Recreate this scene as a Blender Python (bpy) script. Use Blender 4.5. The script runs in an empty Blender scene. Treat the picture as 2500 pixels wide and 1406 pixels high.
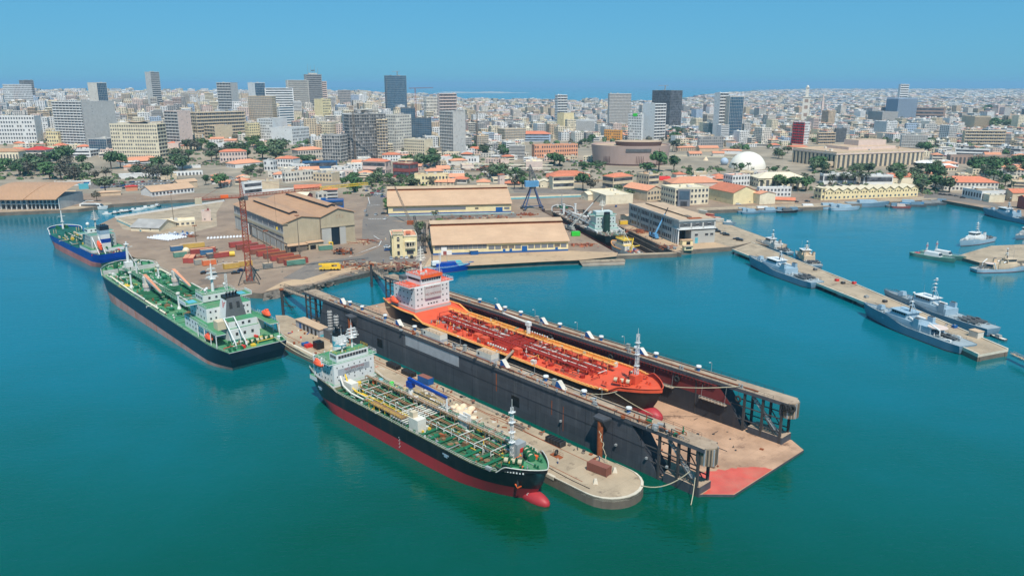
import bpy,math,random
from mathutils import Vector,Matrix,noise
# ------------------------------------------------------------------ camera, sky, sun, exposure
SC=bpy.context.scene
COL=SC.collection
R=math.radians
F_PX,HZ,CAM_H=1875.0,207.0,110.0  # focal length (px of a 2500 px wide frame), horizon row, camera height (m)
PITCH=math.atan((703-HZ)/F_PX)
CP,SP=math.cos(PITCH),math.sin(PITCH)
cd=bpy.data.cameras.new('camera');cam=bpy.data.objects.new('camera',cd);COL.objects.link(cam)
cam.location=(0,0,CAM_H);cam.rotation_euler=(math.pi/2-PITCH,0,0)
cd.sensor_width=36;cd.lens=27.0;cd.clip_start=1;cd.clip_end=90000
SC.camera=cam
SUN_EL,SUN_AZ=R(57),R(166)  # azimuth clockwise from +Y
W=bpy.data.worlds.new('World');SC.world=W;W.use_nodes=True
wn=W.node_tree;wn.nodes.clear()
wo=wn.nodes.new('ShaderNodeOutputWorld');wb=wn.nodes.new('ShaderNodeBackground')
sk=wn.nodes.new('ShaderNodeTexSky');sk.sky_type='NISHITA';sk.sun_disc=False
sk.sun_elevation=SUN_EL;sk.sun_rotation=SUN_AZ
sk.altitude=0;sk.air_density=1.0;sk.dust_density=0.3;sk.ozone_density=4.0
hs=wn.nodes.new('ShaderNodeMixRGB');hs.blend_type='MULTIPLY';hs.inputs[0].default_value=1.0
hs.inputs[2].default_value=(0.42,0.74,1.0,1)
hz_=wn.nodes.new('ShaderNodeMixRGB');hz_.inputs[0].default_value=0.7;hz_.inputs[2].default_value=(0.80,3.45,5.5,1)  # even blue veil of a dusty coastal sky
wn.links.new(sk.outputs[0],hs.inputs[1]);wn.links.new(hs.outputs[0],hz_.inputs[1]);wn.links.new(hz_.outputs[0],wb.inputs[0])
wb.inputs[1].default_value=0.117
wn.links.new(wb.outputs[0],wo.inputs[0])
sd=bpy.data.lights.new('sun','SUN');sd.energy=4.9;sd.angle=R(0.5);sd.color=(1.0,0.95,0.86)
sun=bpy.data.objects.new('sun',sd);COL.objects.link(sun)
SDIR=Vector((math.sin(SUN_AZ)*math.cos(SUN_EL),math.cos(SUN_AZ)*math.cos(SUN_EL),math.sin(SUN_EL)))
sun.rotation_euler=SDIR.to_track_quat('Z','Y').to_euler();sun.location=(0,0,400)
vs=SC.view_settings;vs.view_transform='Standard';vs.look='None';vs.exposure=0.0;vs.gamma=1.0;vs.use_curve_mapping=False
SC.render.engine='CYCLES'
SC.cycles.use_denoising=True
SC.cycles.max_bounces=6;SC.cycles.diffuse_bounces=2;SC.cycles.glossy_bounces=3;SC.cycles.transmission_bounces=2
SC.cycles.volume_bounces=0;SC.cycles.transparent_max_bounces=6
SC.cycles.caustics_reflective=False;SC.cycles.caustics_refractive=False
# ------------------------------------------------------------------ where a thing seen in the photograph stands in the place
def G(x,y,z=3.0):
 u=(x-1250)/F_PX;v=(y-703)/F_PX
 Y=CP-v*SP;Z=-SP-v*CP
 t=(z-CAM_H)/Z
 return Vector((u*t,Y*t,z))
def PX(p):
 d=p[1]*CP-(p[2]-CAM_H)*SP;w=p[1]*SP+(p[2]-CAM_H)*CP
 return 1250+F_PX*p[0]/d,703-F_PX*w/d
def sst(a,b,x):
 t=min(1,max(0,(x-a)/(b-a)));return t*t*(3-2*t)
def HT(X,Y):  # height of the land
 if Y<780:return 3.0
 k=X/Y
 left=sst(0.02,-0.30,k)if k<0.02 else 0
 return 3.0+sst(900,2100,Y)*(9+34*left)+sst(2500,7000,Y)*12
def GT(x,y,dz=0):
 z=3.0
 for _ in range(25):
  p=G(x,y,z+dz);z=z*0.4+0.6*HT(p.x,p.y)
 return G(x,y,z+dz)
def ZAT(p,py):  # height above sea of row py over ground point p
 lo,hi=-20,500
 for _ in range(40):
  m=(lo+hi)/2
  if PX((p[0],p[1],m))[1]>py:lo=m
  else:hi=m
 return lo
# ------------------------------------------------------------------ materials
MATS={}
def mk(key,rgb,rough=0.7,var=0.16,sc=0.25,metal=0.0,bump=0.0,dirt=None,dsc=0.08,damt=0.5,streak=None,samt=0.5,panel=None,spots=None,rnd=0.0,spec=0.4,coat=0):
 m=bpy.data.materials.new(key);m.use_nodes=True;MATS[key]=m
 n=m.node_tree.nodes;l=m.node_tree.links;b=n['Principled BSDF']
 b.inputs['Roughness'].default_value=rough;b.inputs['Metallic'].default_value=metal
 b.inputs['Specular IOR Level'].default_value=spec
 if coat:b.inputs['Coat Weight'].default_value=coat;b.inputs['Coat Roughness'].default_value=0.15
 def N(t,**k):
  x=n.new(t)
  for a,v in k.items():setattr(x,a,v)
  return x
 g=N('ShaderNodeNewGeometry')
 def nz(scale,det=3,vec=None,rgh=0.6):
  t=N('ShaderNodeTexNoise');t.inputs['Scale'].default_value=scale;t.inputs['Detail'].default_value=det
  t.inputs['Roughness'].default_value=rgh
  l.new(vec or g.outputs['Position'],t.inputs['Vector']);return t.outputs['Fac']
 def mix(a,bb,f,mode='MIX'):
  x=N('ShaderNodeMixRGB',blend_type=mode)
  for i,v in((0,f),(1,a),(2,bb)):
   if hasattr(v,'links'):l.new(v,x.inputs[i])
   elif i==0:x.inputs[0].default_value=v
   else:x.inputs[i].default_value=(*v,1)
  return x.outputs[0]
 def rmp(v,a,bb,lo=0.0,hi=1.0):
  x=N('ShaderNodeMapRange');l.new(v,x.inputs[0])
  for i,q in((1,a),(2,bb),(3,lo),(4,hi)):x.inputs[i].default_value=q
  return x.outputs[0]
 c=mix(tuple(max(0,q*(1-var))for q in rgb),tuple(min(1,q*(1+var))for q in rgb),rmp(nz(sc,4),0.3,0.7))
 if dirt:c=mix(c,dirt,rmp(nz(dsc,5,rgh=0.7),0.45,0.75,0,damt))
 if spots:c=mix(c,spots[0],rmp(nz(spots[1],6,rgh=.75),.56,.66,0,spots[2]))
 if panel:
  pw,ph,pa,up,amt,jt=panel
  rt=N('ShaderNodeVectorRotate',rotation_type='Z_AXIS');l.new(g.outputs['Position'],rt.inputs['Vector']);rt.inputs['Angle'].default_value=-R(pa)
  vec=rt.outputs[0]
  if up:
   se=N('ShaderNodeSeparateXYZ');l.new(vec,se.inputs[0]);cb=N('ShaderNodeCombineXYZ');l.new(se.outputs[0],cb.inputs[0]);l.new(se.outputs[2],cb.inputs[1]);vec=cb.outputs[0]
  bk=N('ShaderNodeTexBrick');l.new(vec,bk.inputs['Vector']);bk.inputs['Scale'].default_value=1.0;bk.inputs['Brick Width'].default_value=pw;bk.inputs['Row Height'].default_value=ph;bk.inputs['Mortar Size'].default_value=0.05
  bk.inputs['Color1'].default_value=(1-amt,)*3+(1,);bk.inputs['Color2'].default_value=(1+amt*.5,)*3+(1,);bk.inputs['Mortar'].default_value=(1-jt,)*3+(1,)
  c=mix(c,bk.outputs['Color'],1.0,'MULTIPLY')
 if streak:
  mp=N('ShaderNodeMapping');mp.inputs['Scale'].default_value=(1,1,0.07);l.new(g.outputs['Position'],mp.inputs[0])
  c=mix(c,streak,rmp(nz(0.5,4,mp.outputs[0]),0.52,0.75,0,samt))
 if rnd:
  oi=N('ShaderNodeObjectInfo');hv=N('ShaderNodeHueSaturation');l.new(c,hv.inputs['Color']);l.new(rmp(oi.outputs['Random'],0,1,1-rnd,1+rnd),hv.inputs['Value']);c=hv.outputs[0]
 l.new(c,b.inputs['Base Color'])
 if bump:
  bp=N('ShaderNodeBump');bp.inputs['Strength'].default_value=bump;bp.inputs['Distance'].default_value=0.2
  l.new(nz(sc*6,4),bp.inputs['Height']);l.new(bp.outputs[0],b.inputs['Normal'])
 return m
def C(r,g,b):  # sRGB 0-255 -> linear
 f=lambda v:(v/255/12.92)if v<=10 else((v/255+0.055)/1.055)**2.4
 return(f(r),f(g),f(b))
RUST=C(150,80,45)
for k,c,kw in[
('white',(0.74,0.73,0.71),dict(rough=.5,var=.06,rnd=.05,dirt=C(190,180,165),damt=.35)),
('offwhite',(0.68,0.63,0.55),dict(var=.1,rnd=.07,dirt=C(160,140,115),damt=.35)),
('cream',C(226,213,186),dict(var=.1,dirt=C(170,145,110),damt=.3)),
('yellowwall',C(232,214,168),dict(var=.1,dirt=C(180,150,110),damt=.3)),
('beige',C(205,186,158),dict(var=.12)),('tan',C(202,178,150),dict(var=.12)),
('grey',(0.33,0.315,0.30),dict(var=.15)),('ltgrey',(0.52,0.50,0.47),dict(var=.12)),('dkgrey',(0.11,0.115,0.12),dict(var=.2)),
('black',(0.012,0.013,0.015),dict(rough=.45,var=.3)),
('glass',(0.03,0.04,0.05),dict(rough=.15,var=.4,sc=.4,spec=.6)),
('glassblue',(0.05,0.10,0.15),dict(rough=.12,var=.3,sc=.15,spec=.7)),
('window',(0.05,0.053,0.06),dict(rough=.25,var=.5,sc=.3,spec=.5)),('citywin',(0.08,0.085,0.097),dict(rough=.3,var=.85,sc=.2,spec=.5)),
('brownwall',C(160,136,122),dict(var=.15)),('pinkwall',C(212,190,178),dict(var=.1)),('bluewall',C(170,186,204),dict(var=.1)),
('salmonwall',C(222,158,124),dict(var=.1)),('redwall',C(146,78,72),dict(var=.15)),('orangewall',C(226,160,80),dict(var=.1)),
('tile',C(206,122,90),dict(var=.14,sc=.5,dirt=C(170,110,85),damt=.4,rnd=.1)),
('tile2',C(214,146,112),dict(var=.1,sc=.5,rnd=.1)),('tilered',C(196,62,52),dict(var=.15,sc=.5)),
('roofgrey',(0.36,0.34,0.32),dict(var=.2,sc=.15)),('rooftan',C(196,166,136),dict(var=.1,sc=.12,dirt=C(165,130,105),damt=.45,dsc=.05)),
('sheettan',C(200,164,132),dict(panel=(6,1.1,8.5,0,.05,.1),var=.08,sc=.08,dirt=C(186,146,116),damt=.5,dsc=.035,rough=.6)),
('sheetbrown',C(186,144,110),dict(panel=(1.1,7,36,0,.07,.1),var=.08,sc=.08,dirt=C(160,118,90),damt=.5,dsc=.04,rough=.6)),
('sheetpale',C(228,210,180),dict(var=.08,rough=.6)),('cladgrey',C(120,122,128),dict(var=.08,sc=.1,rough=.5)),
('cladpale',C(178,176,170),dict(var=.08,sc=.1,rough=.5)),('cladtan',C(182,168,142),dict(panel=(1.2,6,36,1,.05,.12),var=.07,sc=.1,rough=.6,dirt=C(150,135,112),damt=.4)),
('bluepaint',C(28,88,150),dict(var=.15,rough=.5)),('tealpaint',C(90,170,184),dict(var=.15,rough=.5)),('palecrane',C(95,150,190),dict(var=.15,rough=.5)),
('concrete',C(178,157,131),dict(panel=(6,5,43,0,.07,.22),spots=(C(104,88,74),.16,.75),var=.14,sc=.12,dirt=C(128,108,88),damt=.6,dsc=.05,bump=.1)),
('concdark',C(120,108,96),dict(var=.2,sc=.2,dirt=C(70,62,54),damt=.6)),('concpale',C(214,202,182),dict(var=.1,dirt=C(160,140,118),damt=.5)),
('weed',C(52,56,48),dict(var=.3,sc=.4)),('rock',C(95,88,80),dict(var=.35,sc=.6,rnd=.3)),
('asphalt',C(120,110,102),dict(spots=(C(84,80,78),.06,.6),var=.12,sc=.06,dirt=C(146,130,116),damt=.5,dsc=.03,rough=.9)),
('yard',C(142,120,102),dict(var=.16,sc=.07,panel=(12,9,36,0,.05,.12),spots=(C(92,82,76),.05,.7),dirt=C(178,154,130),damt=.75,dsc=.025,rough=.9)),
('earth',C(190,160,128),dict(spots=(C(132,106,84),.12,.7),var=.14,sc=.08,dirt=C(150,122,98),damt=.5,dsc=.04,rough=.95)),
('cityground',C(158,142,122),dict(var=.22,sc=.03,dirt=C(92,92,84),damt=.8,dsc=.008,rough=.95)),
('lawn',C(96,112,62),dict(var=.25,sc=.1,rough=.95)),('lane',(0.7,0.7,0.68),dict(var=.15,sc=.5)),
('hullblack',(0.012,0.014,0.018),dict(streak=(.06,.045,.035),samt=.45,rough=.35,var=.3,dirt=(.04,.04,.042),damt=.4)),
('hullred',C(176,52,58),dict(streak=C(138,62,56),samt=.6,rough=.5,var=.08,sc=.08,dirt=C(140,42,46),damt=.5)),
('dockred',C(120,48,48),dict(rough=.6,var=.2,sc=.2,dirt=C(80,40,38),damt=.6)),
('hullnavy',(0.010,0.022,0.036),dict(rough=.35,var=.25,streak=(.03,.04,.05),samt=.4)),
('hullblue',C(10,62,150),dict(rough=.35,var=.15,dirt=C(20,50,110),damt=.4)),
('bootpink',C(196,120,112),dict(rough=.6,var=.15,sc=.2,dirt=C(150,90,84),damt=.6)),
('navygrey',C(150,172,186),dict(rough=.5,var=.08,rnd=.06)),('navygrey2',C(110,138,156),dict(rough=.5,var=.1,rnd=.06)),('navydeck',C(150,160,164),dict(rough=.8,var=.12)),
('deckgreen',C(66,132,92),dict(rough=.7,var=.2,sc=.2,dirt=C(128,140,108),damt=.7,dsc=.12)),('gearGreen',C(30,100,66),dict(rough=.6,var=.25)),
('deckdark',C(64,82,60),dict(rough=.8,var=.3,sc=.3,dirt=C(130,108,74),damt=.6,dsc=.2)),
('deckteal',C(16,84,76),dict(rough=.7,var=.3,sc=.3)),
('deckorange',C(216,84,52),dict(rough=.65,var=.12,sc=.2,dirt=C(188,88,62),damt=.6,dsc=.15)),('gearRed',C(160,46,32),dict(rough=.6,var=.2)),
('bulworange',C(232,160,88),dict(rough=.6,var=.12,sc=.6)),('deckbrown',C(120,100,86),dict(rough=.9,var=.3,sc=.3,dirt=C(90,66,50),damt=.6,dsc=.2)),
('pipe',C(206,202,192),dict(rough=.5,var=.2,sc=.4)),('pipebrown',C(140,106,74),dict(rough=.7,var=.3,sc=.4)),
('yellow',C(226,186,60),dict(rough=.5,var=.12)),('orange',C(238,104,48),dict(rough=.5,var=.1)),('lifeorange',C(240,96,58),dict(rough=.4,var=.06)),
('rust',RUST,dict(rough=.85,var=.3,sc=.4)),('cranerust',C(150,76,56),dict(rough=.8,var=.25,sc=.3)),('redpaint',C(206,50,44),dict(rough=.5,var=.12)),
('boxred',C(160,72,66),dict(rough=.6,var=.12,dirt=C(130,70,58),damt=.5,rnd=.15)),('boxbrown',C(136,84,70),dict(rough=.7,var=.15,rnd=.15)),
('boxgreen',C(96,140,124),dict(rough=.6,var=.15)),('boxgrey',C(150,150,144),dict(rough=.6,var=.15)),('boxyellow',C(198,164,84),dict(rough=.6,var=.15,dirt=C(160,120,80),damt=.4)),('boxblue',C(62,104,142),dict(rough=.6,var=.15)),('boxorange',C(216,116,72),dict(rough=.6,var=.15)),('limegreen',C(60,200,60),dict(rough=.5,var=.1)),
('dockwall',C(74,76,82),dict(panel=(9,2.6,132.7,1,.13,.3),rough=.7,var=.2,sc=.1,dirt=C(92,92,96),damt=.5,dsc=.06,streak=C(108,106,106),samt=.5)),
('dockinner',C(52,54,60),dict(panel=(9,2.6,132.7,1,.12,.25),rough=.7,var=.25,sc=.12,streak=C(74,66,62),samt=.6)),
('dockdeck',C(170,148,126),dict(spots=(C(110,84,66),.5,.7),rough=.85,var=.15,sc=.2,dirt=C(120,94,76),damt=.6,dsc=.12)),
('dockgrey',C(168,170,174),dict(rough=.6,var=.12,sc=.3,streak=C(140,140,144),samt=.6)),
('pontoon',C(188,150,122),dict(panel=(9,6,42.7,0,.06,.2),spots=(C(112,84,70),.13,.8),rough=.7,var=.16,sc=.1,dirt=C(122,92,74),damt=.7,dsc=.06,spec=.3)),('pontoonwet',C(206,92,76),dict(rough=.3,var=.14,sc=.2,dirt=C(190,130,108),damt=.6,dsc=.15)),
('rubber',(0.03,0.03,0.03),dict(rough=.9,var=.3)),('rope',C(190,178,150),dict(rough=.9)),('steel',C(150,152,152),dict(rough=.5,var=.15)),
('darksteel',C(66,64,64),dict(rough=.7,var=.25)),('skin',C(90,60,45),{}),('cloth',C(60,70,110),dict(rnd=.5)),
('tyre',(0.02,0.02,0.02),dict(rough=.9)),('sackwhite',(0.72,0.72,0.74),dict(var=.1)),('sand',C(226,200,168),dict(var=.12,sc=.6)),
('trunk',C(96,78,62),dict(var=.3,sc=1)),
('leaf',(0.06,0.12,0.04),dict(rough=.6,var=.4,sc=.4,rnd=.3,spec=.3)),('leaf2',(0.09,0.125,0.06),dict(rough=.6,var=.4,sc=.4,rnd=.35,spec=.3)),
('leaf3',(0.11,0.105,0.075),dict(rough=.7,var=.4,sc=.4,rnd=.3,spec=.3)),('leafbright',(0.075,0.125,0.03),dict(rough=.6,var=.35,sc=.4,rnd=.2)),
('palm',(0.06,0.075,0.04),dict(rough=.6,var=.4,sc=.6)),('domewhite',(0.80,0.74,0.64),dict(var=.04,rough=.6)),
('islandpale',C(170,168,160),dict(var=.15,sc=.004)),('farwood',(0.05,0.07,0.04),dict(var=.3,sc=.02)),
]:mk(k,c,**kw)
CARC=[('white',(0.72,0.72,0.72)),('silver',(0.42,0.43,0.45)),('black',(0.02,0.02,0.022)),('grey',(0.12,0.125,0.13)),('blue',(0.03,0.08,0.25)),('red',(0.4,0.03,0.03)),('yellow',(0.6,0.42,0.03))]
for k,c in CARC:mk('car_'+k,c,rough=.3,var=.04,spec=.5,coat=.5)
def mset(keys):return[MATS[k]for k in keys]
# ------------------------------------------------------------------ mesh builder
class MB:
 def __init__(s):s.v=[];s.f=[];s.m=[];s.k=[]
 def mi(s,key):
  if key not in s.k:s.k.append(key)
  return s.k.index(key)
 def face(s,pts,key):
  i=len(s.v);s.v+=[tuple(p)for p in pts];s.f.append(tuple(range(i,i+len(pts))));s.m.append(s.mi(key))
 def idx(s,vs,fs,key):
  i=len(s.v);s.v+=[tuple(p)for p in vs];mi=s.mi(key)
  for f in fs:s.f.append(tuple(i+q for q in f));s.m.append(mi)
 def prism(s,pts,z0,z1,key,top=None,bot=False):
  n=len(pts);i=len(s.v)
  s.v+=[(p[0],p[1],z0)for p in pts]+[(p[0],p[1],z1)for p in pts]
  a=sum(pts[j][0]*pts[(j+1)%n][1]-pts[(j+1)%n][0]*pts[j][1]for j in range(n))
  o=list(range(n))if a>0 else list(range(n))[::-1]
  mi=s.mi(key);mt=s.mi(top or key)
  for j in range(n):
   p,q=o[j],o[(j+1)%n]
   s.f.append((i+p,i+q,i+n+q,i+n+p));s.m.append(mi)
  s.f.append(tuple(i+n+p for p in o));s.m.append(mt)
  if bot:s.f.append(tuple(i+p for p in o[::-1]));s.m.append(mi)
 def box(s,x0,y0,z0,x1,y1,z1,key,top=None,bot=True):
  s.prism([(x0,y0),(x1,y0),(x1,y1),(x0,y1)],z0,z1,key,top,bot)
 def cbox(s,cx,cy,z0,sx,sy,sz,key,rot=0,top=None,bot=True):
  c,q=math.cos(rot),math.sin(rot)
  s.prism([(cx+a*c-b*q,cy+a*q+b*c)for a,b in((-sx/2,-sy/2),(sx/2,-sy/2),(sx/2,sy/2),(-sx/2,sy/2))],z0,z0+sz,key,top,bot)
 def cyl(s,p0,p1,r0,r1=None,n=8,key='steel',caps=True):
  r1=r0 if r1 is None else r1
  p0,p1=Vector(p0),Vector(p1);d=(p1-p0).normalized()
  a=d.orthogonal().normalized();b=d.cross(a);i=len(s.v)
  for p,r in((p0,r0),(p1,r1)):
   for k in range(n):
    t=2*math.pi*k/n;s.v.append(tuple(p+a*math.cos(t)*r+b*math.sin(t)*r))
  mi=s.mi(key)
  for k in range(n):s.f.append((i+k,i+(k+1)%n,i+n+(k+1)%n,i+n+k));s.m.append(mi)
  if caps:
   s.f.append(tuple(i+n+k for k in range(n)));s.m.append(mi)
   s.f.append(tuple(i+k for k in range(n))[::-1]);s.m.append(mi)
 def beam(s,p0,p1,w,key,h=None):s.cyl(p0,p1,w*0.7,n=4,key=key,caps=False)
 def path(s,pts,r,key,n=5):
  for a,b in zip(pts,pts[1:]):s.cyl(a,b,r,n=n,key=key,caps=False)
 def rail(s,pts,h,key,step=3.0,r=0.05,rows=2):
  for a,b in zip(pts,pts[1:]):
   a,b=Vector(a),Vector(b);L=(b-a).length;k=max(1,int(L/step))
   for j in range(k+1):
    p=a.lerp(b,j/k);s.cyl(p,p+Vector((0,0,h)),r,n=3,key=key,caps=False)
   for q in range(rows):
    z=Vector((0,0,h*(q+1)/rows));s.cyl(a+z,b+z,r,n=3,key=key,caps=False)
 def lattice(s,p0,p1,w0,w1,bays,r,key,up=(0,0,1),rb=None):  # square truss
  p0,p1=Vector(p0),Vector(p1);d=(p1-p0).normalized();u=Vector(up)
  if abs(d.dot(u))>.95:u=Vector((1,0,0))
  a=d.cross(u).normalized();b=a.cross(d);rb=rb or r*.6
  def cr(t):
   c=p0.lerp(p1,t);w=(w0+(w1-w0)*t)/2
   return[c+a*w*i+b*w*j for i,j in((-1,-1),(1,-1),(1,1),(-1,1))]
  pr=cr(0)
  for k in range(bays):
   nx=cr((k+1)/bays)
   for i in range(4):
    s.cyl(pr[i],nx[i],r,n=4,key=key,caps=False)
    j=(i+1)%4
    s.cyl(pr[i],nx[j]if k%2 else nx[i],rb,n=3,key=key,caps=False)if k%2 else s.cyl(pr[j],nx[i],rb,n=3,key=key,caps=False)
    s.cyl(nx[i],nx[j],rb,n=3,key=key,caps=False)
   pr=nx
 def sphere(s,c,rx,ry,rz,key,n=10,m=6,z0=-1.0):
  i=len(s.v);mi=s.mi(key);a0=math.asin(max(-1,z0))
  for j in range(m+1):
   t=a0+(math.pi/2-a0)*j/m
   for k in range(n):
    q=2*math.pi*k/n
    s.v.append((c[0]+rx*math.cos(t)*math.cos(q),c[1]+ry*math.cos(t)*math.sin(q),c[2]+rz*math.sin(t)))
  for j in range(m):
   for k in range(n):
    s.f.append((i+j*n+k,i+j*n+(k+1)%n,i+(j+1)*n+(k+1)%n,i+(j+1)*n+k));s.m.append(mi)
 def torus(s,c,r,rr,key,ax=(0,0,1),n=14,m=6):
  d=Vector(ax).normalized();a=d.orthogonal().normalized();b=d.cross(a);i=len(s.v);mi=s.mi(key);c=Vector(c)
  for k in range(n):
   t=2*math.pi*k/n;e=a*math.cos(t)+b*math.sin(t)
   for j in range(m):
    q=2*math.pi*j/m;s.v.append(tuple(c+e*(r+rr*math.cos(q))+d*rr*math.sin(q)))
  for k in range(n):
   for j in range(m):
    s.f.append((i+k*m+j,i+((k+1)%n)*m+j,i+((k+1)%n)*m+(j+1)%m,i+k*m+(j+1)%m));s.m.append(mi)
 def gable(s,x0,y0,x1,y1,z0,zr,key,gkey=None,ov=0.6,th=0.25,ax='x'):  # ridged roof over a rectangle, eaves at z0
  def P(u,v,z):return(u,v,z)if ax=='x' else(v,u,z)
  a0,a1,b0,b1=(x0,x1,y0,y1)if ax=='x' else(y0,y1,x0,x1)
  bm=(b0+b1)/2;sl=(zr-z0)/((b1-b0)/2)
  for b in(b0,b1):
   e=b+(ov if b>bm else-ov);ze=z0-sl*ov
   q=[P(a0-ov,e,ze),P(a1+ov,e,ze),P(a1+ov,bm,zr),P(a0-ov,bm,zr)]
   qt=[(p[0],p[1],p[2]+th)for p in q]
   s.face(qt,key);s.face(q,key)
   for j in range(4):s.face([q[j],q[(j+1)%4],qt[(j+1)%4],qt[j]],key)
  if gkey:
   for a in(a0,a1):s.face([P(a,b0,z0),P(a,b1,z0),P(a,bm,zr)],gkey)
 def hip(s,x0,y0,x1,y1,z0,zr,key,ov=0.6,th=.2):
  x0-=ov;y0-=ov;x1+=ov;y1+=ov
  w,d=x1-x0,y1-y0;k=min(w,d)/2
  r0,r1=((x0+k,y0+d/2),(x1-k,y0+d/2))if w>=d else((x0+w/2,y0+k),(x0+w/2,y1-k))
  A,Bq,Cq,D=(x0,y0,z0),(x1,y0,z0),(x1,y1,z0),(x0,y1,z0);P,Q=(*r0,zr),(*r1,zr)
  if w>=d:s.face([A,Bq,Q,P],key);s.face([Cq,D,P,Q],key);s.face([Bq,Cq,Q],key);s.face([D,A,P],key)
  else:s.face([A,Bq,P],key);s.face([Cq,D,Q],key);s.face([Bq,Cq,Q,P],key);s.face([D,A,P,Q],key)
  s.box(x0,y0,z0-th,x1,y1,z0-.002,key)
 def mesh(s,name,smooth=False):
  me=bpy.data.meshes.new(name);me.from_pydata(s.v,[],s.f)
  for k in s.k:me.materials.append(MATS[k])
  me.polygons.foreach_set('material_index',s.m)
  if smooth:me.polygons.foreach_set('use_smooth',[True]*len(s.f))
  me.update();return me
 def build(s,name,parent=None,loc=None,rz=0,smooth=False,kind=None,label=None):
  o=bpy.data.objects.new(name,s.mesh(name,smooth));COL.objects.link(o)
  if parent:o.parent=parent
  if loc is not None:o.location=loc
  if rz:o.rotation_euler=(0,0,rz)
  if kind:o['kind']=kind
  if label:o['label']=label
  return o
ALL=[]
def tag(o,label,cat,group=None):
 o['label']=label;o['category']=cat
 if group:o['group']=group
 ALL.append(o);return o
def thing(name,label,cat,loc=(0,0,0),rz=0,group=None):
 o=bpy.data.objects.new(name,None);COL.objects.link(o);o.empty_display_size=1
 o.location=loc;o.rotation_euler=(0,0,rz)
 return tag(o,label,cat,group)
def struct(o):o['kind']='structure';return o
def inst(me,name,parent=None,loc=(0,0,0),rz=0,sc=None):
 o=bpy.data.objects.new(name,me);COL.objects.link(o);o.location=loc;o.rotation_euler=(0,0,rz)
 if sc is not None:o.scale=sc if hasattr(sc,'__len__')else(sc,sc,sc)
 if parent:o.parent=parent
 return o
def text_part(s,parent,name,size,M4,key,ext=0.02):
 cu=bpy.data.curves.new(name,'FONT');cu.body=s;cu.size=size;cu.extrude=ext;cu.align_x='CENTER';cu.align_y='CENTER'
 t=bpy.data.objects.new('tmp',cu)
 me=bpy.data.meshes.new_from_object(t);bpy.data.objects.remove(t);bpy.data.curves.remove(cu)
 me.name=name;me.materials.clear();me.materials.append(MATS[key]);me.transform(M4)
 o=bpy.data.objects.new(name,me);COL.objects.link(o);o.parent=parent;return o
RND=random.Random(7)
# ------------------------------------------------------------------ sea, land, quays, roads
def wmat(name='sea_water'):
 m=bpy.data.materials.new(name);m.use_nodes=True;MATS[name]=m
 n=m.node_tree.nodes;l=m.node_tree.links;b=n['Principled BSDF']
 b.inputs['Roughness'].default_value=0.08;b.inputs['IOR'].default_value=1.45;b.inputs['Specular IOR Level'].default_value=0.8;b.inputs['Specular Tint'].default_value=(0.1,0.8,1.0,1)
 g=n.new('ShaderNodeNewGeometry');sx=n.new('ShaderNodeSeparateXYZ');l.new(g.outputs['Position'],sx.inputs[0])
 def nz(s,d=3,sc=(1,1,1)):
  mp=n.new('ShaderNodeMapping');mp.inputs['Scale'].default_value=sc;l.new(g.outputs['Position'],mp.inputs[0])
  t=n.new('ShaderNodeTexNoise');t.inputs['Scale'].default_value=s;t.inputs['Detail'].default_value=d;l.new(mp.outputs[0],t.inputs['Vector']);return t.outputs['Fac']
 mr=n.new('ShaderNodeMapRange');l.new(sx.outputs['Y'],mr.inputs[0]);mr.inputs[1].default_value=150;mr.inputs[2].default_value=440
 ax_=n.new('ShaderNodeMath');ax_.operation='ABSOLUTE';l.new(sx.outputs['X'],ax_.inputs[0]);a2=n.new('ShaderNodeMath');a2.operation='MULTIPLY_ADD';l.new(ax_.outputs[0],a2.inputs[0]);a2.inputs[1].default_value=0.0022;l.new(mr.outputs[0],a2.inputs[2])  # base colour greener close in and near the centre line, bluer outward
 ad=n.new('ShaderNodeMath');ad.operation='ADD';l.new(a2.outputs[0],ad.inputs[0])
 sb=n.new('ShaderNodeMath');sb.operation='MULTIPLY_ADD';l.new(nz(0.012,4),sb.inputs[0]);sb.inputs[1].default_value=0.9;sb.inputs[2].default_value=-0.45;l.new(sb.outputs[0],ad.inputs[1])
 cr=n.new('ShaderNodeValToRGB');l.new(ad.outputs[0],cr.inputs[0])
 e=cr.color_ramp.elements;e[0].position=0.0;e[0].color=(0.0,0.056,0.021,1);e[1].position=1.0;e[1].color=(0.0,0.132,0.172,1)
 x=e.new(0.45);x.color=(0.0,0.086,0.070,1)
 l.new(cr.outputs[0],b.inputs['Base Color'])
 s2=n.new('ShaderNodeMath');s2.operation='MULTIPLY_ADD';l.new(nz(0.5,3,(0.7,1.5,1)),s2.inputs[0]);s2.inputs[1].default_value=1.0;l.new(nz(0.12,2,(0.5,1.4,1)),s2.inputs[2])
 rg=n.new('ShaderNodeMapRange');l.new(nz(0.018,4,(1,2.2,1)),rg.inputs[0]);rg.inputs[1].default_value=.4;rg.inputs[2].default_value=.65;rg.inputs[3].default_value=.04;rg.inputs[4].default_value=.2;l.new(rg.outputs[0],b.inputs['Roughness'])  # wind-ruffled patches
 bp=n.new('ShaderNodeBump');bp.inputs['Strength'].default_value=0.3;bp.inputs['Distance'].default_value=0.35
 l.new(s2.outputs[0],bp.inputs['Height']);l.new(bp.outputs[0],b.inputs['Normal'])
wmat()
DK_NL,DK_NR=G(1509,620),G(1646,615)
DK_ax=(G(1328,517)-G(1511,619)).normalized()
DK_FL=DK_NL+DK_ax*185;DK_FR=DK_NR+DK_ax*185
sea=MB();BIG=45000
O4=[(-BIG,-3000,0),(BIG,-3000,0),(BIG,BIG,0),(-BIG,BIG,0)]
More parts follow.
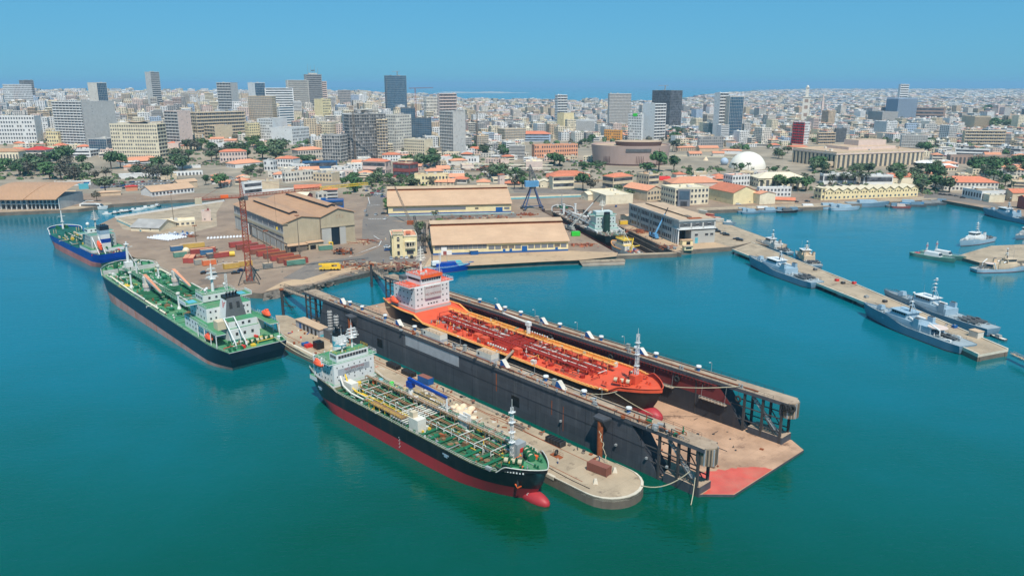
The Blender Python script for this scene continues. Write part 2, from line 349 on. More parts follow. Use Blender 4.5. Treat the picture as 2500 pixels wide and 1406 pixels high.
I4=[(DK_NL.x-1,DK_NL.y+2,0),(DK_NR.x+1,DK_NR.y+2,0),(DK_FR.x+1,DK_FR.y+1,0),(DK_FL.x-1,DK_FL.y+1,0)]
for k in range(4):sea.face([O4[k],O4[(k+1)%4],I4[(k+1)%4],I4[k]],'sea_water')
struct(sea.build('sea'))
def P2(l,z=3.0):return[G(x,y,z)for x,y in l]
quay_corner=Vector((-174,402,3))
left=[Vector((-1300,640,3))]+P2([(0,519),(190,511),(275,499),(400,490),(470,487),(548,484),(550,490),(420,506),(278,531)])+[Vector((-322,568,3)),Vector((-243,482,3)),quay_corner]
mid=P2([(640,716),(655,711),(700,702),(770,694),(850,668),(905,656),(956,654),(1040,650),(1152,647),(1335,637),(1412,634),(1505,624)])+[DK_NL,DK_FL,DK_FR,DK_NR]
rgt=P2([(1664,617),(1657,612),(1782,603),(1835,592),(1915,607),(1922,597),(1861,577),(1794,553),(1735,525),(1700,515),(1800,511),(1990,506),(2150,495),(2290,487),(2390,505),(2520,535)])+[Vector((700,560,3)),Vector((1300,540,3))]
shore=left+mid+rgt
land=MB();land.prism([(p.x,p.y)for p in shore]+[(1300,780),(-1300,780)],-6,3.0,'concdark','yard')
struct(land.build('port_ground'))
# hilly land behind the port, one sheet to the horizon
tr=MB();rows=[780,860,940,1040,1160,1300,1450,1620,1800,2000,2250,2600,3000,3500,4200,5200,6500,8500,11000,14000];NC=72
def coast(k):  # how far the land runs along a bearing k = X / Y
 q=1250+k*F_PX
 if q<1040:return 5200
 if q<1130:return 5200+(4300-5200)*(q-1040)/90
 if q<1640:return 4300
 if q<1950:return 4300+(14000-4300)*(q-1640)/310
 return 14000
def kk(c):return-0.95+1.9*c/NC
for r in rows:
 for c in range(NC+1):
  k=kk(c);Y=min(r,coast(k));X=k*Y if r>780 else max(-1300,min(1300,k*1800))
  if r<=1620 and r>780:
   w=sst(780,1620,r);X=(1-w)*max(-1300,min(1300,k*1800))+w*k*Y
  tr.v.append((X,Y,HT(X,Y)if r>780 else 3.0))
tr.mi('cityground')
for i in range(len(rows)-1):
 for c in range(NC):
  a=i*(NC+1)+c;tr.f.append((a,a+1,a+NC+2,a+NC+1));tr.m.append(0)
struct(tr.build('terrain'))
# low pale island far out at sea
isl=MB();ir=random.Random(3)
for j in range(26):
 px=1078+j*8;p=G(px,213.0,0)
 d=11000;X=(px-1250)/F_PX*d;h=14+3*math.sin(j*.5)+ir.random()*4;h*=min(1,j/4+.4,(26-j)/7)
 isl.sphere((X,d+ir.uniform(-60,60),-4),90,120,max(8,h),'islandpale',10,5,0)
o=isl.build('island');struct(o)
def sheet(name,px,lift,key,lst=None):
 m=MB();pts=[(p.x,p.y)for p in(P2(px)if px else lst)]
 a=sum(pts[j][0]*pts[(j+1)%len(pts)][1]-pts[(j+1)%len(pts)][0]*pts[j][1]for j in range(len(pts)))
 if a<0:pts=pts[::-1]
 m.face([(x,y,3+lift)for x,y in pts],key);return struct(m.build(name))
sheet('quay_apron',[(1035,652),(1152,648.5),(1335,638.5),(1412,635.5),(1505,626),(1509,617),(1392,612),(1050,628)],0.004,'earth')
sheet('quay_apron',[(1648,613.5),(1657,611),(1780,602),(1734,588),(1660,598),(1548,548),(1522,556)],0.004,'earth')
sheet('quay_apron',[(1785,602.5),(1835,591),(1913,605.5),(1919,597),(1859,577.5),(1793,553.5),(1738,528),(1700,517),(1640,517),(1740,590)],0.008,'concrete')
sheet('quay_apron',[(1702,514.5),(1800,510),(1990,505),(2150,494),(2288,486),(2286,479),(2150,486),(1990,497),(1700,508)],0.004,'concrete')
sheet('quay_apron',[(-60,520),(0,518),(190,510),(274,498),(270,494),(190,503),(0,511),(-60,512)],0.004,'concrete')
sheet('riprap_path',[(645,711),(700,699),(768,690),(848,664),(903,652),(955,650),(990,640),(860,648),(760,672),(690,688)],0.004,'earth')
sheet('yard_paving',[(282,533),(421,508),(545,493),(528,520),(530,552),(440,575),(300,560)],0.004,'concrete')
sheet('road',[(905,650),(1030,640),(1040,560),(1000,545),(945,538),(935,500),(935,462),(912,462),(896,500),(885,540),(884,585),(935,600),(880,625),(760,640),(690,680),(740,683),(830,655)],0.008,'asphalt')
sheet('road',[(940,540),(1260,530),(1262,521),(940,528)],0.012,'asphalt')
sheet('road',[(1255,470),(1340,472),(1530,478),(1560,470),(1340,460),(1250,458)],0.012,'asphalt')
sheet('boulevard',[(380,452),(560,432),(720,418),(1000,432),(1330,436),(1600,418),(1800,424),(1960,428),(2300,420),(2300,412),(1960,415),(1600,405),(1330,418),(1000,412),(770,400),(560,418),(380,440)],0.012,'asphalt')
sheet('road',[(1200,392),(1440,398),(1440,390),(1200,384)],0.016,'asphalt')
sheet('plaza_paving',[(1640,415),(1930,425),(1940,395),(1660,385)],0.02,'concpale')
sheet('lawn',[(1365,401),(1450,404),(1448,397),(1370,395)],0.024,'lawn')
sheet('basin_road',[(2255,484),(2290,484),(2400,500),(2470,512),(2380,478),(2300,468),(2260,470)],0.012,'asphalt')
# painted lines
ln=MB()
def dash(p0,p1,n,w=.25,fill=.5):
 a,b=G(*p0),G(*p1);d=(b-a);s=Vector((-d.y,d.x,0)).normalized()*w
 for i in range(n):
  q=a+d*(i/n);e=a+d*((i+fill)/n)
  ln.face([(q-s)[:2]+(3.03,),(e-s)[:2]+(3.03,),(e+s)[:2]+(3.03,),(q+s)[:2]+(3.03,)],'lane')
dash((900,535),(936,534),9,.8);dash((898,502),(928,501),8,.8);dash((898,480),(903,498),1,.2,1)
dash((860,624),(925,600),1,.2,1);dash((925,600),(931,588),1,.2,1);dash((931,588),(912,575),1,.2,1);dash((852,627),(918,602),1,.2,1)
dash((555,640),(520,648),1,.25,1);dash((1345,466),(1520,473),14,.2);dash((740,409),(1330,427),40,.2);dash((1600,411),(1960,421),24,.2)
struct(ln.build('road_markings'))
# graving dock: floor, walls with ledges, entrance sill
gd=MB();ctr=(DK_NL+DK_NR+DK_FL+DK_FR)/4
gd.face([(DK_NL.x,DK_NL.y,-6.5),(DK_NR.x,DK_NR.y,-6.5),(DK_FR.x,DK_FR.y,-6.5),(DK_FL.x,DK_FL.y,-6.5)],'deckbrown')
def edge_slab(a,b,t,z0,z1,key,m):
 d=(b-a).normalized();s=Vector((-d.y,d.x,0))*t
 m.prism([(a.x,a.y),(b.x,b.y),(b.x+s.x,b.y+s.y),(a.x+s.x,a.y+s.y)],z0,z1,key,bot=False)
for(a,b)in((DK_FL,DK_NL),(DK_NR,DK_FR)):
 edge_slab(a,b,1.2,-6.4,-3.2,'concdark',gd);edge_slab(a,b,.5,-3.2,0.4,'concdark',gd)
o=gd.build('graving_dock_floor');struct(o)
gs=MB();d=(DK_NR-DK_NL).normalized();nrm=Vector((d.y,-d.x,0))
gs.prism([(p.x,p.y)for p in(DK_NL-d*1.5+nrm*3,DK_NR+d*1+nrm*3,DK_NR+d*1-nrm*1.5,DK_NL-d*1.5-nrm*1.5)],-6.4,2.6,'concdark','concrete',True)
o=gs.build('dock_gate',loc=(0,0,0));tag(o,'concrete gate wall closing the mouth of the graving dock','dock gate')
# coping rails along both edges of the graving dock
for nm,(a,b),lb in(('coping_rail',(DK_NL,DK_FL),'rusty handrail along the warehouse side of the graving dock'),('coping_rail',(DK_NR,DK_FR),'rusty handrail along the office side of the graving dock')):
 m=MB();m.rail([Vector(a),Vector(b)],1.1,'cranerust',4,.06);tag(m.build(nm),lb,'handrail')
# rock revetment by the floating dock: separate boulders
rk=[]
for s in range(4):
 m=MB();rr=random.Random(s);m.sphere((0,0,0),1,.8,.6,'rock',7,5,-1)
 m.v=[(x*rr.uniform(.75,1.25),y*rr.uniform(.75,1.25),z*rr.uniform(.7,1.2))for x,y,z in m.v];rk.append(m.mesh('boulder'))
rr=random.Random(5);rev=P2([(640,717),(700,703),(770,695),(850,669),(905,657),(945,655)])
rbase=MB()
rbase.face([p for p in[(*v[:2],2.9)for v in[q+Vector((0.5,1.5,0))for q in rev]]+[(v.x+1.5,v.y-5.5,-1)for v in rev[::-1]]],'rock')
rv=rbase.build('rock_revetment');tag(rv,'bank of dark boulders on the shore behind the floating dock','rock bank')
nrk=0
for a,b in zip(rev,rev[1:]):
 k=int((b-a).length*1.7)
 for i in range(k):
  p=a.lerp(b,rr.random());t=rr.random();o=inst(rk[rr.randrange(4)],'boulder',rv,(p.x+rr.uniform(-.5,1.5),p.y+1.5-7*t,2.7-3.4*t),rr.uniform(0,6),(rr.uniform(.7,1.6),rr.uniform(.7,1.3),rr.uniform(.7,1.3)))
  nrk+=1
  if nrk>290:break
# ------------------------------------------------------------------ ship parts
_wm={}
def wmesh(w,h,key='window',fr=None,d=.16):
 k=(w,h,key,fr)
 if k not in _wm:
  m=MB();m.box(-w/2,-d/2,-h/2,w/2,d/2,h/2,key)
  if fr:
   for a,b,c2,e in((-w/2-.1,h/2,w/2+.1,h/2+.12),(-w/2-.12,-h/2-.14,w/2+.12,-h/2)):m.box(a,-d/2-.1,b,c2,d/2,e,fr)
  _wm[k]=m.mesh('window')
 return _wm[k]
def windows(parent,p0,p1,n,w,h,rz,key='window',fr=None,name='window'):
 me=wmesh(w,h,key,fr);p0,p1=Vector(p0),Vector(p1)
 for i in range(n):inst(me,name,parent,p0.lerp(p1,(i+.5)/n),rz)
def prof(t,ts,s0,tb,pb,qb):
 if t<ts:return s0+(1-s0)*math.sin(math.pi/2*t/ts)
 if t>tb:return max(0.0,1-((t-tb)/(1-tb))**pb)**qb
 return 1.0
class Hull:
 def __init__(s,L,B,zd,zb=3.0,low=-2.0,rake=5,srake=3,fore=(.9,.94,2.5),aft=None,bul=.2,fbul=1.2,ts=.12,s0=.75,tb=.78,pb=(1.7,2.3),qb=(.75,.8),flare=0.0):
  s.__dict__.update(locals())
 def top(s,t):
  z=s.zd
  if s.fore:z+=s.fore[2]*sst(s.fore[0],s.fore[1],t)
  if s.aft:z+=s.aft[2]*sst(s.aft[1],s.aft[0],t)
  return z
 def bw(s,t):
  b=s.bul
  if s.fore:b+=(s.fbul-s.bul)*sst(s.fore[0],s.fore[1],t)
  return b
 def xw(s,t,f):
  xe=s.L/2-s.rake*(1-f);xs=-s.L/2+s.srake*(1-f)**2
  pb=s.pb[0]+(s.pb[1]-s.pb[0])*f;qb=s.qb[0]+(s.qb[1]-s.qb[0])*f
  s0=s.s0*(.7+.3*f)
  return xs+t*(xe-xs),s.B/2*prof(t,s.ts,s0,s.tb+.04*f,pb,qb)*(1-s.flare*(1-f)*sst(.6,1,t))
 def build(s,parent,top='hullblack',boot='hullred',deck='deckgreen',inner=None):
  N=34;ts=sorted(set([0,.03,.06,.1]+[i/22 for i in range(23)]+[.97,.985,.995,.93,.9,.88]))
  lv=[s.low,s.low*.4,s.zb,s.zb+.02,(s.zb+s.zd)/2,None]
  m=MB();rows=[]
  for z in lv:
   r=[]
   for t in ts:
    zz=s.top(t)if z is None else z
    f=min(1,max(0,(zz-s.low)/(s.zd-s.low)));x,w=s.xw(t,f);r.append((x,w,zz))
   rows.append(r)
  mt,mb=m.mi(top),m.mi(boot)
  for sd in(1,-1):
   base=len(m.v);n=len(ts)
   for r in rows:m.v+=[(x,w*sd,z)for x,w,z in r]
   for k in range(len(rows)-1):
    for i in range(n-1):
     a=base+k*n+i;q=(a,a+1,a+n+1,a+n);m.f.append(q if sd<0 else q[::-1]);m.m.append(mb if k<2 else mt)
  for k in range(len(rows)-1):
   a,b=rows[k][0],rows[k+1][0]
   m.face([(a[0],a[1],a[2]),(a[0],-a[1],a[2]),(b[0],-b[1],b[2]),(b[0],b[1],b[2])],boot if k<2 else top)
  h=m.build('hull',parent,smooth=False)
  for p in h.data.polygons:p.use_smooth=True
  d=MB();i0=None;mi=d.mi(deck);md=d.mi(inner or top)
  for t in ts:
   x,w=s.xw(t,1);z=s.top(t)-s.bw(t);d.v+=[(x,max(0,w-.12),z),(x,-max(0,w-.12),z),(x,max(0,w-.1),s.top(t)),(x,-max(0,w-.1),s.top(t))]
  for i in range(len(ts)-1):
   a=i*4;d.f.append((a,a+1,a+5,a+4));d.m.append(mi)
   for e in(0,1):d.f.append((a+e,a+4+e,a+6+e,a+2+e));d.m.append(md)
  d.f.append((0,1,3,2));d.m.append(md)
  d.build('deck',parent);return h
 def dz(s,x):t=(x+s.L/2)/s.L;return s.top(t)-s.bw(t)
 def hw(s,x):return s.xw((x+s.L/2)/s.L,1)[1]
 def rail(s,parent,key,t0=0.0,t1=1.0,h=1.0,name='railing',off=0.0,step=3):
  m=MB()
  for sd in(1,-1):
   pts=[]
   for i in range(19):
    t=t0+(t1-t0)*i/18;x,w=s.xw(t,1);pts.append((x,sd*max(0,w-.1),s.top(t)+off))
   m.rail(pts,h,key,step,.05)
  m.build(name,parent)
 def cap(s,parent,key,t0,t1,r,name='bulwark_rail',seg=26):
  for sd in(1,-1):
   m=MB();pts=[]
   for i in range(seg):
    t=t0+(t1-t0)*i/(seg-1);x,w=s.xw(t,1);pts.append((x,sd*w,s.top(t)))
   m.path(pts,r,key,6);m.build(name,parent)
def winch(parent,x,y,z,rz,key='gearGreen',w=4.5):
 m=MB();m.box(-w/2,-1,0,w/2,1,.3,key)
 for a in(-w*.42,-w*.05,w*.3):m.cyl((a,0,1.1),(a+w*.22,0,1.1),.75,n=9,key='rope');m.cyl((a-.1,0,1.1),(a,0,1.1),1.1,n=9,key=key);m.cyl((a+w*.22,0,1.1),(a+w*.22+.1,0,1.1),1.1,n=9,key=key)
 m.box(w*.05-.6,-.9,.3,w*.05-.1,.9,1.6,key);m.build('mooring_winch',parent,(x,y,z),rz)
_bol={}
def bollard(parent,x,y,z,key='gearGreen',s=1.0):
 if key not in _bol:
  m=MB()
  for q in(-.6,.6):m.cyl((q,0,0),(q,0,.9),.28,n=7,key=key);m.cyl((q,0,.9),(q,0,1.05),.38,n=7,key=key)
  m.box(-1.1,-.4,0,1.1,.4,.12,key);_bol[key]=m.mesh('bollard')
 inst(_bol[key],'bollard',parent,(x,y,z),0,s)
_hat={}
def hatch(parent,x,y,z,key,s=1.0):
 if key not in _hat:
  m=MB();m.cyl((0,0,0),(0,0,.9),.9,n=9,key=key);m.cyl((0,0,.9),(0,0,1.05),1.05,n=9,key=key);m.cyl((.9,0,.9),(.9,0,1.5),.1,n=4,key=key);_hat[key]=m.mesh('tank_hatch')
 inst(_hat[key],'tank_hatch',parent,(x,y,z),0,s)
def pipe_rack(parent,x0,x1,ys,z,r,keys,sup=9,skey='pipe',rr=None):
 rr=rr or random.Random(1)
 for i,y in enumerate(ys):
  k=keys[i%len(keys)];m=MB();zz=z+rr.uniform(.6,1.3);a=x0+rr.uniform(0,6);b=x1-rr.uniform(0,8)
  m.cyl((a,y,zz),(b,y,zz),r*rr.uniform(.7,1.3),n=6,key=k);m.cyl((a,y,z),(a,y,zz),r,n=6,key=k);m.cyl((b,y,z),(b,y,zz),r,n=6,key=k)
  m.build('cargo_pipe',parent)
 x=x0+2
 while x<x1:
  m=MB();m.beam((x,min(ys)-.5,z),(x,min(ys)-.5,z+1.6),.2,skey);m.beam((x,max(ys)+.5,z),(x,max(ys)+.5,z+1.6),.2,skey)
  m.beam((x,min(ys)-.5,z+.5),(x,max(ys)+.5,z+.5),.2,skey);m.beam((x,min(ys)-.5,z+1.6),(x,max(ys)+.5,z+1.6),.2,skey);m.build('pipe_support',parent);x+=sup
def catwalk(parent,x0,x1,y,z,w,key,rkey):
 m=MB();m.box(x0,y-w/2,z+2.6,x1,y+w/2,z+2.72,key)
 x=x0
 while x<x1:m.beam((x,y-w/2,z),(x,y-w/2,z+2.6),.15,key);m.beam((x,y+w/2,z),(x,y+w/2,z+2.6),.15,key);x+=7
 c=m.build('catwalk',parent);q=MB()
 for e in(-w/2,w/2):q.rail([(x0,y+e,z+2.7),(x1,y+e,z+2.7)],1.05,rkey,3,.045)
 q.build('handrail',c)
def clutter(parent,x0,x1,hw,z,n,keys,rr,name='deck_fitting',sz=1.0):
 for i in range(n):
  m=MB();k=rr.choice(keys);x=rr.uniform(x0,x1);y=rr.uniform(-hw,hw);t=rr.random()
  if t<.4:m.cbox(0,0,0,rr.uniform(.6,2.4)*sz,rr.uniform(.5,1.6)*sz,rr.uniform(.5,1.7)*sz,k,rr.uniform(0,.3))
  elif t<.7:m.cyl((0,0,0),(0,0,rr.uniform(.9,2.6)*sz),.18*sz,n=6,key=k);m.cyl((0,0,.9*sz),(0,0,1.15*sz),.45*sz,n=7,key=k)
  else:
   a=rr.uniform(2,7)*sz;h=rr.uniform(.3,1.0)
   if rr.random()<.5:m.cyl((-a/2,0,h),(a/2,0,h),.16*sz,n=5,key=k);m.cyl((-a/2,0,0),(-a/2,0,h),.16*sz,n=5,key=k)
   else:a=min(a,hw);m.cyl((0,-a/2,h),(0,a/2,h),.16*sz,n=5,key=k);m.cyl((0,a/2,0),(0,a/2,h),.16*sz,n=5,key=k)
  m.build(name,parent,(x,y,z if not callable(z)else z(x)))
def lifeboat(parent,x,y,z,rz=0,s=1.0,davit='white',tilt=0):
 m=MB();n=9
 for j in range(8):
  pass
 m.sphere((0,0,.8),3.8,1.25,1.1,'lifeorange',12,6,-.95);m.sphere((-.4,0,1.3),2.6,1.1,1.35,'lifeorange',12,5,0);m.box(-1.6,-.55,2.3,-.4,.55,3.0,'lifeorange')
 m.v=[(a*s,b*s,c*s)for a,b,c in m.v]
 lb=m.build('lifeboat',parent,(x,y,z),rz,smooth=True)
 if tilt:lb.rotation_euler=(0,tilt,rz)
 return lb
def radar_mast(parent,x,y,z,h,key='white',r=.45,arms=3,name='radar_mast'):
 m=MB();m.cyl((0,0,0),(0,0,h),r,r*.45,8,key);m.cbox(0,0,h*.45,2.6,2.6,.2,key)
 for i in range(arms):
  z2=h*(.5+.45*i/max(1,arms));w=3.0-i*.5;m.beam((0,-w,z2),(0,w,z2),.16,key);m.box(-.15,-w*.8,z2+.3,.15,w*.8,z2+.6,key);m.cyl((0,0,z2),(0,0,z2+.6),.25,n=6,key=key)
 m.rail([(-1.3,-1.3,h*.45+.2),(1.3,-1.3,h*.45+.2),(1.3,1.3,h*.45+.2),(-1.3,1.3,h*.45+.2),(-1.3,-1.3,h*.45+.2)],.9,key,1.3,.04)
 m.sphere((.8,.8,h*.45+.9),.5,.5,.5,key,8,5);m.cyl((0,0,h),(0,0,h+2.2),.06,n=4,key=key)
 return m.build(name,parent,(x,y,z))
def rope(name,label,a,b,sag,r=.12):
 m=MB();a,b=Vector(a),Vector(b);pts=[a.lerp(b,i/10)-Vector((0,0,sag*4*(i/10)*(1-i/10)))for i in range(11)]
 m.path(pts,r,'rope',4);tag(m.build(name),label,'mooring rope')
FRONT=Matrix(((0,0,1,0),(1,0,0,0),(0,1,0,0),(0,0,0,1)))  # letters on a wall that faces +x
# ------------------------------------------------------------------ the floating dock, the finger pier and the near tanker share one frame
DO=Vector((52.5,191.0,0));DA=R(132.7)
DU=Vector((math.cos(DA),math.sin(DA),0));DN=Vector((-DU.y,DU.x,0))
def DL(x,y,z=0):return DO+DU*x+DN*y+Vector((0,0,z))
def dock_plane(px,py,y0):  # photograph point -> (x, z) on the dock-parallel plane y = y0
 u=(px-1250)/F_PX;v=(py-703)/F_PX;d=Vector((u,CP-v*SP,-SP-v*CP));c0=Vector((0,0,CAM_H))
 t=(y0+(DO-c0).dot(DN))/d.dot(DN);p=c0+d*t;return(p-DO).dot(DU),p.z
dock=thing('floating_dock','long dark floating dry dock holding the orange-decked tanker','dry dock',DO,DA)
WT=15.0;LY0,LY1,RY0,RY1=1.5,-4.3,-43.7,-49.5;DLEN=222
pm=MB();pm.prism([(DLEN,LY0-.4),(0,LY0-.4),(-.5,.2),(-6.5,-6),(-6.5,-45.5),(-.5,-49.3),(0,RY1+.4),(DLEN,RY1+.4)],-3,.75,'dockwall','pontoon');pon=pm.build('pontoon',dock)
wet=MB();wr=random.Random(4);edge=[(12+4*math.sin(i)+wr.uniform(-2,2),-4.6-i*1.7)for i in range(9)]
wb_=[(-6.3+15.5*(i/22)**.75+wr.uniform(-.7,.7),-27+22.6*(i/22)**1.3+wr.uniform(-.7,.7))for i in range(1,22)]
wet.face([(-.4,.1,.762),(-6.3,-6,.762),(-6.3,-27,.762)]+[(x,y,.762)for x,y in wb_]+[(9,-4.4,.762),(0,-4.4,.762)],'pontoonwet');wet.build('wet_deck_patch',pon)
def wing(y0,y1,nm,near_in):
 a,b=max(y0,y1),min(y0,y1);w=MB();XF=24.0
# plating: solid from the sloped near cut to the sloped far cut
 prof_=[(12,-1.5),(210,-1.5),(204,WT-1.2),(XF,WT-1.2)]
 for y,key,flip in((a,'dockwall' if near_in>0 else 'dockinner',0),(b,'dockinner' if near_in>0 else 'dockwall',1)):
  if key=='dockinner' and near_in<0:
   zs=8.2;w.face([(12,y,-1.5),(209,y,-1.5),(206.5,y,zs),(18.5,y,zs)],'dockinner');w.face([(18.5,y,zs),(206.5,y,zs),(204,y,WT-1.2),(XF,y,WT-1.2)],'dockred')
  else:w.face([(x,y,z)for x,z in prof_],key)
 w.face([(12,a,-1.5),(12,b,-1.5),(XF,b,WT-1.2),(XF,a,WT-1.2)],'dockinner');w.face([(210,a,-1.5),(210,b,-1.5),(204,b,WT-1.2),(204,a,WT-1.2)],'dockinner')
 ww=w.build(nm,dock)
 t=MB();t.box(-1,b-.35,WT-1.2,DLEN,a+.35,WT,'dockwall','dockdeck');td=t.build('wing_deck',dock)
 f=MB()
 for y in(a-.3,b+.3):
  f=MB()
  for x in(1,7.5,14):f.box(x-.35,y-.35,-1,x+.35,y+.35,WT-1.2,'darksteel')
  for z in(4.5,9):f.beam((1,y,z),(19,y,z),.3,'darksteel')
  f.beam((1,y,1),(7.5,y,9),.25,'darksteel')
  f.build('end_frame',ww);f=MB()
  for x in(212,217,221):f.box(x-.3,y-.3,-1,x+.3,y+.3,WT-1.2,'darksteel')
  for z in(4,8,11):f.beam((209,y,z),(221,y,z),.3,'darksteel')
  f.build('end_frame',ww)
 lo=MB();lo.box(0,b,-1,12,a,3.0,'dockwall','dockdeck');lo.build('end_step',ww)
 st=MB();yy=a-1.2
 for k in range(14):st.box(1.5+k*.7,yy-.6,3+k*.72,2.3+k*.7,yy+.6,3.1+k*.72,'steel')
 st.beam((1.5,yy-.6,3.2),(11.5,yy-.6,13),.25,'steel');st.beam((1.5,yy+.6,3.2),(11.5,yy+.6,13),.25,'steel');st.rail([(1.5,yy+.6,3.2),(11.5,yy+.6,13)],1,'steel',2);st.build('stairway',ww)
 rp=MB();yc=(a+b)/2;rp.cyl((0,yc,WT-5.2),(0,yc,WT+.02),2.7,2.7,20,'dockdeck');rp.build('round_fender',ww,smooth=False)
 rb=MB()
 for k in range(20):t2=2*math.pi*k/20;rb.box(2.75*math.cos(t2)-.16,yc+2.75*math.sin(t2)-.16,WT-5.2,2.75*math.cos(t2)+.16,yc+2.75*math.sin(t2)+.16,WT-.3,'concdark' if k%3 else 'dockgrey')
 rb.build('fender_ribs',ww)
 r=MB()
 for y in(a+.15,b-.15):r.rail([(4,y,WT),(DLEN-2,y,WT)],1.1,'darksteel',3.2,.05)
 r.build('railing',td)
 pp=MB();pp.path([(10,yc+1.7,WT+.3),(200,yc+1.7,WT+.3)],.2,'rust',6);pp.build('service_pipe',td)
 pp=MB();pp.path([(20,yc-1.9,WT+.25),(205,yc-1.9,WT+.25)],.15,'darksteel',6);pp.build('service_pipe',td)
 return ww,td,yc
wl,tdl,ycl=wing(LY0,LY1,'near_wing_wall',1);wr_,tdr,ycr=wing(RY0,RY1,'far_wing_wall',-1)
vm=MB();vm.cyl((0,0,0),(0,0,1.1),.55,n=8,key='bluepaint');vm.cyl((0,0,1.1),(0,0,1.5),.5,1.0,8,'white');vm.cyl((0,0,1.5),(0,0,1.9),1.0,.9,8,'white');vme=vm.mesh('mushroom_vent')
hm=MB();hm.idx([(-1.8,-.9,0),(1.8,-.9,0),(1.8,.9,0),(-1.8,.9,0),(-1.5,-.9,2.3),(-.7,-.9,2.4),(-.7,.9,2.4),(-1.5,.9,2.3)],[(0,1,5,4),(2,3,7,6),(3,0,4,7)],'bluepaint');hm.idx([(1.8,-.9,0),(1.8,.9,0),(-.7,.9,2.4),(-.7,-.9,2.4),(-1.5,-.9,2.3),(-1.5,.9,2.3)],[(0,1,2,3),(3,2,5,4)],'offwhite');hme=hm.mesh('stair_hood')
lmq=MB();lmq.path([(0,0,0),(0,0,3.6),(.9,0,4.0)],.07,'steel',5);lmq.cbox(1.1,0,3.85,.6,.3,.18,'white');lme=lmq.mesh('lamp_post')
bm2=MB();bm2.box(-.9,-.5,0,.9,.5,.2,'steel');bm2.cyl((-.5,0,.2),(-.5,0,1.2),.3,n=7,key='steel');bm2.cyl((.5,0,.2),(.5,0,1.2),.3,n=7,key='steel');bme=bm2.mesh('bollard')
kb=MB();kb.box(-.6,-.5,0,.6,.5,2.2,'boxgrey');kb.box(-.7,-.6,2.2,.7,.6,2.4,'boxgrey');kbe=kb.mesh('control_cabinet')
for td,yc,vxs,hxs,lxs,cxs in((tdl,ycl,(28,46,63,96,137,158,176,186),(55,82,122,146,190),(40,70,88,110,165),(58,104,130)),(tdr,ycr,(34,52,61,78,100,123,133,150),(57,83,108,136),(30,68,92,116,140),(64,112))):
 for x in vxs:inst(vme,'mushroom_vent',td,(x,yc-.6,WT))
 for x in hxs:inst(hme,'stair_hood',td,(x,yc+.4,WT),math.pi)
 for x in lxs:inst(lme,'lamp_post',td,(x,yc-2.2,WT),1.5)
 for x in cxs:inst(kbe,'control_cabinet',td,(x,yc+.5,WT),.1)
 for x in range(16,200,23):inst(bme,'bollard',td,(x,yc+2.3,WT))
 clutter(td,8,22,2.0,WT,12,['darksteel','rust','gearGreen','steel'],random.Random(int(abs(yc))),'winch_fitting',.9)
 clutter(td,24,200,2.3,WT,46,['darksteel','rust','dockgrey','steel','boxgrey'],random.Random(int(abs(yc))+3),'deck_fitting',.6)
# deckhouses on the near wing
for x0,x1 in((117.5,128.5),(88,96)):
 m=MB();m.box(x0,ycl-1.9,WT,x1,ycl+1.7,WT+3.0,'offwhite','rooftan');m.box(x0-.02,ycl-1.92,WT,x1+.02,ycl+1.72,WT+1.1,'dockgrey');h=m.build('dock_cabin',dock);q=MB();q.rail([(x0,ycl+1.6,WT+3),(x1,ycl+1.6,WT+3)],1,'darksteel',2);q.build('railing',h)
 windows(h,(x1-2,ycl+1.72,WT+2),(x1-.5,ycl+1.72,WT+2),1,.9,.8,0)
# outer face of the near wing: pale panel, rust runs, ports, pile guides
def on_face(name,pts,key,off=.05,parent=wl,y=LY0,th=.1):
 q=[dock_plane(px,py,y)for px,py in pts];m=MB();m.face([(x,y+off,z)for x,z in q],key)
 for i in range(len(q)):a,b=q[i],q[(i+1)%len(q)];m.face([(a[0],y,a[1]),(b[0],y,b[1]),(b[0],y+off,b[1]),(a[0],y+off,a[1])],key)
 return m.build(name,parent)
def rect_face(name,x0,x1,z0,z1,key,off=.05,y=LY0,parent=wl):
 m=MB();m.box(x0,min(y,y+off),z0,x1,max(y,y+off),z1,key);return m.build(name,parent)
a=dock_plane(990,830,LY0)[0];b=dock_plane(1120,870,LY0)[0]
rect_face('pale_plate',b,a,9.2,13.4,'dockgrey',.06)
for px,py,w,z0,z1 in((1213,935,.5,6,12.6),(1348,985,.35,6,11),(1376,1010,.3,2,10.5),(1290,960,.25,4,11)):x=dock_plane(px,py,LY0)[0];rect_face('rust_run',x,x+w,z0,z1,'rust' if px!=1290 else 'dockinner',.02)
for px,py in((928,848),(1258,990)):x=dock_plane(px,py,LY0)[0];rect_face('side_port',x-2,x+2,3.4,7,'black',.04)
for x,zt in((34,13.4),(205-28,13.4)):
 m=MB();m.idx([(x-2.6,LY0,zt),(x+2.6,LY0,zt),(x+2.0,LY0+3.4,zt),(x-2.0,LY0+3.4,zt),(x-2.6,LY0,zt-.6),(x+2.6,LY0,zt-.6),(x+2,LY0+3.4,zt-.6),(x-2,LY0+3.4,zt-.6),(x-.8,LY0,zt-5),(x+.8,LY0,zt-5)],[(0,1,2,3),(4,5,6,7),(3,2,6,7),(0,3,7,4),(1,2,6,5),(7,6,9,8),(4,7,8),(5,6,9)],'dockwall');pg=m.build('pile_guide',dock)
 m=MB();m.cyl((x,LY0+2.3,-4),(x,LY0+2.3,zt-1),.9,n=12,key='rust');m.build('mooring_pile',pg)
for x in range(20,204,11):rect_face('plate_seam',x,x+.12,-.5,WT-1.3,'dockinner',.03)
rect_face('rubbing_strake',13,206,8.0,8.25,'dockinner',.06)
sg=MB()
for px,py in((1505,1090),(1580,1115),(1630,1130),(1370,1050)):x=dock_plane(px,py,LY0)[0];sg.box(x-.3,LY0,5,x+.3,LY0+.7,5.6,'steel')
